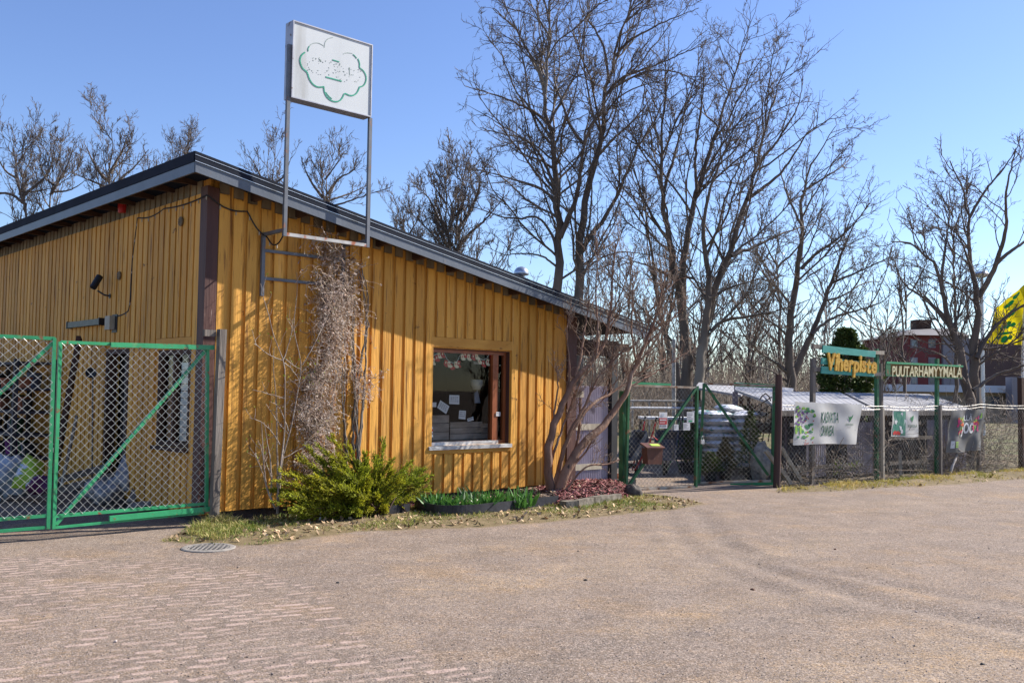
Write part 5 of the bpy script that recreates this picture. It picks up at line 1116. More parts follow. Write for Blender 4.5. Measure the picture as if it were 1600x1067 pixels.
EDGE = [onground(*p) for p in ((648, 797), (662, 804), (690, 810), (735, 808), (785, 802), (830, 795), (872, 790))]
E_ = resample([(p[0], p[1], 0) for p in EDGE], 50)
mb = MB()
for a, b in zip(E_[:-1], E_[1:]):
    d = nrm(b - a); n_ = np.array([-d[1], d[0], 0]) * .006; za, zb = gh(*a[:2]), gh(*b[:2])
    mb.hexa([a - n_ + [0, 0, za - .03], b - n_ + [0, 0, zb - .03], b + n_ + [0, 0, zb - .03], a + n_ + [0, 0, za - .03], a - n_ + [0, 0, za + .125], b - n_ + [0, 0, zb + .125], b + n_ + [0, 0, zb + .125], a + n_ + [0, 0, za + .125]])
tag(mb.build('bed_edging', BLACKMATTE), 'black plastic strip edging the flower bed below the window', 'edging')
mb = MB(); Pq = [onground(*p) for p in ((560, 805), (600, 808), (640, 803))]; 
for a, b in zip(Pq[:-1], Pq[1:]): mb.bar(a + [0, 0, .05], b + [0, 0, .05], .012, .12)
tag(mb.build('bed_edging', BLACKMATTE), 'short dark plastic edging strip half hidden under the juniper', 'edging')
BED = [tuple(p[:2]) for p in E_] + gl((885, 793), (985, 779), (1000, 770)) + [tuple(F(6.7, .06, 0)[:2]), tuple(F(2.6, .04, 0)[:2])]
gx2 = np.arange(-2.2, 3.0, .05); gy2 = np.arange(11.4, 17.0, .05); BX, BY = np.meshgrid(gx2, gy2); sdb = sdf(BX, BY, BED)
mc = np.array(F(5.75, .9, 0)[:2]); hill = np.exp(-(((BX - mc[0]) ** 2 + (BY - mc[1]) ** 2) / 1.1))
def bedz(x, y, s): return .02 + .07 * sst(s, 0, .25) + .13 * np.exp(-(((x - mc[0]) ** 2 + (y - mc[1]) ** 2) / 1.0)) * sst(s, 0, .4) + .012 * vnoise(x, y, 14, 9)
BZ = bedz(BX, BY, sdb); keep = sdb > -.02
vi = np.arange(BX.size).reshape(BX.shape); cell = keep[:-1, :-1] & keep[1:, :-1] & keep[:-1, 1:] & keep[1:, 1:]
Q = np.stack([vi[:-1, :-1], vi[:-1, 1:], vi[1:, 1:], vi[1:, :-1]], -1)[cell]
SOIL = mat('dark_bed_soil', (.075, .055, .045), (.045, .033, .028), 14, 8, .95, bump=.9, bscale=30, spots=[((.20, .035, .05), 3.0, .50, .60, 1)])
tag(mesh_np('flower_bed_soil', np.stack([BX, BY, BZ], -1).reshape(-1, 3), Q, SOIL, smooth=True), 'dark soil mound of the bed', kind='structure')
def sticks(n, region, zf, l0, l1, w0, w1, seed, flat=.25):                  # flat chips
    rg = np.random.default_rng(seed); pts = np.array(region); lo, hi = pts.min(0), pts.max(0); P = rg.uniform(lo, hi, (n * 6, 2)); s = sdf(P[:, 0], P[:, 1], [tuple(p) for p in region]); P = P[s > .02]; s = s[s > .02]; P, s = P[:n], s[:n]; n = len(P)
    a = rg.uniform(0, 6.28, n); tl = rg.normal(0, flat, n); L_ = rg.uniform(l0, l1, n) / 2; W_ = rg.uniform(w0, w1, n) / 2
    D = np.stack([np.cos(a) * np.cos(tl), np.sin(a) * np.cos(tl), np.sin(tl)], -1); W3 = np.stack([-np.sin(a), np.cos(a), rg.normal(0, flat * 1.5, n)], -1)
    Z = zf(P[:, 0], P[:, 1], s); c = np.concatenate([P, Z[:, None] + .008 + np.abs(np.sin(tl)) [:, None] * L_[:, None] * .8], 1)
    D = D * L_[:, None]; W3 = W3 * W_[:, None]
    V = np.stack([c - D - W3, c + D - W3 * .7, c + D + W3 * .7, c - D + W3], 1).reshape(-1, 3); return V, np.arange(4 * n).reshape(n, 4), rg.random(n)
MULCHR = gl((862, 792), (885, 793), (985, 780), (1000, 770)) + [tuple(F(6.75, .06, 0)[:2]), tuple(F(5.2, .06, 0)[:2])] + gl((800, 778), (845, 786))
V, Q, R_ = sticks(5200, MULCHR, bedz, .03, .10, .010, .024, 5); mesh_np('bark_mulch', V, Q, mat('red_bark_chip', (.20, .060, .060), (.30, .13, .12), 9, 3, .85, rnd=.7), rnd=R_); tag(bpy.data.objects['bark_mulch'], 'reddish wood chip mulch round the foot of the old shrub', kind='stuff')
V, Q, R_ = sticks(1700, BED, bedz, .03, .08, .015, .035, 6); mesh_np('leaf_litter', V, Q, mat('dry_leaf_brown', (.22, .13, .08), (.34, .26, .18), 9, 3, .85, rnd=.6), rnd=R_); tag(bpy.data.objects['leaf_litter'], 'dry brown leaves lying on the bed soil', kind='stuff')
PAVER = mat('old_concrete_edge', (.20, .175, .14), (.10, .085, .065), 9, 7, .9, bump=.5, spots=[((.10, .09, .06), 9, .6, .68)])
ed = [onground(*p) for p in ((884, 796), (906, 795), (930, 790.5), (953, 787), (972, 783.5))]
names_ = ('first', 'second', 'third', 'fourth')
for k, (a, b) in enumerate(zip(ed[:-1], ed[1:])):
    d = nrm(b - a); n_ = np.array([-d[1], d[0], 0]); mb = MB(); a2, b2 = a + d * .008 + n_ * .01 * (k % 2), b - d * .008; hh = .085 + .01 * ((k * 7) % 3)
    w_ = .20 if k == 0 else .13
    mb.hexa([a2 - [0, 0, .02], b2 - [0, 0, .02], b2 + n_ * w_ - [0, 0, .02], a2 + n_ * w_ - [0, 0, .02], a2 + n_ * .008 + [0, 0, hh], b2 + n_ * .01 + [0, 0, hh + .008], b2 + n_ * w_ + [0, 0, hh], a2 + n_ * w_ + [0, 0, hh - .006]])
    tag(mb.build('edging_brick', PAVER), names_[k] + ' worn edging brick from the left along the red mulch', 'brick', 'edging bricks of the mulch bed')
c = onground(988, 777); V, Q = lump(c + [0, 0, .06], .14, .11, .11, 5, rough=.12); tag(mesh_np('edging_stone', V, Q, mat('dark_stone', (.10, .085, .075), (.06, .05, .045), 9, 6, .9, bump=.5), smooth=False), 'dark rough stone ending the brick edging near the yard gate', 'stone')
P = onground(500, 815); mb = MB(); mb.bar(P, P + [0, 0, .30], .02); tag(mb.build('plant_stake', WHITE), 'short white plant stake before the juniper', 'stake')

# ------------------------------------------------------------------ plants by the shop
def leaves_np(C_, D, Wd, L_, W_, rg, curve=.25):               # kite leaves: centre base C, direction D, side Wd -> quads
    up = np.cross(D, Wd); m = C_ + D * (L_ * .45)[:, None] + up * (L_ * curve * .3)[:, None]; t = C_ + D * L_[:, None] - up * (L_ * curve * .2)[:, None]
    V = np.stack([C_, m - Wd * (W_ / 2)[:, None], t, m + Wd * (W_ / 2)[:, None]], 1).reshape(-1, 3); n = len(C_)
    return V, np.arange(4 * n).reshape(n, 4)
def rdirs(n, rg): return nrm(rg.normal(0, 1, (n, 3)))
def perp(D, rg): return nrm(np.cross(D, rdirs(len(D), rg)))
rg = np.random.default_rng(11)
# juniper
JUN = mat('juniper_needles', (.30, .35, .022), (.44, .42, .025), 2.2, 5, .7, rnd=.5, transl=.35, spots=[((.30, .22, .03), 5, .60, .70, 1), ((.10, .18, .025), 3.1, .58, .68, 1)])
jb_ = onground(575, 806); jun = thing('juniper_shrub', jb_, 'spreading yellow green juniper in front of the dry vine', 'shrub')
tips = [((432, 752), .1), ((445, 775), .25), ((440, 738), 0), ((470, 718), 0), ((500, 700), .0), ((517, 684), .05), ((545, 700), 0), ((570, 712), .1), ((600, 690), -.1), ((610, 722), .1), ((640, 725), .1), ((660, 735), .1), ((673, 742), .15), ((668, 765), .2), ((640, 780), .3), ((600, 795), .4),
        ((560, 800), .5), ((520, 795), .4), ((480, 790), .3), ((455, 800), .3), ((490, 745), .35), ((530, 735), .4), ((575, 750), .45), ((620, 755), .4), ((545, 770), .55), ((590, 775), .5), ((505, 765), .4), ((640, 750), .3), ((655, 755), .2), ((565, 735), .3), ((530, 715), .2), ((480, 765), .2), ((610, 740), .3), ((628, 738), 0), ((588, 722), 0)]
jt = []; jw = []
for (x, y), o in tips:
    T = onplane(x, y, F(0, .62 + o * .7, 0), N); b = jb_ + rot(rg.normal(0, .15), rg.normal(0, .06), YAW) + np.array([0, 0, .02]); b = b + (T - b) * [.12, .12, .0]
    mid = b + (T - b) * [.45, .45, .62]; jt.append(resample([b, mid, T], 14))
for k in range(95):                                              # inner and lower sprays
    i, j = rg.integers(0, len(tips), 2); q = rg.random(); T = (jt[i][-1] * q + jt[j][-1] * (1 - q)) * [1, 1, rg.uniform(.55, .98)] + rg.normal(0, .05, 3) - N * rg.uniform(-.05, .3)
    b = jb_ + rot(rg.normal(0, .25), rg.normal(0, .1), YAW) + np.array([0, 0, .02]); jt.append(resample([b, b + (T - b) * [.45, .45, .6], T], 14))
jt = np.array(jt); V, Q = tubes(jt, np.linspace(.016, .004, 14)[None] * np.ones((len(jt), 1)), 5); mesh_np('stem', V, Q, DARKWOOD, jun)
n = len(jt) * 100; i = rg.integers(0, len(jt), n); u = rg.uniform(.22, 1, n) ** .8; f = u * 12.99; k0 = f.astype(int); fr = (f - k0)[:, None]
Cn = jt[i, k0] * (1 - fr) + jt[i, k0 + 1] * fr; Tn = nrm(jt[i, k0 + 1] - jt[i, k0]); Dn = nrm(Tn * 1.0 + perp(Tn, rg) * .45 + np.array([0, 0, .05])); L_ = rg.uniform(.07, .20, n) * (1.2 - .6 * u)
tw = grow(Cn, Dn, L_, 5, .12, nrm(Tn) * .06, rg); V1, Q1 = tubes(tw, np.full((n, 5), .0022), 3); mesh_np('twig', V1, Q1, mat('green_twig', (.09, .10, .02), None, 5), jun)
m_ = n * 14; i = np.repeat(np.arange(n), 14); f = rg.uniform(0, 3.99, m_); k0 = f.astype(int); fr = (f - k0)[:, None]; Cl = tw[i, k0] * (1 - fr) + tw[i, k0 + 1] * fr; Tl = nrm(tw[i, k0 + 1] - tw[i, k0])
Dl = nrm(Tl * 1.0 + perp(Tl, rg) * .5); V, Q = leaves_np(Cl, Dl, perp(Dl, rg), rg.uniform(.014, .032, m_), rg.uniform(.006, .012, m_), rg)
mesh_np('foliage', V, Q, JUN, jun, rnd=np.clip(np.repeat(rg.random(n), 14) * .7 + rg.random(m_) * .3, 0, 1))
# dry climber on the wall
DRYV = mat('dry_vine_twig', (.46, .36, .28), (.28, .20, .155), 4, 5, .9, rnd=.4); FLUFF = mat('seed_fluff', (.66, .61, .56), (.52, .45, .41), 40, 3, .95, transl=.3, rnd=.3)
vb = F(*FW(495, 760, .12)[:1], .15, .05); vine = thing('climbing_vine', vb, 'dry brown climbing vine with pale seed fluff on the shop wall', 'vine')
def WV(x, y, o): u, z = FW(x, y, o); return F(u, o, z)
stems = []
for path in (((492, 770), (490, 700), (500, 620), (515, 540), (520, 460), (518, 390), (512, 350)), ((500, 770), (512, 690), (522, 600), (540, 500), (545, 430), (535, 385)), ((556, 735), (552, 680), (556, 590), (553, 520), (548, 450), (555, 420)), ((566, 735), (553, 690), (558, 600), (572, 520), (575, 460), (565, 420)),
             ((560, 720), (570, 640), (572, 560), (573, 470), (560, 420)), ((545, 740), (541, 680), (536, 600), (540, 520)), ((562, 730), (555, 640), (551, 540), (556, 470))):
    for k in range(2): P = resample([WV(x + rg.normal(0, 2), y, .07 + .05 * rg.random()) for x, y in path], 30); P += rg.normal(0, .008, P.shape); stems.append(P)
stems = np.array(stems); V, Q = tubes(stems, np.linspace(.012, .005, 30)[None] * rg.uniform(.6, 1.3, (len(stems), 1)), 5); mesh_np('stem', V, Q, GREYWOOD, vine)
env = [((505, 372), 16, .5), ((520, 400), 26, 1), ((540, 420), 38, 1.6), ((535, 450), 42, 1.8), ((525, 485), 40, 1.8), ((520, 520), 36, 1.5), ((515, 560), 36, 1.6), ((505, 595), 42, 2.2), ((495, 625), 42, 2.4), ((490, 650), 36, 1.8), ((488, 685), 28, 1.2), ((487, 715), 22, .7), ((553, 530), 26, .35), ((560, 600), 24, .35), ((562, 650), 22, .25), ((570, 470), 22, .5)]
wt = np.array([e[2] for e in env]); wt /= wt.sum(); nv = 3500; nc = 80; ei = rg.choice(len(env), nc, p=wt); cx_ = np.array([env[k][0][0] for k in ei]) + rg.normal(0, .34, nc) * np.array([env[k][1] for k in ei]); cy_ = np.array([env[k][0][1] for k in ei]) + rg.normal(0, 13, nc)
ci = rg.choice(nc, nv, p=(lambda q: q / q.sum())(rg.random(nc) ** 1.5 + .05)); px = cx_[ci] + rg.normal(0, 8.5, nv); py = cy_[ci] + rg.normal(0, 12, nv); oo = np.abs(rg.normal(.05, .15, nv)) + .03
S_ = np.array([WV(a, b, c) for a, b, c in zip(px, py, oo)]); D_ = nrm(rg.normal(0, 1, (nv, 3)) * [.8, .8, .8] + N * .25 + [0, 0, -.15])
tw = grow(S_, D_, rg.uniform(.04, .34, nv), 7, .40, np.array([0, 0, -.06]), rg)
dd = (tw - C0) @ N; tw = tw + N * np.maximum(0, .03 - dd)[..., None]
V, Q = tubes(tw, np.full((nv, 7), 1.) * rg.uniform(.0016, .0034, (nv, 1)), 3); mesh_np('twig', V, Q, DRYV, vine, rnd=np.repeat(rg.random(nv), 18))
nf = 1900; i = rg.integers(0, nv, nf); Cf = tw[i, rg.integers(2, 7, nf)]; Df = rdirs(nf, rg); V, Q = leaves_np(Cf, Df, perp(Df, rg), rg.uniform(.012, .075, nf), rg.uniform(.004, .024, nf), rg, .8); mesh_np('dead_leaf', V, Q, mat('dead_vine_leaf', (.58, .45, .38), (.44, .32, .265), 6, 4, .9, rnd=.5, transl=.2), vine, rnd=rg.random(nf))
nf = 2600; i = rg.integers(0, nv, nf); Cf = np.repeat(tw[i, 6] + N * .02, 4, 0); Df = rdirs(nf * 4, rg); V, Q = leaves_np(Cf, Df, perp(Df, rg), rg.uniform(.010, .030, nf * 4), rg.uniform(.004, .012, nf * 4), rg); mesh_np('seed_fluff', V, Q, FLUFF, vine, rnd=rg.random(nf * 4))
nf = 220; i = rg.integers(0, nv, nf); Df = nrm(rdirs(nf, rg) + [0, 0, .8]); V, Q = leaves_np(tw[i, 6], Df, perp(Df, rg), rg.uniform(.015, .04, nf), rg.uniform(.006, .012, nf), rg); BUDG = mat('fresh_bud_green', (.26, .32, .03), (.18, .26, .03), 9, 3, .6, transl=.3); mesh_np('bud', V, Q, BUDG, vine)
# young shrub with pale upright stems
PALEST = mat('pale_grey_stem', (.34, .29, .24), (.20, .15, .125), 14, 6, .85, bump=.3, stretch=(1, 1, .3))
yb = F(FW(438, 805, .35)[0], .35, 0.05); ysh = thing('young_shrub', yb, 'leggy bare shrub with pale thin stems against the corner of the shop wall', 'shrub')
def z3(x, y): return (330 + x / 5.926, 480 + y / 5.926)
def z4b(x, y): return (330 + x / 2.808, 460 + y / 2.808)
ypaths = [[z4b(290, 960), z4b(300, 760), z4b(320, 660), z4b(325, 400), z4b(318, 280), z4b(270, 180), z4b(250, 80), z4b(222, 5), (406, 440)], [z4b(292, 960), z4b(305, 720), z4b(345, 600), z4b(380, 420), z4b(400, 310), z4b(360, 160), z4b(365, 90), z4b(378, 0), (464, 425)],
          [z4b(318, 285), z4b(352, 190), z4b(362, 100)], [z4b(400, 310), z4b(440, 240), z4b(490, 140), z4b(520, 70)], [z4b(316, 290), z4b(260, 270), z4b(185, 220)], [z4b(325, 285), z4b(390, 330)], [z4b(290, 900), z4b(288, 600), z4b(285, 430), z4b(272, 330), z4b(275, 230)],
          [z4b(325, 460), z4b(250, 440), z4b(185, 425)], [z4b(345, 620), z4b(300, 560), z4b(240, 480)], [z4b(280, 940), z4b(240, 840), z4b(222, 720), z4b(218, 560)], [z4b(300, 660), z4b(270, 600), z4b(215, 555), z4b(175, 545)], [z4b(310, 720), z4b(400, 670), z4b(490, 630)],
          [z4b(265, 880), z4b(262, 740), z4b(235, 560)], [z4b(245, 860), z4b(205, 740), z4b(192, 690)], [z4b(395, 420), z4b(460, 410)], [z4b(320, 300), z4b(360, 345), z4b(385, 385)], [z4b(385, 400), z4b(440, 340), z4b(470, 320)], [z4b(340, 600), z4b(300, 500), z4b(250, 480)], [z4b(262, 800), z4b(230, 690), z4b(208, 640)]]
ys = []; yr = []
for k, p in enumerate(ypaths):
    dpt = .30 + .22 * rg.random(); P = resample([WV(x, y, dpt + .03 * rg.normal()) for x, y in p], 22); P += np.cumsum(rg.normal(0, .0025, P.shape), 0); ys.append(P); big = k in (0, 1, 6, 9, 12); yr.append(np.linspace(.013 if big else .007, .0032, 22))
ys = np.array(ys); yr = np.array(yr); V, Q = tubes(ys, yr, 6); mesh_np('stems', V, Q, PALEST, ysh, smooth=True)
n = 85; i = rg.integers(0, len(ys), n); k0 = rg.integers(7, 21, n); D_ = nrm(rdirs(n, rg) * .8 + [0, 0, .7]); ytw = grow(ys[i, k0], D_, rg.uniform(.05, .24, n), 6, .14, np.array([0, 0, .08]), rg)
V, Q = tubes(ytw, np.linspace(.003, .0016, 6)[None] * np.ones((n, 1)), 4); mesh_np('twigs', V, Q, PALEST, ysh)
n2 = 200; i2 = rg.integers(0, n, n2); Df = nrm(rdirs(n2, rg) * .6 + [0, 0, 1]); V, Q = leaves_np(ytw[i2, 5], Df, perp(Df, rg), rg.uniform(.015, .04, n2), rg.uniform(.007, .014, n2), rg); mesh_np('bud', V, Q, BUDG, ysh)
# tulip leaves
TUL = mat('tulip_leaf', (.085, .215, .035), (.05, .14, .026), 5, 4, .45, rnd=.35, transl=.25, spec=.45)
def tulips(P, n, R, hmin, hmax, label, seed):
    r = np.random.default_rng(seed); t = thing('tulip_clump', P, label, 'plant', 'clumps of tulip leaves in the bed'); parts = []
    a = r.uniform(0, 6.28, n); q = R * np.sqrt(r.random(n)); b = P + np.stack([q * np.cos(a) * 1.3 * U[0], q * np.cos(a) * 1.3 * U[1] + q * np.sin(a) * .5, np.zeros(n)], -1)
    D_ = nrm(np.stack([r.normal(0, .35, n), r.normal(0, .35, n), np.ones(n)], -1)); L_ = r.uniform(hmin, hmax, n); c = grow(b, D_, L_, 6, .07, np.array([0, 0, -.02]) + 0 * D_, r); c += (D_ * [1, 1, 0])[:, None] * (np.linspace(0, 1, 6) ** 2)[None, :, None] * L_[:, None, None] * .35
    s = perp(D_, r); s = nrm(s * [1, 1, .2]); wv = np.array([.35, .8, 1, .85, .5, .03]) * .018; V = np.stack([c - s[:, None] * wv[None, :, None], c + s[:, None] * wv[None, :, None]], 2).reshape(n, 12, 3)
    i = np.arange(n)[:, None] * 12 + np.arange(5)[None] * 2; Q = np.stack([i, i + 1, i + 3, i + 2], -1).reshape(-1, 4); mesh_np('leaves', V.reshape(-1, 3), Q, TUL, t, rnd=np.repeat(r.random(n), 5), smooth=True)
for k, (x, y, n, lb_) in enumerate([(690, 790, 34, 'tulip leaves nearest the juniper at the left end of the edged bed'), (712, 792, 30, 'tulip leaves left of the middle of the edged bed'), (668, 786, 16, 'low tulip leaves partly behind the juniper'), (757, 790, 50, 'tallest dense tulip leaves in the middle of the edged bed'), (775, 786, 26, 'tulip leaves just right of the tallest clump'), (800, 783, 26, 'tulip leaves left of the red mulch'), (820, 786, 22, 'rightmost tulip leaves at the edge of the red mulch'), (735, 780, 14, 'short tulip leaves close to the wall under the window')]):
    P = G(x, y, .10); P[2] = .05; tulips(P, int(n * 1.7), .18, .12, .28, lb_, 40 + k)
# old many-stemmed shrub at the right end of the wall
BARKR = mat('red_brown_bark', (.26, .155, .105), (.17, .095, .065), 7, 8, .85, bump=.7, bscale=26, stretch=(1, 1, .3), spots=[((.26, .19, .15), 6, .56, .68, 1), ((.30, .11, .05), 4, .62, .70, 1), ((.05, .035, .03), 16, .64, .72)])
BTWIG = mat('shrub_twig', (.40, .30, .225), (.28, .195, .145), 3, 5, .85, rnd=.35, spots=[((.36, .32, .27), 5, .60, .68)])
def grown_tree(stems, seed, lv, wob=(.14, .18, .2, .22), trop=.05, sides=(8, 5, 4, 3, 3), tipr=.004, droop=0.0, K=(26, 12, 8, 5, 4), ang=(.75, .8, .85, .9), t0=.18, rk=.011):
    """stems: (points, r0, r1); lv: per level (children per metre, length factor, lo, hi). Returns the wood of each level as (V, Q)."""
    rg = np.random.default_rng(seed); out = []; P = np.array([resample(s[0], K[0]) for s in stems]); ln = np.linalg.norm(np.diff(P, axis=1), axis=2).sum(1)
    P[:, 2:-1] += rg.normal(0, 1, P[:, 2:-1].shape) * (ln / K[0] * .07)[:, None, None]
    R = np.array([(1 - np.linspace(0, 1, K[0])) ** 1.25 * (s[1] - s[2]) + s[2] for s in stems]); out.append((P, R, sides[0]))
    for L, (dens, fac, lo, hi) in enumerate(lv):
        cnt = np.maximum(1, rg.poisson(ln * dens)); i = np.repeat(np.arange(len(P)), cnt); n = len(i); k_ = P.shape[1] - 1
        u = rg.uniform(t0 if L == 0 else .12, .99, n); f = u * k_ * .9999; k0 = f.astype(int); fr = (f - k0)[:, None]
        S = P[i, k0] * (1 - fr) + P[i, k0 + 1] * fr; T = nrm(P[i, k0 + 1] - P[i, k0]); rp = R[i, k0] * (1 - fr[:, 0]) + R[i, k0 + 1] * fr[:, 0]
        a = ang[L] * rg.uniform(.65, 1.25, n); D = T * np.cos(a)[:, None] + nrm(perp(T, rg) + np.array([0, 0, .25])) * np.sin(a)[:, None]
        le = np.clip(ln[i] * fac * (1.1 - .75 * u) * rg.uniform(.55, 1.25, n), lo, hi); tz = np.array([0, 0, trop if L < 2 else trop * .6 - droop])
        C_ = grow(S, D, le, K[L + 1], wob[L], tz, rg); r0 = np.clip(np.minimum(rp * .62, le * rk + tipr * .6), tipr, None)
        R2 = r0[:, None] * np.linspace(1, 0, K[L + 1])[None] ** .8 + tipr * .75; P, R, ln = C_, R2, le; out.append((P, R, sides[L + 1]))
    return out
def wood(out, a, b): return join([tubes(P, R, s) for P, R, s in out[a:b]])
SB = onground(868, 769); shr = thing('old_shrub', SB, 'old many stemmed reddish shrub leaning out from the right end of the shop', 'shrub')
sp2 = [([(862, 770), (852, 717), (864, 670), (884, 622), (898, 589), (931, 558), (948, 535), (951, 500), (958, 430), (962, 380)], .070, .012, .8, .9), ([(872, 770), (884, 734), (908, 697), (938, 670), (965, 639), (982, 605), (995, 568), (1008, 540), (1030, 480), (1042, 420)], .080, .010, .9, 1.5),
       ([(864, 768), (877, 713), (891, 676), (908, 649), (931, 626), (955, 616), (982, 595), (1010, 575), (1040, 560)], .042, .008, .75, .9), ([(878, 760), (892, 720), (904, 690), (906, 655), (907, 622)], .030, .020, .9, .7), ([(880, 768), (892, 757), (908, 734), (924, 725), (948, 727), (968, 718)], .018, .010, 1.0, 1.3),
       ([(880, 748), (902, 720), (916, 706), (924, 691)], .022, .014, .95, 1.2), ([(858, 740), (862, 690), (866, 640), (873, 605), (870, 572)], .022, .010, .8, .75), ([(898, 589), (908, 560), (912, 520), (920, 480), (918, 420)], .022, .006, .85, .7), ([(865, 760), (858, 730), (868, 700), (880, 665), (890, 640), (905, 600), (925, 575)], .025, .010, .7, .6),
       ([(931, 558), (936, 520), (930, 470), (935, 400), (930, 360)], .022, .005, .9, .8), ([(951, 500), (975, 450), (990, 400)], .016, .005, .9, 1.0), ([(982, 605), (1010, 590), (1045, 570), (1080, 545)], .018, .005, 1.2, 1.5), ([(995, 568), (985, 520), (990, 460), (985, 390)], .020, .005, 1.1, 1.0), ([(1008, 540), (1040, 510), (1075, 470)], .016, .005, 1.3, 1.6),
       ([(868, 765), (872, 735), (882, 700), (896, 660), (912, 640), (926, 600), (960, 560), (1000, 530)], .036, .007, .7, 1.3), ([(884, 622), (892, 570), (884, 520), (893, 480)], .018, .005, .8, .5)]
def SW(x, y, o): return onplane(x, y, F(0, o, 0), N)
st_ = [([SW(x, y, o0 + (o1 - o0) * k / (len(p) - 1)) for k, (x, y) in enumerate(p)], r0, r1) for p, r0, r1, o0, o1 in sp2]
wd_ = grown_tree(st_, 21, [(8.5, .36, .25, 1.2), (10, .48, .12, .6), (8, .5, .08, .3)], tipr=.0021, trop=.12, wob=(.16, .2, .24, .2), K=(26, 10, 7, 5, 4), t0=.50, rk=.0055)
V, Q = wood(wd_, 0, 2); mesh_np('stems', V, Q, BARKR, shr, smooth=True); V, Q = wood(wd_, 2, 4); mesh_np('twigs', V, Q, BTWIG, shr)
P3 = wd_[3][0]; nf = 900; i = rg.integers(0, len(P3), nf); Df = nrm(rdirs(nf, rg) + [0, 0, .6]); V, Q = leaves_np(P3[i, -1], Df, perp(Df, rg), rg.uniform(.008, .02, nf), rg.uniform(.004, .010, nf), rg); mesh_np('bud', V, Q, mat('brown_bud', (.30, .17, .06), (.36, .26, .08), 9), shr)
# dead tangle on the fence and behind it
DRYT = mat('dry_tangle', (.25, .205, .165), (.14, .11, .09), 3, 5, .9, rnd=.4)
def tangle(name, t0, t1, z1, n, seed, label, oo=(-.9, .1)):
    r = np.random.default_rng(seed); t = r.uniform(t0, t1, n); z = z1 * r.random(n) ** 1.4; o = r.uniform(*oo, n); S = FENCE0 + FDIR * t[:, None] + PF.N * (fs * o)[:, None]; S[:, 2] = z
    D_ = nrm(r.normal(0, 1, (n, 3)) * [.7, .7, .6] + [0, 0, .35]); c = grow(S, D_, r.uniform(.15, .6, n), 7, .25, np.array([0, 0, .02]), r); c[..., 2] = np.maximum(c[..., 2], .02); V, Q = tubes(c, np.full((n, 7), 1.) * r.uniform(.002, .006, (n, 1)), 3)
    return tag(mesh_np(name, V, Q, DRYT, rnd=np.repeat(r.random(n), 18)), label, 'bush')
tangle('dead_brush', 2.2, 4.2, .9, 260, 3, 'dead brown brush caught in the fence under the small white banner'); tangle('dead_brush', 5.0, 6.4, .5, 380, 4, 'low dead brush behind the fence under the dark grey banner'); tangle('dead_brush', 6.2, 9.5, 1.5, 1700, 5, 'tall dead brown brush filling the fence right of the crooked post', (-2.5, .0))
tangle('dead_brush', .4, 2.4, .35, 260, 6, 'low dead brush along the fence foot under the white banner', (-.5, .05))
r = np.random.default_rng(9); n = 60; S = FENCE0 + FDIR * r.uniform(1.6, 2.4, n)[:, None] + PF.N * (-.1 * fs); S[:, 2] = .1 + .3 * r.random(n); V, Q = leaves_np(S, nrm(rdirs(n, r) * .6 + [0, 0, 1]), perp(rdirs(n, r), r), r.uniform(.04, .09, n), r.uniform(.015, .03, n), r); tag(mesh_np('budding_twigs', V, Q, BUDG), 'fresh yellow green shoots behind the wire under the white banner', 'plant')

# ------------------------------------------------------------------ grass, leaves, loose stones
def blades(region, n, h0, h1, seed, patch=1.2, thr=.35):
    rg = np.random.default_rng(seed); pts = np.array(region); lo, hi = pts.min(0), pts.max(0); P = rg.uniform(lo, hi, (n * 4, 2)); s = sdf(P[:, 0], P[:, 1], [tuple(p) for p in region]) + .22 * vnoise(P[:, 0], P[:, 1], 5, seed); k = (s > 0.0)
    dn = vnoise(P[:, 0], P[:, 1], patch * 2.5, seed + 1) + vnoise(P[:, 0], P[:, 1], 11, seed + 2) * .6; k &= rg.random(len(P)) < np.clip(.55 + dn * 1.3, .06, 1) * np.clip(s / .35 + .2, .15, 1); P = P[k][:n]; dn = dn[k][:n]; n = len(P)
    z = height(P[:, 0], P[:, 1]); b = np.concatenate([P, z[:, None] - .005], 1); tuft = np.clip(.7 + dn, .4, 1.6); L_ = rg.uniform(h0, h1, n) * tuft
    D_ = nrm(np.stack([rg.normal(0, .55, n), rg.normal(0, .55, n), np.ones(n)], -1)); bend = rg.normal(0, .55, (n, 2)); s_ = nrm(np.cross(D_, rdirs(n, rg))) * (rg.uniform(.0025, .005, n))[:, None]
    m = b + D_ * (L_ * .55)[:, None]; t = m + D_ * (L_ * .40)[:, None] + np.concatenate([bend, np.full((n, 1), -.25)], 1) * (L_ * .45)[:, None]; t[:, 2] = np.maximum(t[:, 2], z + .004)
    V = np.stack([b - s_, b + s_, m + s_ * .8, m - s_ * .8, t], 1).reshape(-1, 3); i = np.arange(n) * 5; Q = np.concatenate([np.stack([i, i + 1, i + 2, i + 3], -1), np.stack([i + 3, i + 2, i + 4, i + 4], -1)[:, [0, 1, 2, 2]]])
    T = np.stack([i + 3, i + 2, i + 4], -1); q3 = np.concatenate([np.stack([i, i + 1, i + 2], -1), np.stack([i, i + 2, i + 3], -1), T]); rv = np.clip(.5 + .55 * vnoise(P[:, 0], P[:, 1], 3.3, seed + 5) + rg.normal(0, .22, n), 0, 1); return V, q3, np.concatenate([rv, rv, rv])
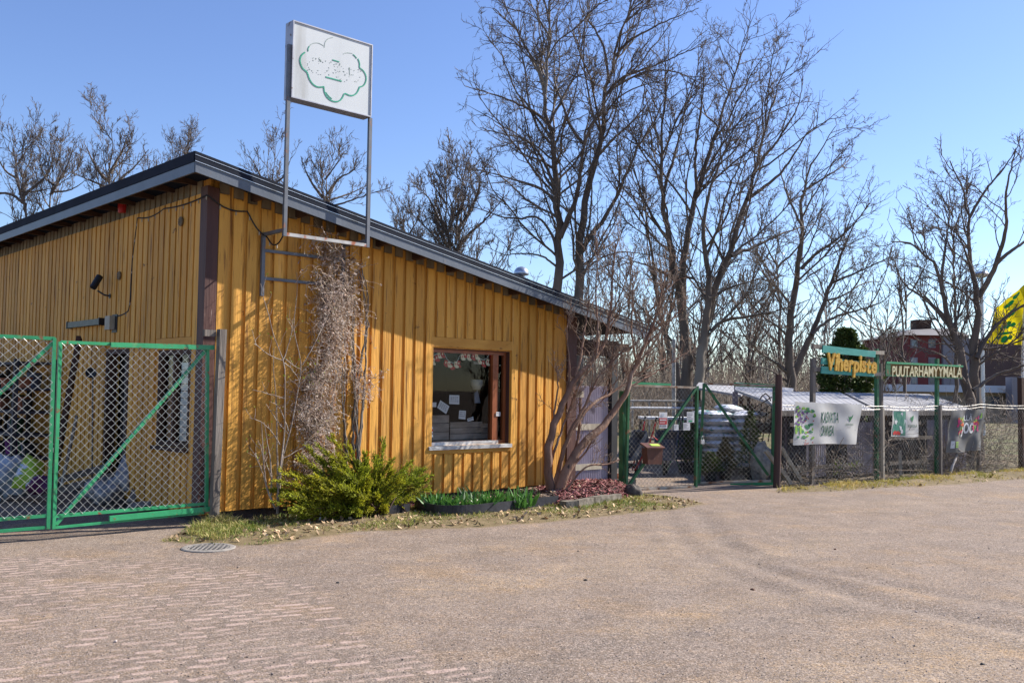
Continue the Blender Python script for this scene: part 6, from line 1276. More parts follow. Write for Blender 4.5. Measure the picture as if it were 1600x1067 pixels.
def grassmat(name, stops):
    m = bpy.data.materials.new(name); m.use_nodes = True; t = m.node_tree; n = t.nodes; L = t.links.new; a = n.new('ShaderNodeAttribute'); a.attribute_name = 'rnd'; r = n.new('ShaderNodeValToRGB'); L(a.outputs['Fac'], r.inputs[0]); e = r.color_ramp.elements
    e[0].position = stops[0][0]; e[0].color = (*stops[0][1], 1); e[1].position = stops[-1][0]; e[1].color = (*stops[-1][1], 1)
    for p, c in stops[1:-1]: x = e.new(p); x.color = (*c, 1)
    P = n['Principled BSDF']; P.inputs['Roughness'].default_value = .7; L(r.outputs[0], P.inputs['Base Color']); tr = n.new('ShaderNodeBsdfTranslucent'); L(r.outputs[0], tr.inputs[0]); ms = n.new('ShaderNodeMixShader'); ms.inputs[0].default_value = .25; L(P.outputs[0], ms.inputs[1]); L(tr.outputs[0], ms.inputs[2]); L(ms.outputs[0], n['Material Output'].inputs[0]); return m
GRASS = grassmat('spring_grass', [(0, (.50, .40, .18)), (.30, (.42, .34, .13)), (.48, (.27, .27, .05)), (.68, (.16, .21, .03)), (1, (.11, .20, .025))])
GRASSB = grassmat('bank_grass', [(0, (.55, .40, .15)), (.45, (.47, .37, .08)), (.65, (.32, .29, .05)), (1, (.19, .22, .035))])
VG2 = [p for p in VERGE]
V, Q, R_ = blades(VG2, 26000, .02, .075, 3); g_ = mesh_np('verge_grass', V, Q, GRASS, rnd=R_); tag(g_, 'patchy straw and green grass along the shop front', kind='stuff')
V, Q, R_ = blades(BANK, 46000, .04, .13, 14); g_ = mesh_np('bank_grass', V, Q, GRASSB, rnd=R_); tag(g_, 'yellowish grass bank at the foot of the wire fence', kind='stuff')
TUFT = gl((290, 838), (335, 846), (380, 842), (420, 830), (345, 818), (318, 822))
V, Q, R_ = blades(TUFT, 3500, .06, .16, 24, thr=.2); g_ = mesh_np('grass_tuft', V, Q, GRASS, rnd=R_); tag(g_, 'longer straw grass round the corner gate post', kind='stuff')
zf = lambda x, y, s: height(x, y)
DL = mat('dry_leaf_pale', (.42, .31, .19), (.28, .17, .09), 9, 3, .8, rnd=.65)
V, Q, R_ = sticks(1700, VERGE, zf, .02, .06, .012, .035, 31, .5); tag(mesh_np('fallen_leaves', V, Q, DL, rnd=R_), 'pale dry leaves scattered over the grass by the bed', kind='stuff')
V, Q, R_ = sticks(900, BANK, zf, .02, .07, .012, .04, 32, .5); tag(mesh_np('fallen_leaves', V, Q, DL, rnd=R_), 'dry leaves scattered over the fence bank', kind='stuff')
rg = np.random.default_rng(77); n = 15000; Yq = 4.9 + 11 * rg.random(n) ** 1.9; Xq = (rg.uniform(-.60, .62, n)) * Yq; k = (sdf(Xq, Yq, VERGE) < 0) & (((np.stack([Xq, Yq], 1) - C0[:2]) @ N[:2] > .3)) & (sdf(Xq, Yq, BANK) < 0); Xq, Yq = Xq[k], Yq[k]; n = len(Xq)
sz = .0022 + .0055 * rg.random(n) ** 3 + .010 * (rg.random(n) < .012) * rg.random(n); o6 = np.array([(1, 0, 0), (-.9, .2, 0), (.1, 1, 0), (-.1, -1, .1), (0, .1, .75), (0, 0, -.6)]); fc = np.array([(0, 2, 4), (2, 1, 4), (1, 3, 4), (3, 0, 4), (2, 0, 5), (1, 2, 5), (3, 1, 5), (0, 3, 5)])
a = rg.uniform(0, 6.28, n); ca, sa = np.cos(a), np.sin(a); v = o6[None] * (1 + rg.normal(0, .18, (n, 6, 3))); x = v[..., 0] * ca[:, None] - v[..., 1] * sa[:, None] * .8; y = v[..., 0] * sa[:, None] + v[..., 1] * ca[:, None] * .8
V = np.stack([x, y, v[..., 2] * .7], -1) * sz[:, None, None] + np.stack([Xq, Yq, height(Xq, Yq) + sz * .3], -1)[:, None]; Q = (fc[None] + np.arange(n)[:, None, None] * 6).reshape(-1, 3)
tag(mesh_np('loose_gravel', V.reshape(-1, 3), Q, mat('gravel_stone', (.34, .28, .25), (.22, .18, .17), 30, 4, .85, rnd=.75), rnd=np.repeat(rg.random(n), 8)), 'loose gravel stones strewn over the yard', kind='stuff')
for k, (x, y, s, c_, lb_) in enumerate([(528, 910, .016, (.05, .05, .05), 'small dark stone on the gravel left of the middle'), (915, 907, .018, (.04, .035, .035), 'dark stone on the gravel below the brick edging'), (1176, 922, .02, (.12, .05, .03), 'brown stone in the dark tyre rut'), (1305, 858, .016, (.16, .06, .04), 'brown dry leaf like stone on the right of the gravel'), (1535, 1038, .014, (.04, .04, .04), 'dark stone at the lower right of the gravel')]):
    c = onground(x, y); V, Q = lump(c, s, s * .8, s * .7, k + 60, 8, 10, .15); tag(mesh_np('stone', V, Q, mat('stone_%d' % k, c_), smooth=True), lb_, 'stone')

# ------------------------------------------------------------------ trees
BARK = mat('grey_brown_bark', (.16, .125, .100), (.095, .074, .062), 3, 8, .9, bump=.8, bscale=9, stretch=(1, 1, .3), spots=[((.25, .215, .175), 2.2, .58, .70, 1)])
TWIG = mat('grey_brown_twig', (.150, .120, .098), (.105, .082, .068), .8, 4, .9)
TWIGR = mat('reddish_twig', (.14, .10, .080), (.10, .072, .058), .8, 4, .9)
def px_stem(path, Y, r0, r1, seed, spread=2.0):
    r = random.Random(seed); a = r.uniform(-spread, spread); b = r.uniform(-spread, spread) * .5; n = len(path); out = []
    for k, (x, y) in enumerate(path): q = k / (n - 1); out.append(at(x, y, Y + a * q * q + b * q * (1 - q)))
    return (out, r0, r1)
def make_tree(name, base, paths, Y, label, seed, lv, group=None, twig=TWIG, tipr=.0052, trop=.06, droop=0.0, spread=2.5, cat='tree', wob=(.11, .17, .20, .20), ang=(.86, .80, .76, .72)):
    if Y >= 47: paths = [([(x, y + (34 if y < 215 else 26 if y < 260 else 14 if y < 300 else 0)) for x, y in p], r0, r1, dy) for p, r0, r1, dy in paths]
    if Y == 24: paths = [([(x, y + (30 if y < 260 else 16 if y < 330 else 0)) for x, y in p], r0, r1, dy) for p, r0, r1, dy in paths]
    b = at(*base, Y) * [1, 1, 0]; t = thing(name, b, label, cat, group)
    st = [px_stem(p, Y + dy, r0 * ((.66 if Y == 24 else .80) if r0 > .2 else .60), min(r1, .022) * .7, seed * 31 + k, spread if k > 1 else .6) for k, (p, r0, r1, dy) in enumerate(paths)]
    for k, s in enumerate(st):
        if k < 2 or paths[k][1] > .2: s[0][0] = s[0][0] * [1, 1, 1]
    o = grown_tree(st, seed, lv, trop=trop, droop=droop, tipr=tipr, wob=wob, ang=ang, t0=.28, rk=.0078, K=(26, 14, 9, 6, 5))
    V, Q = wood(o, 0, 2); mesh_np('trunk', V, Q, BARK, t, smooth=True); V, Q = wood(o, 2, len(o)); mesh_np('crown', V, Q, twig, t); return t
def down(x, y, Y):                                        # pixel row of the ground under a pixel
    p = at(x, y, Y); p[2] = 0; c = CM.T @ (p - O); return (800 + FP * c[0] / c[2], 533.5 + FP * c[1] / c[2])
Y1 = 36.0; LV = [(1.15, .52, 1.4, 5.5), (2.3, .44, .6, 2.3), (3.8, .46, .3, 1.0), (5.4, .5, .15, .42)]
make_tree('bare_tree', (885, 655), [
 ([down(872, 640, Y1), (872, 450), (874, 382), (872, 315), (865, 252), (859, 193), (848, 148), (851, 112), (860, 67), (860, 27), (858, -50)], .34, .05, 0), ([down(900, 640, Y1), (903, 450), (910, 360), (919, 292), (935, 243), (941, 189), (950, 135), (964, 81), (977, 36), (989, 0), (1000, -60)], .34, .05, .5),
 ([(875, 372), (890, 335), (905, 297), (912, 225), (928, 189), (955, 150), (975, 100)], .19, .04, 0), ([(912, 225), (892, 202), (878, 157), (865, 130), (868, 70)], .12, .03, 0), ([(872, 305), (855, 262), (834, 225), (810, 214), (788, 211), (750, 200)], .13, .025, 0), ([(865, 205), (850, 186), (829, 171), (788, 153), (728, 135)], .12, .025, 0),
 ([(853, 160), (845, 122), (829, 90), (811, 50), (770, 14)], .10, .025, 0), ([(873, 325), (855, 300), (829, 288), (788, 276), (745, 265)], .12, .025, 0), ([(905, 400), (920, 375), (937, 351), (964, 310), (986, 252), (1013, 202), (1036, 162), (1050, 120)], .17, .03, 1), ([(946, 150), (965, 125), (995, 112), (1045, 94), (1085, 76)], .11, .02, 0),
 ([(962, 88), (980, 65), (1000, 54), (1045, 31), (1092, 13)], .10, .02, 0), ([(952, 130), (946, 76), (928, 45), (905, 13), (900, -40)], .10, .03, 0), ([(874, 400), (860, 360), (840, 335), (800, 345), (760, 330), (720, 320)], .11, .02, 0), ([(905, 430), (940, 400), (980, 392), (1020, 400)], .09, .02, 0), ([(873, 420), (850, 400), (820, 395), (780, 400)], .08, .02, 0), ([(935, 243), (960, 215), (990, 190), (1020, 150)], .10, .02, 0), ([(859, 193), (880, 150), (905, 110), (912, 50), (920, 0)], .09, .02, 0), ([(860, 60), (835, 20), (820, -20)], .07, .02, 0), ([(977, 36), (1010, 5), (1040, -30)], .07, .02, 0)],
 Y1, 'tallest bare tree with two trunks rising behind the shop roof', 101, LV, wob=(.14, .22, .26, .24), trop=.045, droop=.0)
Y2 = 38.0
make_tree('bare_tree', (1072, 650), [
 ([down(1074, 640, Y2), (1075, 600), (1070, 529), (1062, 464), (1045, 377), (1037, 301), (1034, 230), (1040, 149), (1045, 100)], .36, .04, 0), ([down(1064, 640, Y2), (1064, 600), (1050, 560), (1030, 480), (1018, 400), (1008, 320), (1000, 250)], .22, .03, .8), ([(1066, 490), (1068, 430), (1075, 366), (1089, 301), (1110, 230), (1138, 149), (1152, 100), (1172, 58)], .22, .03, 0),
 ([(1045, 377), (1020, 340), (1000, 300), (985, 240)], .12, .02, 0), ([(1037, 301), (1055, 240), (1070, 180), (1075, 120)], .12, .02, 0), ([(1089, 301), (1085, 240), (1095, 180), (1100, 130), (1098, 90)], .12, .02, 0), ([(1056, 440), (1030, 420), (995, 410), (965, 400)], .11, .02, 0), ([(1034, 230), (1015, 180), (1005, 130)], .10, .02, 0), ([(1064, 550), (1040, 520), (1010, 505), (970, 480)], .10, .02, 0)],
 Y2, 'bare tree with a cluster of trunks right of the tallest tree', 102, LV, trop=.05)
make_tree('bare_tree', (1094, 650), [
 ([down(1091, 640, 37), (1091, 600), (1097, 529), (1110, 469), (1102, 393), (1097, 344), (1115, 280), (1140, 220), (1150, 170)], .30, .03, 0), ([(1093, 590), (1100, 520), (1112, 465), (1143, 393), (1167, 312), (1181, 257), (1197, 192), (1219, 127), (1232, 95)], .26, .03, .6), ([(1167, 312), (1190, 295), (1219, 274), (1245, 235), (1263, 203), (1300, 185)], .13, .02, 0), ([(1143, 400), (1170, 390), (1208, 371), (1235, 360), (1275, 350)], .13, .02, 0),
 ([(1110, 518), (1130, 500), (1159, 496), (1219, 486), (1265, 468)], .13, .02, 0), ([(1181, 257), (1205, 235), (1235, 190), (1250, 160), (1255, 120)], .10, .02, 0), ([(1104, 400), (1125, 350), (1135, 300), (1160, 250), (1172, 200)], .11, .02, 0), ([(1112, 465), (1135, 450), (1175, 440), (1215, 425)], .10, .02, 0)],
 37.0, 'bare tree with a forked trunk directly behind the yard gate', 103, LV, trop=.05)
make_tree('bare_tree', (1238, 640), [
 ([down(1235, 630, 41), (1235, 583), (1233, 502), (1241, 447), (1254, 377), (1252, 301), (1273, 246), (1306, 197)], .33, .03, 0), ([(1240, 590), (1252, 555), (1268, 523), (1300, 442), (1328, 355), (1360, 317)], .22, .03, .5), ([(1252, 420), (1275, 395), (1306, 377), (1340, 345), (1362, 312)], .14, .02, 0), ([(1268, 523), (1290, 502), (1317, 491), (1377, 475), (1405, 448)], .13, .02, 0),
 ([(1233, 585), (1210, 565), (1186, 551), (1159, 518), (1137, 486)], .13, .02, 0), ([(1256, 360), (1236, 320), (1222, 280), (1215, 240)], .11, .02, 0), ([(1254, 300), (1285, 280), (1315, 262), (1330, 245)], .10, .02, 0), ([(1238, 480), (1215, 450), (1195, 420), (1180, 390)], .11, .02, 0), ([(1300, 442), (1340, 425), (1385, 405), (1392, 400)], .10, .02, 0), ([(1290, 470), (1320, 462), (1350, 440), (1380, 440)], .08, .02, 0), ([(1310, 480), (1345, 505), (1385, 520), (1400, 512)], .07, .02, 0), ([(1236, 600), (1200, 575), (1165, 570)], .1, .02, 0)],
 41.0, 'broad bare tree left of the teal sign with limbs spreading low to the right', 104, LV, wob=(.14, .20, .22, .22), trop=.04)
LV2 = [(2.1, .48, .7, 3.0), (3.8, .45, .35, 1.4), (5.2, .48, .2, .65), (5.0, .5, .1, .28)]
make_tree('bare_tree', (1520, 690), [
 ([down(1518, 690, 24), (1522, 645), (1513, 617), (1508, 592), (1502, 543), (1480, 502), (1471, 436), (1459, 411), (1422, 378), (1393, 378)], .26, .02, 0), ([down(1528, 690, 24), (1526, 640), (1522, 580), (1525, 530), (1529, 469), (1521, 427), (1511, 366), (1515, 324), (1500, 271), (1484, 221)], .25, .02, .3), ([(1484, 510), (1465, 485), (1442, 464), (1409, 444), (1394, 399)], .10, .015, 0), ([(1529, 465), (1545, 435), (1558, 411), (1574, 357), (1570, 283), (1587, 205)], .13, .02, .3),
 ([(1556, 413), (1575, 395), (1602, 378), (1640, 345)], .09, .02, 0), ([(1515, 324), (1537, 283), (1566, 238), (1590, 200)], .07, .015, 0), ([(1526, 560), (1545, 520), (1570, 495), (1610, 470), (1660, 450)], .10, .02, 0), ([(1520, 610), (1555, 585), (1590, 575), (1630, 560)], .09, .02, -.4), ([(1510, 600), (1480, 560), (1450, 545), (1418, 540)], .07, .015, -.3), ([(1471, 436), (1478, 380), (1485, 330), (1480, 290)], .07, .015, 0), ([(1521, 427), (1505, 385), (1490, 345)], .06, .015, 0), ([(1525, 545), (1560, 545), (1600, 530), (1640, 520)], .07, .015, .4), ([(1502, 543), (1490, 520), (1500, 480), (1506, 440)], .06, .015, 0)],
 24.0, 'bare garden tree with crooked trunk growing behind the fence at the right', 105, LV2, tipr=.0042, wob=(.14, .20, .22, .22), trop=.05)
# trees beyond the shop roof
LV3 = [(2.0, .44, .8, 3.2), (3.3, .5, .45, 1.6), (4.2, .5, .28, .9), (3.2, .5, .18, .42)]
make_tree('bare_tree', (45, 660), [([down(47, 640, 50), (47, 335), (32, 295), (27, 270), (22, 235), (35, 190)], .30, .03, 0), ([(32, 310), (45, 285), (57, 275), (77, 245), (85, 200)], .17, .03, 0), ([(40, 320), (15, 300), (-20, 290), (-50, 250)], .15, .03, 0), ([(26, 265), (5, 240), (-5, 205)], .12, .03, 0), ([(35, 300), (60, 300), (95, 275)], .1, .03, 0)], 50.0, 'bare tree nearest the left edge above the shop roof', 106, LV3, tipr=.0075, trop=.12)
make_tree('bare_tree', (78, 660), [([down(77, 640, 54), (77, 320), (85, 265), (80, 227), (75, 190)], .26, .03, 0), ([(80, 290), (93, 255), (107, 230), (116, 192)], .16, .03, 0), ([(84, 275), (66, 250), (60, 215)], .12, .03, 0), ([(80, 300), (110, 285), (135, 255)], .12, .03, 0)], 54.0, 'slender bare tree second from the left above the shop roof', 107, LV3, tipr=.0075, trop=.14)
make_tree('bare_tree', (172, 660), [([down(170, 640, 52), (170, 285), (172, 240), (175, 202), (176, 158)], .32, .03, 0), ([(168, 268), (160, 250), (145, 227), (130, 186)], .18, .03, 0), ([(172, 245), (184, 222), (192, 202), (203, 166)], .17, .03, 0), ([(178, 285), (190, 262), (207, 240), (232, 200)], .16, .03, 0), ([(195, 275), (225, 258), (250, 240), (267, 218)], .14, .03, 0), ([(170, 280), (145, 270), (115, 245)], .12, .03, 0), ([(190, 285), (230, 275), (280, 250)], .1, .03, 0)], 52.0, 'round crowned bare tree above the middle of the left roof edge', 108, LV3, tipr=.0075, trop=.11)
make_tree('bare_tree', (426, 660), [([down(425, 640, 56), (425, 284), (427, 247), (430, 200)], .26, .03, 0), ([(425, 290), (410, 255), (395, 225), (385, 215)], .15, .03, 0), ([(426, 275), (445, 250), (455, 220)], .13, .03, 0)], 56.0, 'bare tree between the roof peak and the left post of the lightbox sign', 109, LV3, tipr=.0075, trop=.12)
make_tree('bare_tree', (505, 660), [([down(504, 640, 54), (504, 315), (514, 284), (506, 252), (511, 210)], .30, .03, 0), ([(512, 290), (530, 262), (548, 245), (565, 225)], .17, .03, 0), ([(505, 310), (485, 270), (475, 235), (470, 210)], .16, .03, 0), ([(508, 315), (545, 290), (575, 275)], .13, .03, 0), ([(504, 325), (530, 320), (590, 285), (610, 280)], .12, .03, 0), ([(508, 255), (530, 225), (535, 205)], .1, .03, 0)], 54.0, 'bare tree framed between the two posts of the lightbox sign', 110, LV3, tipr=.0075, trop=.11)
make_tree('bare_tree', (708, 660), [([down(703, 640, 47), (703, 393), (696, 346), (699, 290), (694, 250)], .24, .03, 0), ([down(712, 640, 47), (712, 393), (720, 362), (722, 330), (730, 290), (720, 240)], .24, .03, .3), ([(712, 395), (732, 365), (755, 348), (777, 321), (795, 300)], .17, .03, 0), ([(700, 370), (680, 330), (665, 300), (650, 290)], .14, .03, 0), ([(722, 350), (745, 310), (752, 270), (745, 245)], .13, .03, 0), ([(698, 320), (680, 280), (672, 255)], .11, .03, 0), ([(705, 400), (670, 360), (645, 335)], .1, .03, 0)], 47.0, 'fan shaped bare tree above the roof left of the tallest tree', 111, LV3, tipr=.0085, trop=.12)
make_tree('bare_tree', (640, 660), [([down(640, 640, 60), (640, 370), (635, 340), (640, 310)], .2, .03, 0), ([(640, 365), (655, 340), (660, 322)], .1, .03, 0), ([(640, 370), (622, 350), (612, 330)], .1, .03, 0)], 60.0, 'small distant bare tree over the roof left of the fan shaped one', 112, LV3, tipr=.0075, trop=.12)
make_tree('bare_tree', (285, 660), [([down(285, 640, 60), (285, 260), (288, 235), (286, 215)], .22, .03, 0), ([(286, 255), (300, 235), (308, 220)], .11, .03, 0), ([(286, 255), (270, 235), (262, 225)], .11, .03, 0)], 60.0, 'distant bare tree top just behind the peak of the roof', 113, LV3, tipr=.0075, trop=.12)
# the wood behind: four grown kinds, copied
def generic(seed, H, r0, nst, lv, tipr):
    r = random.Random(seed); st = [([np.array([0, 0, 0.]), np.array([r.gauss(0, .15), r.gauss(0, .15), H * .4]), np.array([r.gauss(0, .5), r.gauss(0, .5), H])], r0, .02)]
    for k in range(nst): z = H * r.uniform(.25, .75); a = r.uniform(0, 6.28); L_ = H * r.uniform(.2, .4); q = np.array([math.cos(a), math.sin(a), 0]); st.append(([np.array([0, 0, z]), q * L_ * .4 + [0, 0, z + L_ * .4], q * L_ * .6 + [0, 0, z + L_ * .95]], r0 * .45, .015))
    return grown_tree(st, seed, lv, tipr=tipr, trop=.13, sides=(6, 4, 3, 3, 3), K=(14, 8, 5, 4, 3))
PALETRUNK = mat('pale_birch_bark', (.34, .31, .28), (.18, .16, .14), 2, 6, .85, bump=.3, spots=[((.05, .045, .04), 4, .60, .66)])
protos = []
for k, (H, r0, ns, m_, lb_) in enumerate([(9, .10, 5, PALETRUNK, 'slim pale trunked bare tree of the wood behind the yard'), (11, .13, 7, BARK, 'dark slender bare tree of the wood behind the yard'), (7.5, .07, 4, PALETRUNK, 'low pale thin bare tree of the wood behind the yard'), (8.5, .10, 8, BARK, 'bushy dark bare tree of the wood behind the yard')]):
    t = thing('woodland_tree', (0, 0, 0), lb_, 'tree', 'bare trees of the wood behind the yard'); o = generic(300 + k, H, r0, ns, [(1.6, .34, .5, 2.4), (2.6, .42, .3, 1.1), (3.2, .5, .15, .6)], .009)
    V, Q = wood(o, 0, 2); mesh_np('trunk', V, Q, m_, t); V, Q = wood(o, 2, len(o)); mesh_np('crown', V, Q, TWIGR, t); protos.append(t)
r = random.Random(17); used = [False] * 4
for k in range(56):
    x = r.uniform(895, 1420) if k < 46 else r.uniform(560, 900); Yd = r.uniform(44, 78); p = at(x, 640, Yd) * [1, 1, 0]; q = k % 4; sc = r.uniform(.75, 1.15) * (.72 if x > 1300 else 1)
    if not used[q]: protos[q].location = [float(v) for v in p]; protos[q].rotation_euler = (0, 0, r.uniform(0, 6.28)); protos[q].scale = (sc,) * 3; used[q] = True
    else: dup(protos[q], p, r.uniform(0, 6.28), sc=sc)
# undergrowth: the far wood reads as one mass
rg = np.random.default_rng(5); n = 7500; Yd = rg.uniform(40, 85, n); xp = rg.uniform(560, 1345, n); S = np.stack([(xp - 800) / FP * Yd, Yd, np.zeros(n)], -1); hh = rg.uniform(.8, 3.8, n) * np.where(xp > 1330, .42, 1) * (Yd / 60)
c = grow(S, nrm(rg.normal(0, .22, (n, 3)) + [0, 0, 1]), hh, 6, .10, np.array([0, 0, .05]), rg); V, Q = tubes(c, np.linspace(1, .35, 6)[None] * rg.uniform(.008, .026, (n, 1)), 3)
c2 = grow(c[rg.integers(0, n, 2 * n), rg.integers(1, 6, 2 * n)], nrm(rg.normal(0, 1, (2 * n, 3)) + [0, 0, .6]), rg.uniform(.4, 1.4, 2 * n), 4, .2, np.array([0, 0, .05]), rg); V2, Q2 = tubes(c2, np.full((2 * n, 4), .008), 3)
V, Q = join([(V, Q), (V2, Q2)]); R_ = np.concatenate([np.repeat(rg.random(n), 15), np.repeat(rg.random(2 * n), 9)])
tag(mesh_np('undergrowth', V, Q, mat('undergrowth_twig', (.29, .235, .185), (.19, .15, .115), .3, 4, .9, rnd=.55), rnd=R_), 'dense brown undergrowth filling the wood behind the yard', kind='stuff')
# low wooded ridge on the skyline
n = 5000; Yd = rg.uniform(95, 140, n); xp = rg.uniform(-100, 1700, n); S = np.stack([(xp - 800) / FP * Yd, Yd, np.zeros(n)], -1); c = grow(S, nrm(rg.normal(0, .12, (n, 3)) + [0, 0, 1]), rg.uniform(4, 9, n), 6, .10, np.array([0, 0, .05]), rg); V, Q = tubes(c, np.linspace(1, .3, 6)[None] * rg.uniform(.03, .08, (n, 1)), 3)
tag(mesh_np('far_wood', V, Q, mat('far_wood_twig', (.15, .12, .10), (.11, .09, .075), .2, 4, .9)), 'far bare wood along the skyline', kind='stuff')
# evergreens
CON = mat('evergreen_needles', (.040, .075, .016), (.085, .11, .022), 1.2, 5, .75, rnd=.5, transl=.1)
def conifer(name, base, H, W_, n, ls, label, seed, top=.12, m=CON, shape=.8, group=None, cat='tree'):
    r = np.random.default_rng(seed); t = thing(name, base, label, cat, group); z = r.random(n) ** .85; prof = (1 - z) ** shape * (1 - top) + top; bulge = 1 + .16 * np.sin(z * 31 + r.uniform(0, 6)) + .12 * np.sin(z * 13); a = r.uniform(0, 6.283, n); q = W_ * prof * bulge * r.uniform(.45, 1.05, n) ** .6 * (1 + .18 * np.sin(5 * a + 7 * z) + .14 * np.sin(3 * a - 19 * z + 1))
    D_ = np.stack([np.cos(a), np.sin(a), np.full(n, .25)], -1); c = base + np.stack([q * np.cos(a), q * np.sin(a), .05 * H + z * H * .95], -1); D_ = nrm(D_ + r.normal(0, .45, (n, 3))); V, Q = leaves_np(c - D_ * ls * .5, D_, perp(D_, r), r.uniform(.5, 1.3, n) * ls, r.uniform(.18, .4, n) * ls, r); mesh_np('crown', V, Q, m, t, rnd=np.clip(r.random(n) * .6 + .4 * (np.sin(9 * a) * np.sin(17 * z) * .5 + .5), 0, 1))
    MB().tube([base, base + [0, 0, H * .93]], np.linspace(W_ * .10, .01, 2), 7).build('trunk', BARK, t); return t
conifer('thuja', at(1322, 640, 27) * [1, 1, 0], 3.5, 1.0, 9000, .19, 'dark evergreen behind the teal carved sign', 5, .06, shape=.5)
for k, (x, y, Y, H, W_, lb_) in enumerate([(1133, 750, 17.8, .6, .20, 'brownish small spruce standing left of the potted evergreens behind the gate'), (1172, 748, 18.0, 1.1, .28, 'largest dark green potted spruce behind the right yard gate leaf'), (1080, 742, 19, 1.05, .2, 'slim dark spruce just left of the sack stack'), (1110, 750, 17.4, .35, .22, 'low round dark evergreen in front of the sack stack')]):
    p = at(x, y, Y) * [1, 1, 0]; t = conifer('potted_spruce', p + [0, 0, .18], H, W_, 1700, .085, lb_, 50 + k, .1, group='potted evergreens in the yard', cat='plant', m=CON if k else mat('bronze_needles', (.10, .075, .03), (.06, .06, .02), 2, 4, .8, rnd=.4))
    MB().lathe(p, [(.10, 0), (.13, .20), (.14, .20), (.14, .23), (.0, .22)], 12).build('pot', BLACK, t)
p = at(1168, 655, 20.4); conifer('potted_spruce', p + [0, 0, .0], .3, .18, 700, .06, 'small round evergreen on the sales table', 61, .5, shape=.4, cat='plant')
# ------------------------------------------------------------------ distant buildings
BRICK = mat('red_brown_facade', (.19, .050, .050), (.155, .040, .042), .6, 5, .85); PALEW = mat('pale_grey_facade', (.24, .23, .26), (.19, .185, .21), .5, 4, .8); TANW = mat('tan_facade', (.30, .235, .16), (.26, .20, .14), .6, 4, .85); DARKG = mat('dark_window_glass', (.05, .06, .08), (.08, .10, .13), .7, 3, .15, spec=.6); PALEBLUE = mat('pale_blue_metal_fascia', (.50, .56, .66), (.46, .52, .62), .7, 4, .5)
YB = 95.0
def B(x, y): return at(x, y, YB)
ap = thing('apartment_block', B(1460, 640) * [1, 1, 0], 'dark red apartment block with a grey roof far behind the brown sign', 'building')
x0, x1, x2 = B(1418, 560)[0], B(1471, 560)[0], B(1545, 560)[0]; zt = B(1418, 524)[2]
def bx(nm, m, X0, X1, Ya, Yb_, Z0, Z1, root): MB().box(X0, X1, Ya, Yb_, Z0, Z1).build(nm, m, root)
bx('wall', BRICK, x0, x1, YB, YB + 12, 0, zt, ap); bx('stair_wall', PALEW, x1 + .01, x1 + 2.6, YB - .4, YB + 12, 0, zt, ap); bx('wall', mat('brown_facade', (.11, .07, .065), (.09, .058, .055), .6), x1 + 2.61, x2 + 14, YB + .2, YB + 12, 0, zt - .2, ap)
mb = MB(); zr = zt; mb.hexa([(x0 - .6, YB - .8, zr), (x1 + 2.7, YB - .8, zr), (x1 + 2.7, YB + 12.6, zr), (x0 - .6, YB + 12.6, zr), (x0 + 2.0, YB + 4.5, zr + .9), (x1 + 2.7, YB + 4.5, zr + 1.1), (x1 + 2.7, YB + 7, zr + 1.1), (x0 + 2.0, YB + 7, zr + .9)]); rf = mb.build('roof', mat('grey_tile_roof', (.17, .16, .16), (.13, .12, .12), .8), ap)
bx('chimney', DARKWOOD, x0 + 3.0, x0 + 4.6, YB + 4.9, YB + 6.4, zr + .8, zr + 2.0, rf)
for (cx, cy) in ((1428, 537), (1456, 537), (1428, 565), (1456, 565), (1428, 594), (1456, 594)):
    a, b = B(cx - 5.5, cy + 6.5), B(cx + 5.5, cy - 6.5); mb = MB(); mb.box(a[0], b[0], YB - .06, YB - .005, a[2], b[2]); wn = mb.build('window', PALEW, ap); MB().box(a[0] + .12, b[0] - .12, YB - .09, YB - .065, a[2] + .12, b[2] - .12).build('pane', mat('painted_sky_pane', (.22, .27, .33), (.12, .15, .19), .9, 3, .1, spec=.6) if cx == 1428 else DARKG, wn)  # left panes carry the sky's reflection in their colour
for k in range(4):
    a, b = B(1489 + k * 14, 553), B(1497 + k * 14, 541); MB().box(a[0], b[0], YB - .02 + .1, YB + .19, a[2], b[2]).build('window', DARKG, ap)
lo = thing('low_building', at(1500, 640, 62) * [1, 1, 0], 'long low pale tan building with a pale blue roof fascia behind the fence', 'building')
a, b = at(1356, 612, 62), at(1680, 600, 62); zf_ = at(1450, 601, 62)[2]; zb_ = at(1450, 612, 62)[2]
MB().box(a[0] + .2, b[0], 62.3, 72, 0, zb_).build('wall', TANW, lo); MB().box(a[0], b[0], 61.8, 72.5, zb_ + .003, zf_).build('roof_fascia', PALEBLUE, lo)
for k in range(7): q = a[0] + 2 + k * 2.6; mb = MB(); mb.box(q, q + 1.5, 62.22, 62.295, 1.0, zb_ - .25); mb.build('window', DARKG, lo)
a, b = at(1573, 601, 61), at(1583, 612, 61); MB().box(at(1580, 600, 61)[0], at(1640, 600, 61)[0], 60.9, 61.7, 0, at(1580, 589, 61)[2]).build('stair_bay', PALEW, lo)
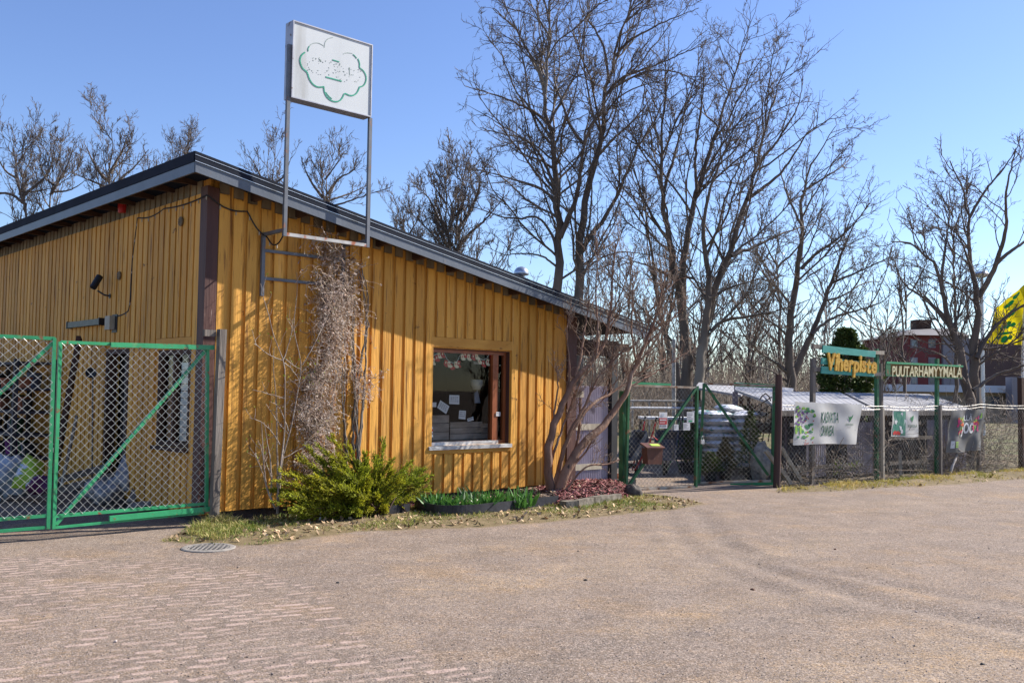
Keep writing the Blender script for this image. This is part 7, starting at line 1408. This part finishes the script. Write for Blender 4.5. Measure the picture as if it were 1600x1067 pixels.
# lamp posts, flag
lp = thing('street_lamp', at(1536, 640, 40) * [1, 1, 0], 'tall pale lamp post with a round cap behind the crooked garden tree', 'street lamp')
MB().tube([at(1536, 640, 40) * [1, 1, 0], at(1534, 432, 40)], np.array([.09, .06]), 10).build('lamp_post', WHITE, lp); c = at(1534, 430, 40); MB().lathe(c, [(.10, -.12), (.26, -.05), (.30, .05), (.2, .14), (.0, .17)], 14).build('lamp_head', PADLOCKM, lp)
YFL = 25.0; fl = thing('flag_pole', at(1599, 640, YFL) * [1, 1, 0], 'white flag pole at the right edge of the photo', 'pole')
MB().tube([at(1596, 640, YFL) * [1, 1, 0], at(1598, 540, YFL), at(1606, 400, YFL)], .035, 8).build('pole_shaft', WHITE, fl)
FLAGY = mat('yellow_flag_cloth', (.80, .66, .01), (.72, .58, .01), 2, 4, .7, transl=.45); FLAGG = mat('flag_green_print', (.01, .34, .12), (.01, .28, .10), 5, 4, .7, transl=.3)
class PFl: P0 = at(1580, 540, YFL); N = np.array([0, 1.0, 0]); __call__ = lambda s, x, y, o=0.0: onplane(x, y, s.P0, s.N)
pfl = PFl(); fg, ff = cloth('flag', pfl, [(1540, 536), (1593.5, 539), (1606, 438), (1559, 480)], 0, FLAGY, 'yellow flag with green plant prints hanging at the right edge', .05, (2, 1.5), seed=7)
fg['category'] = 'flag'; mb = MB()
for k, (x, y, rx, ry) in enumerate([(.62, .90, .12, .035), (.42, .83, .16, .04), (.55, .60, .13, .045), (.44, .56, .16, .03), (.60, .64, .10, .03), (.55, .37, .07, .055), (.42, .34, .12, .025), (.68, .35, .09, .028), (.50, .21, .26, .02), (.34, .13, .09, .025), (.55, .09, .12, .05), (.70, .12, .06, .025)]): blob(mb, ff, x, y, rx, ry, 12, .012 + k * .0004, seed=k)
mb.build('green_print', FLAGG, fg)
# overhead birch with hanging twigs behind the garden tree
make_tree('weeping_birch', (1493, 660), [([down(1494, 640, 48), (1494, 560), (1492, 450), (1490, 360), (1484, 280), (1470, 255)], .20, .02, 0), ([(1491, 380), (1475, 320), (1462, 280), (1452, 290)], .08, .01, 0), ([(1491, 360), (1505, 320), (1515, 300)], .08, .01, 0), ([(1492, 420), (1465, 380), (1450, 350), (1440, 360)], .07, .01, 0), ([(1490, 340), (1470, 290), (1456, 262), (1445, 268)], .06, .01, 0)], 48.0, 'thin weeping birch with hanging twigs behind the garden tree', 121, [(2.4, .4, .5, 2.0), (3.4, .5, .5, 1.6), (4, .5, .3, .9)], tipr=.007, trop=.02, droop=.22)
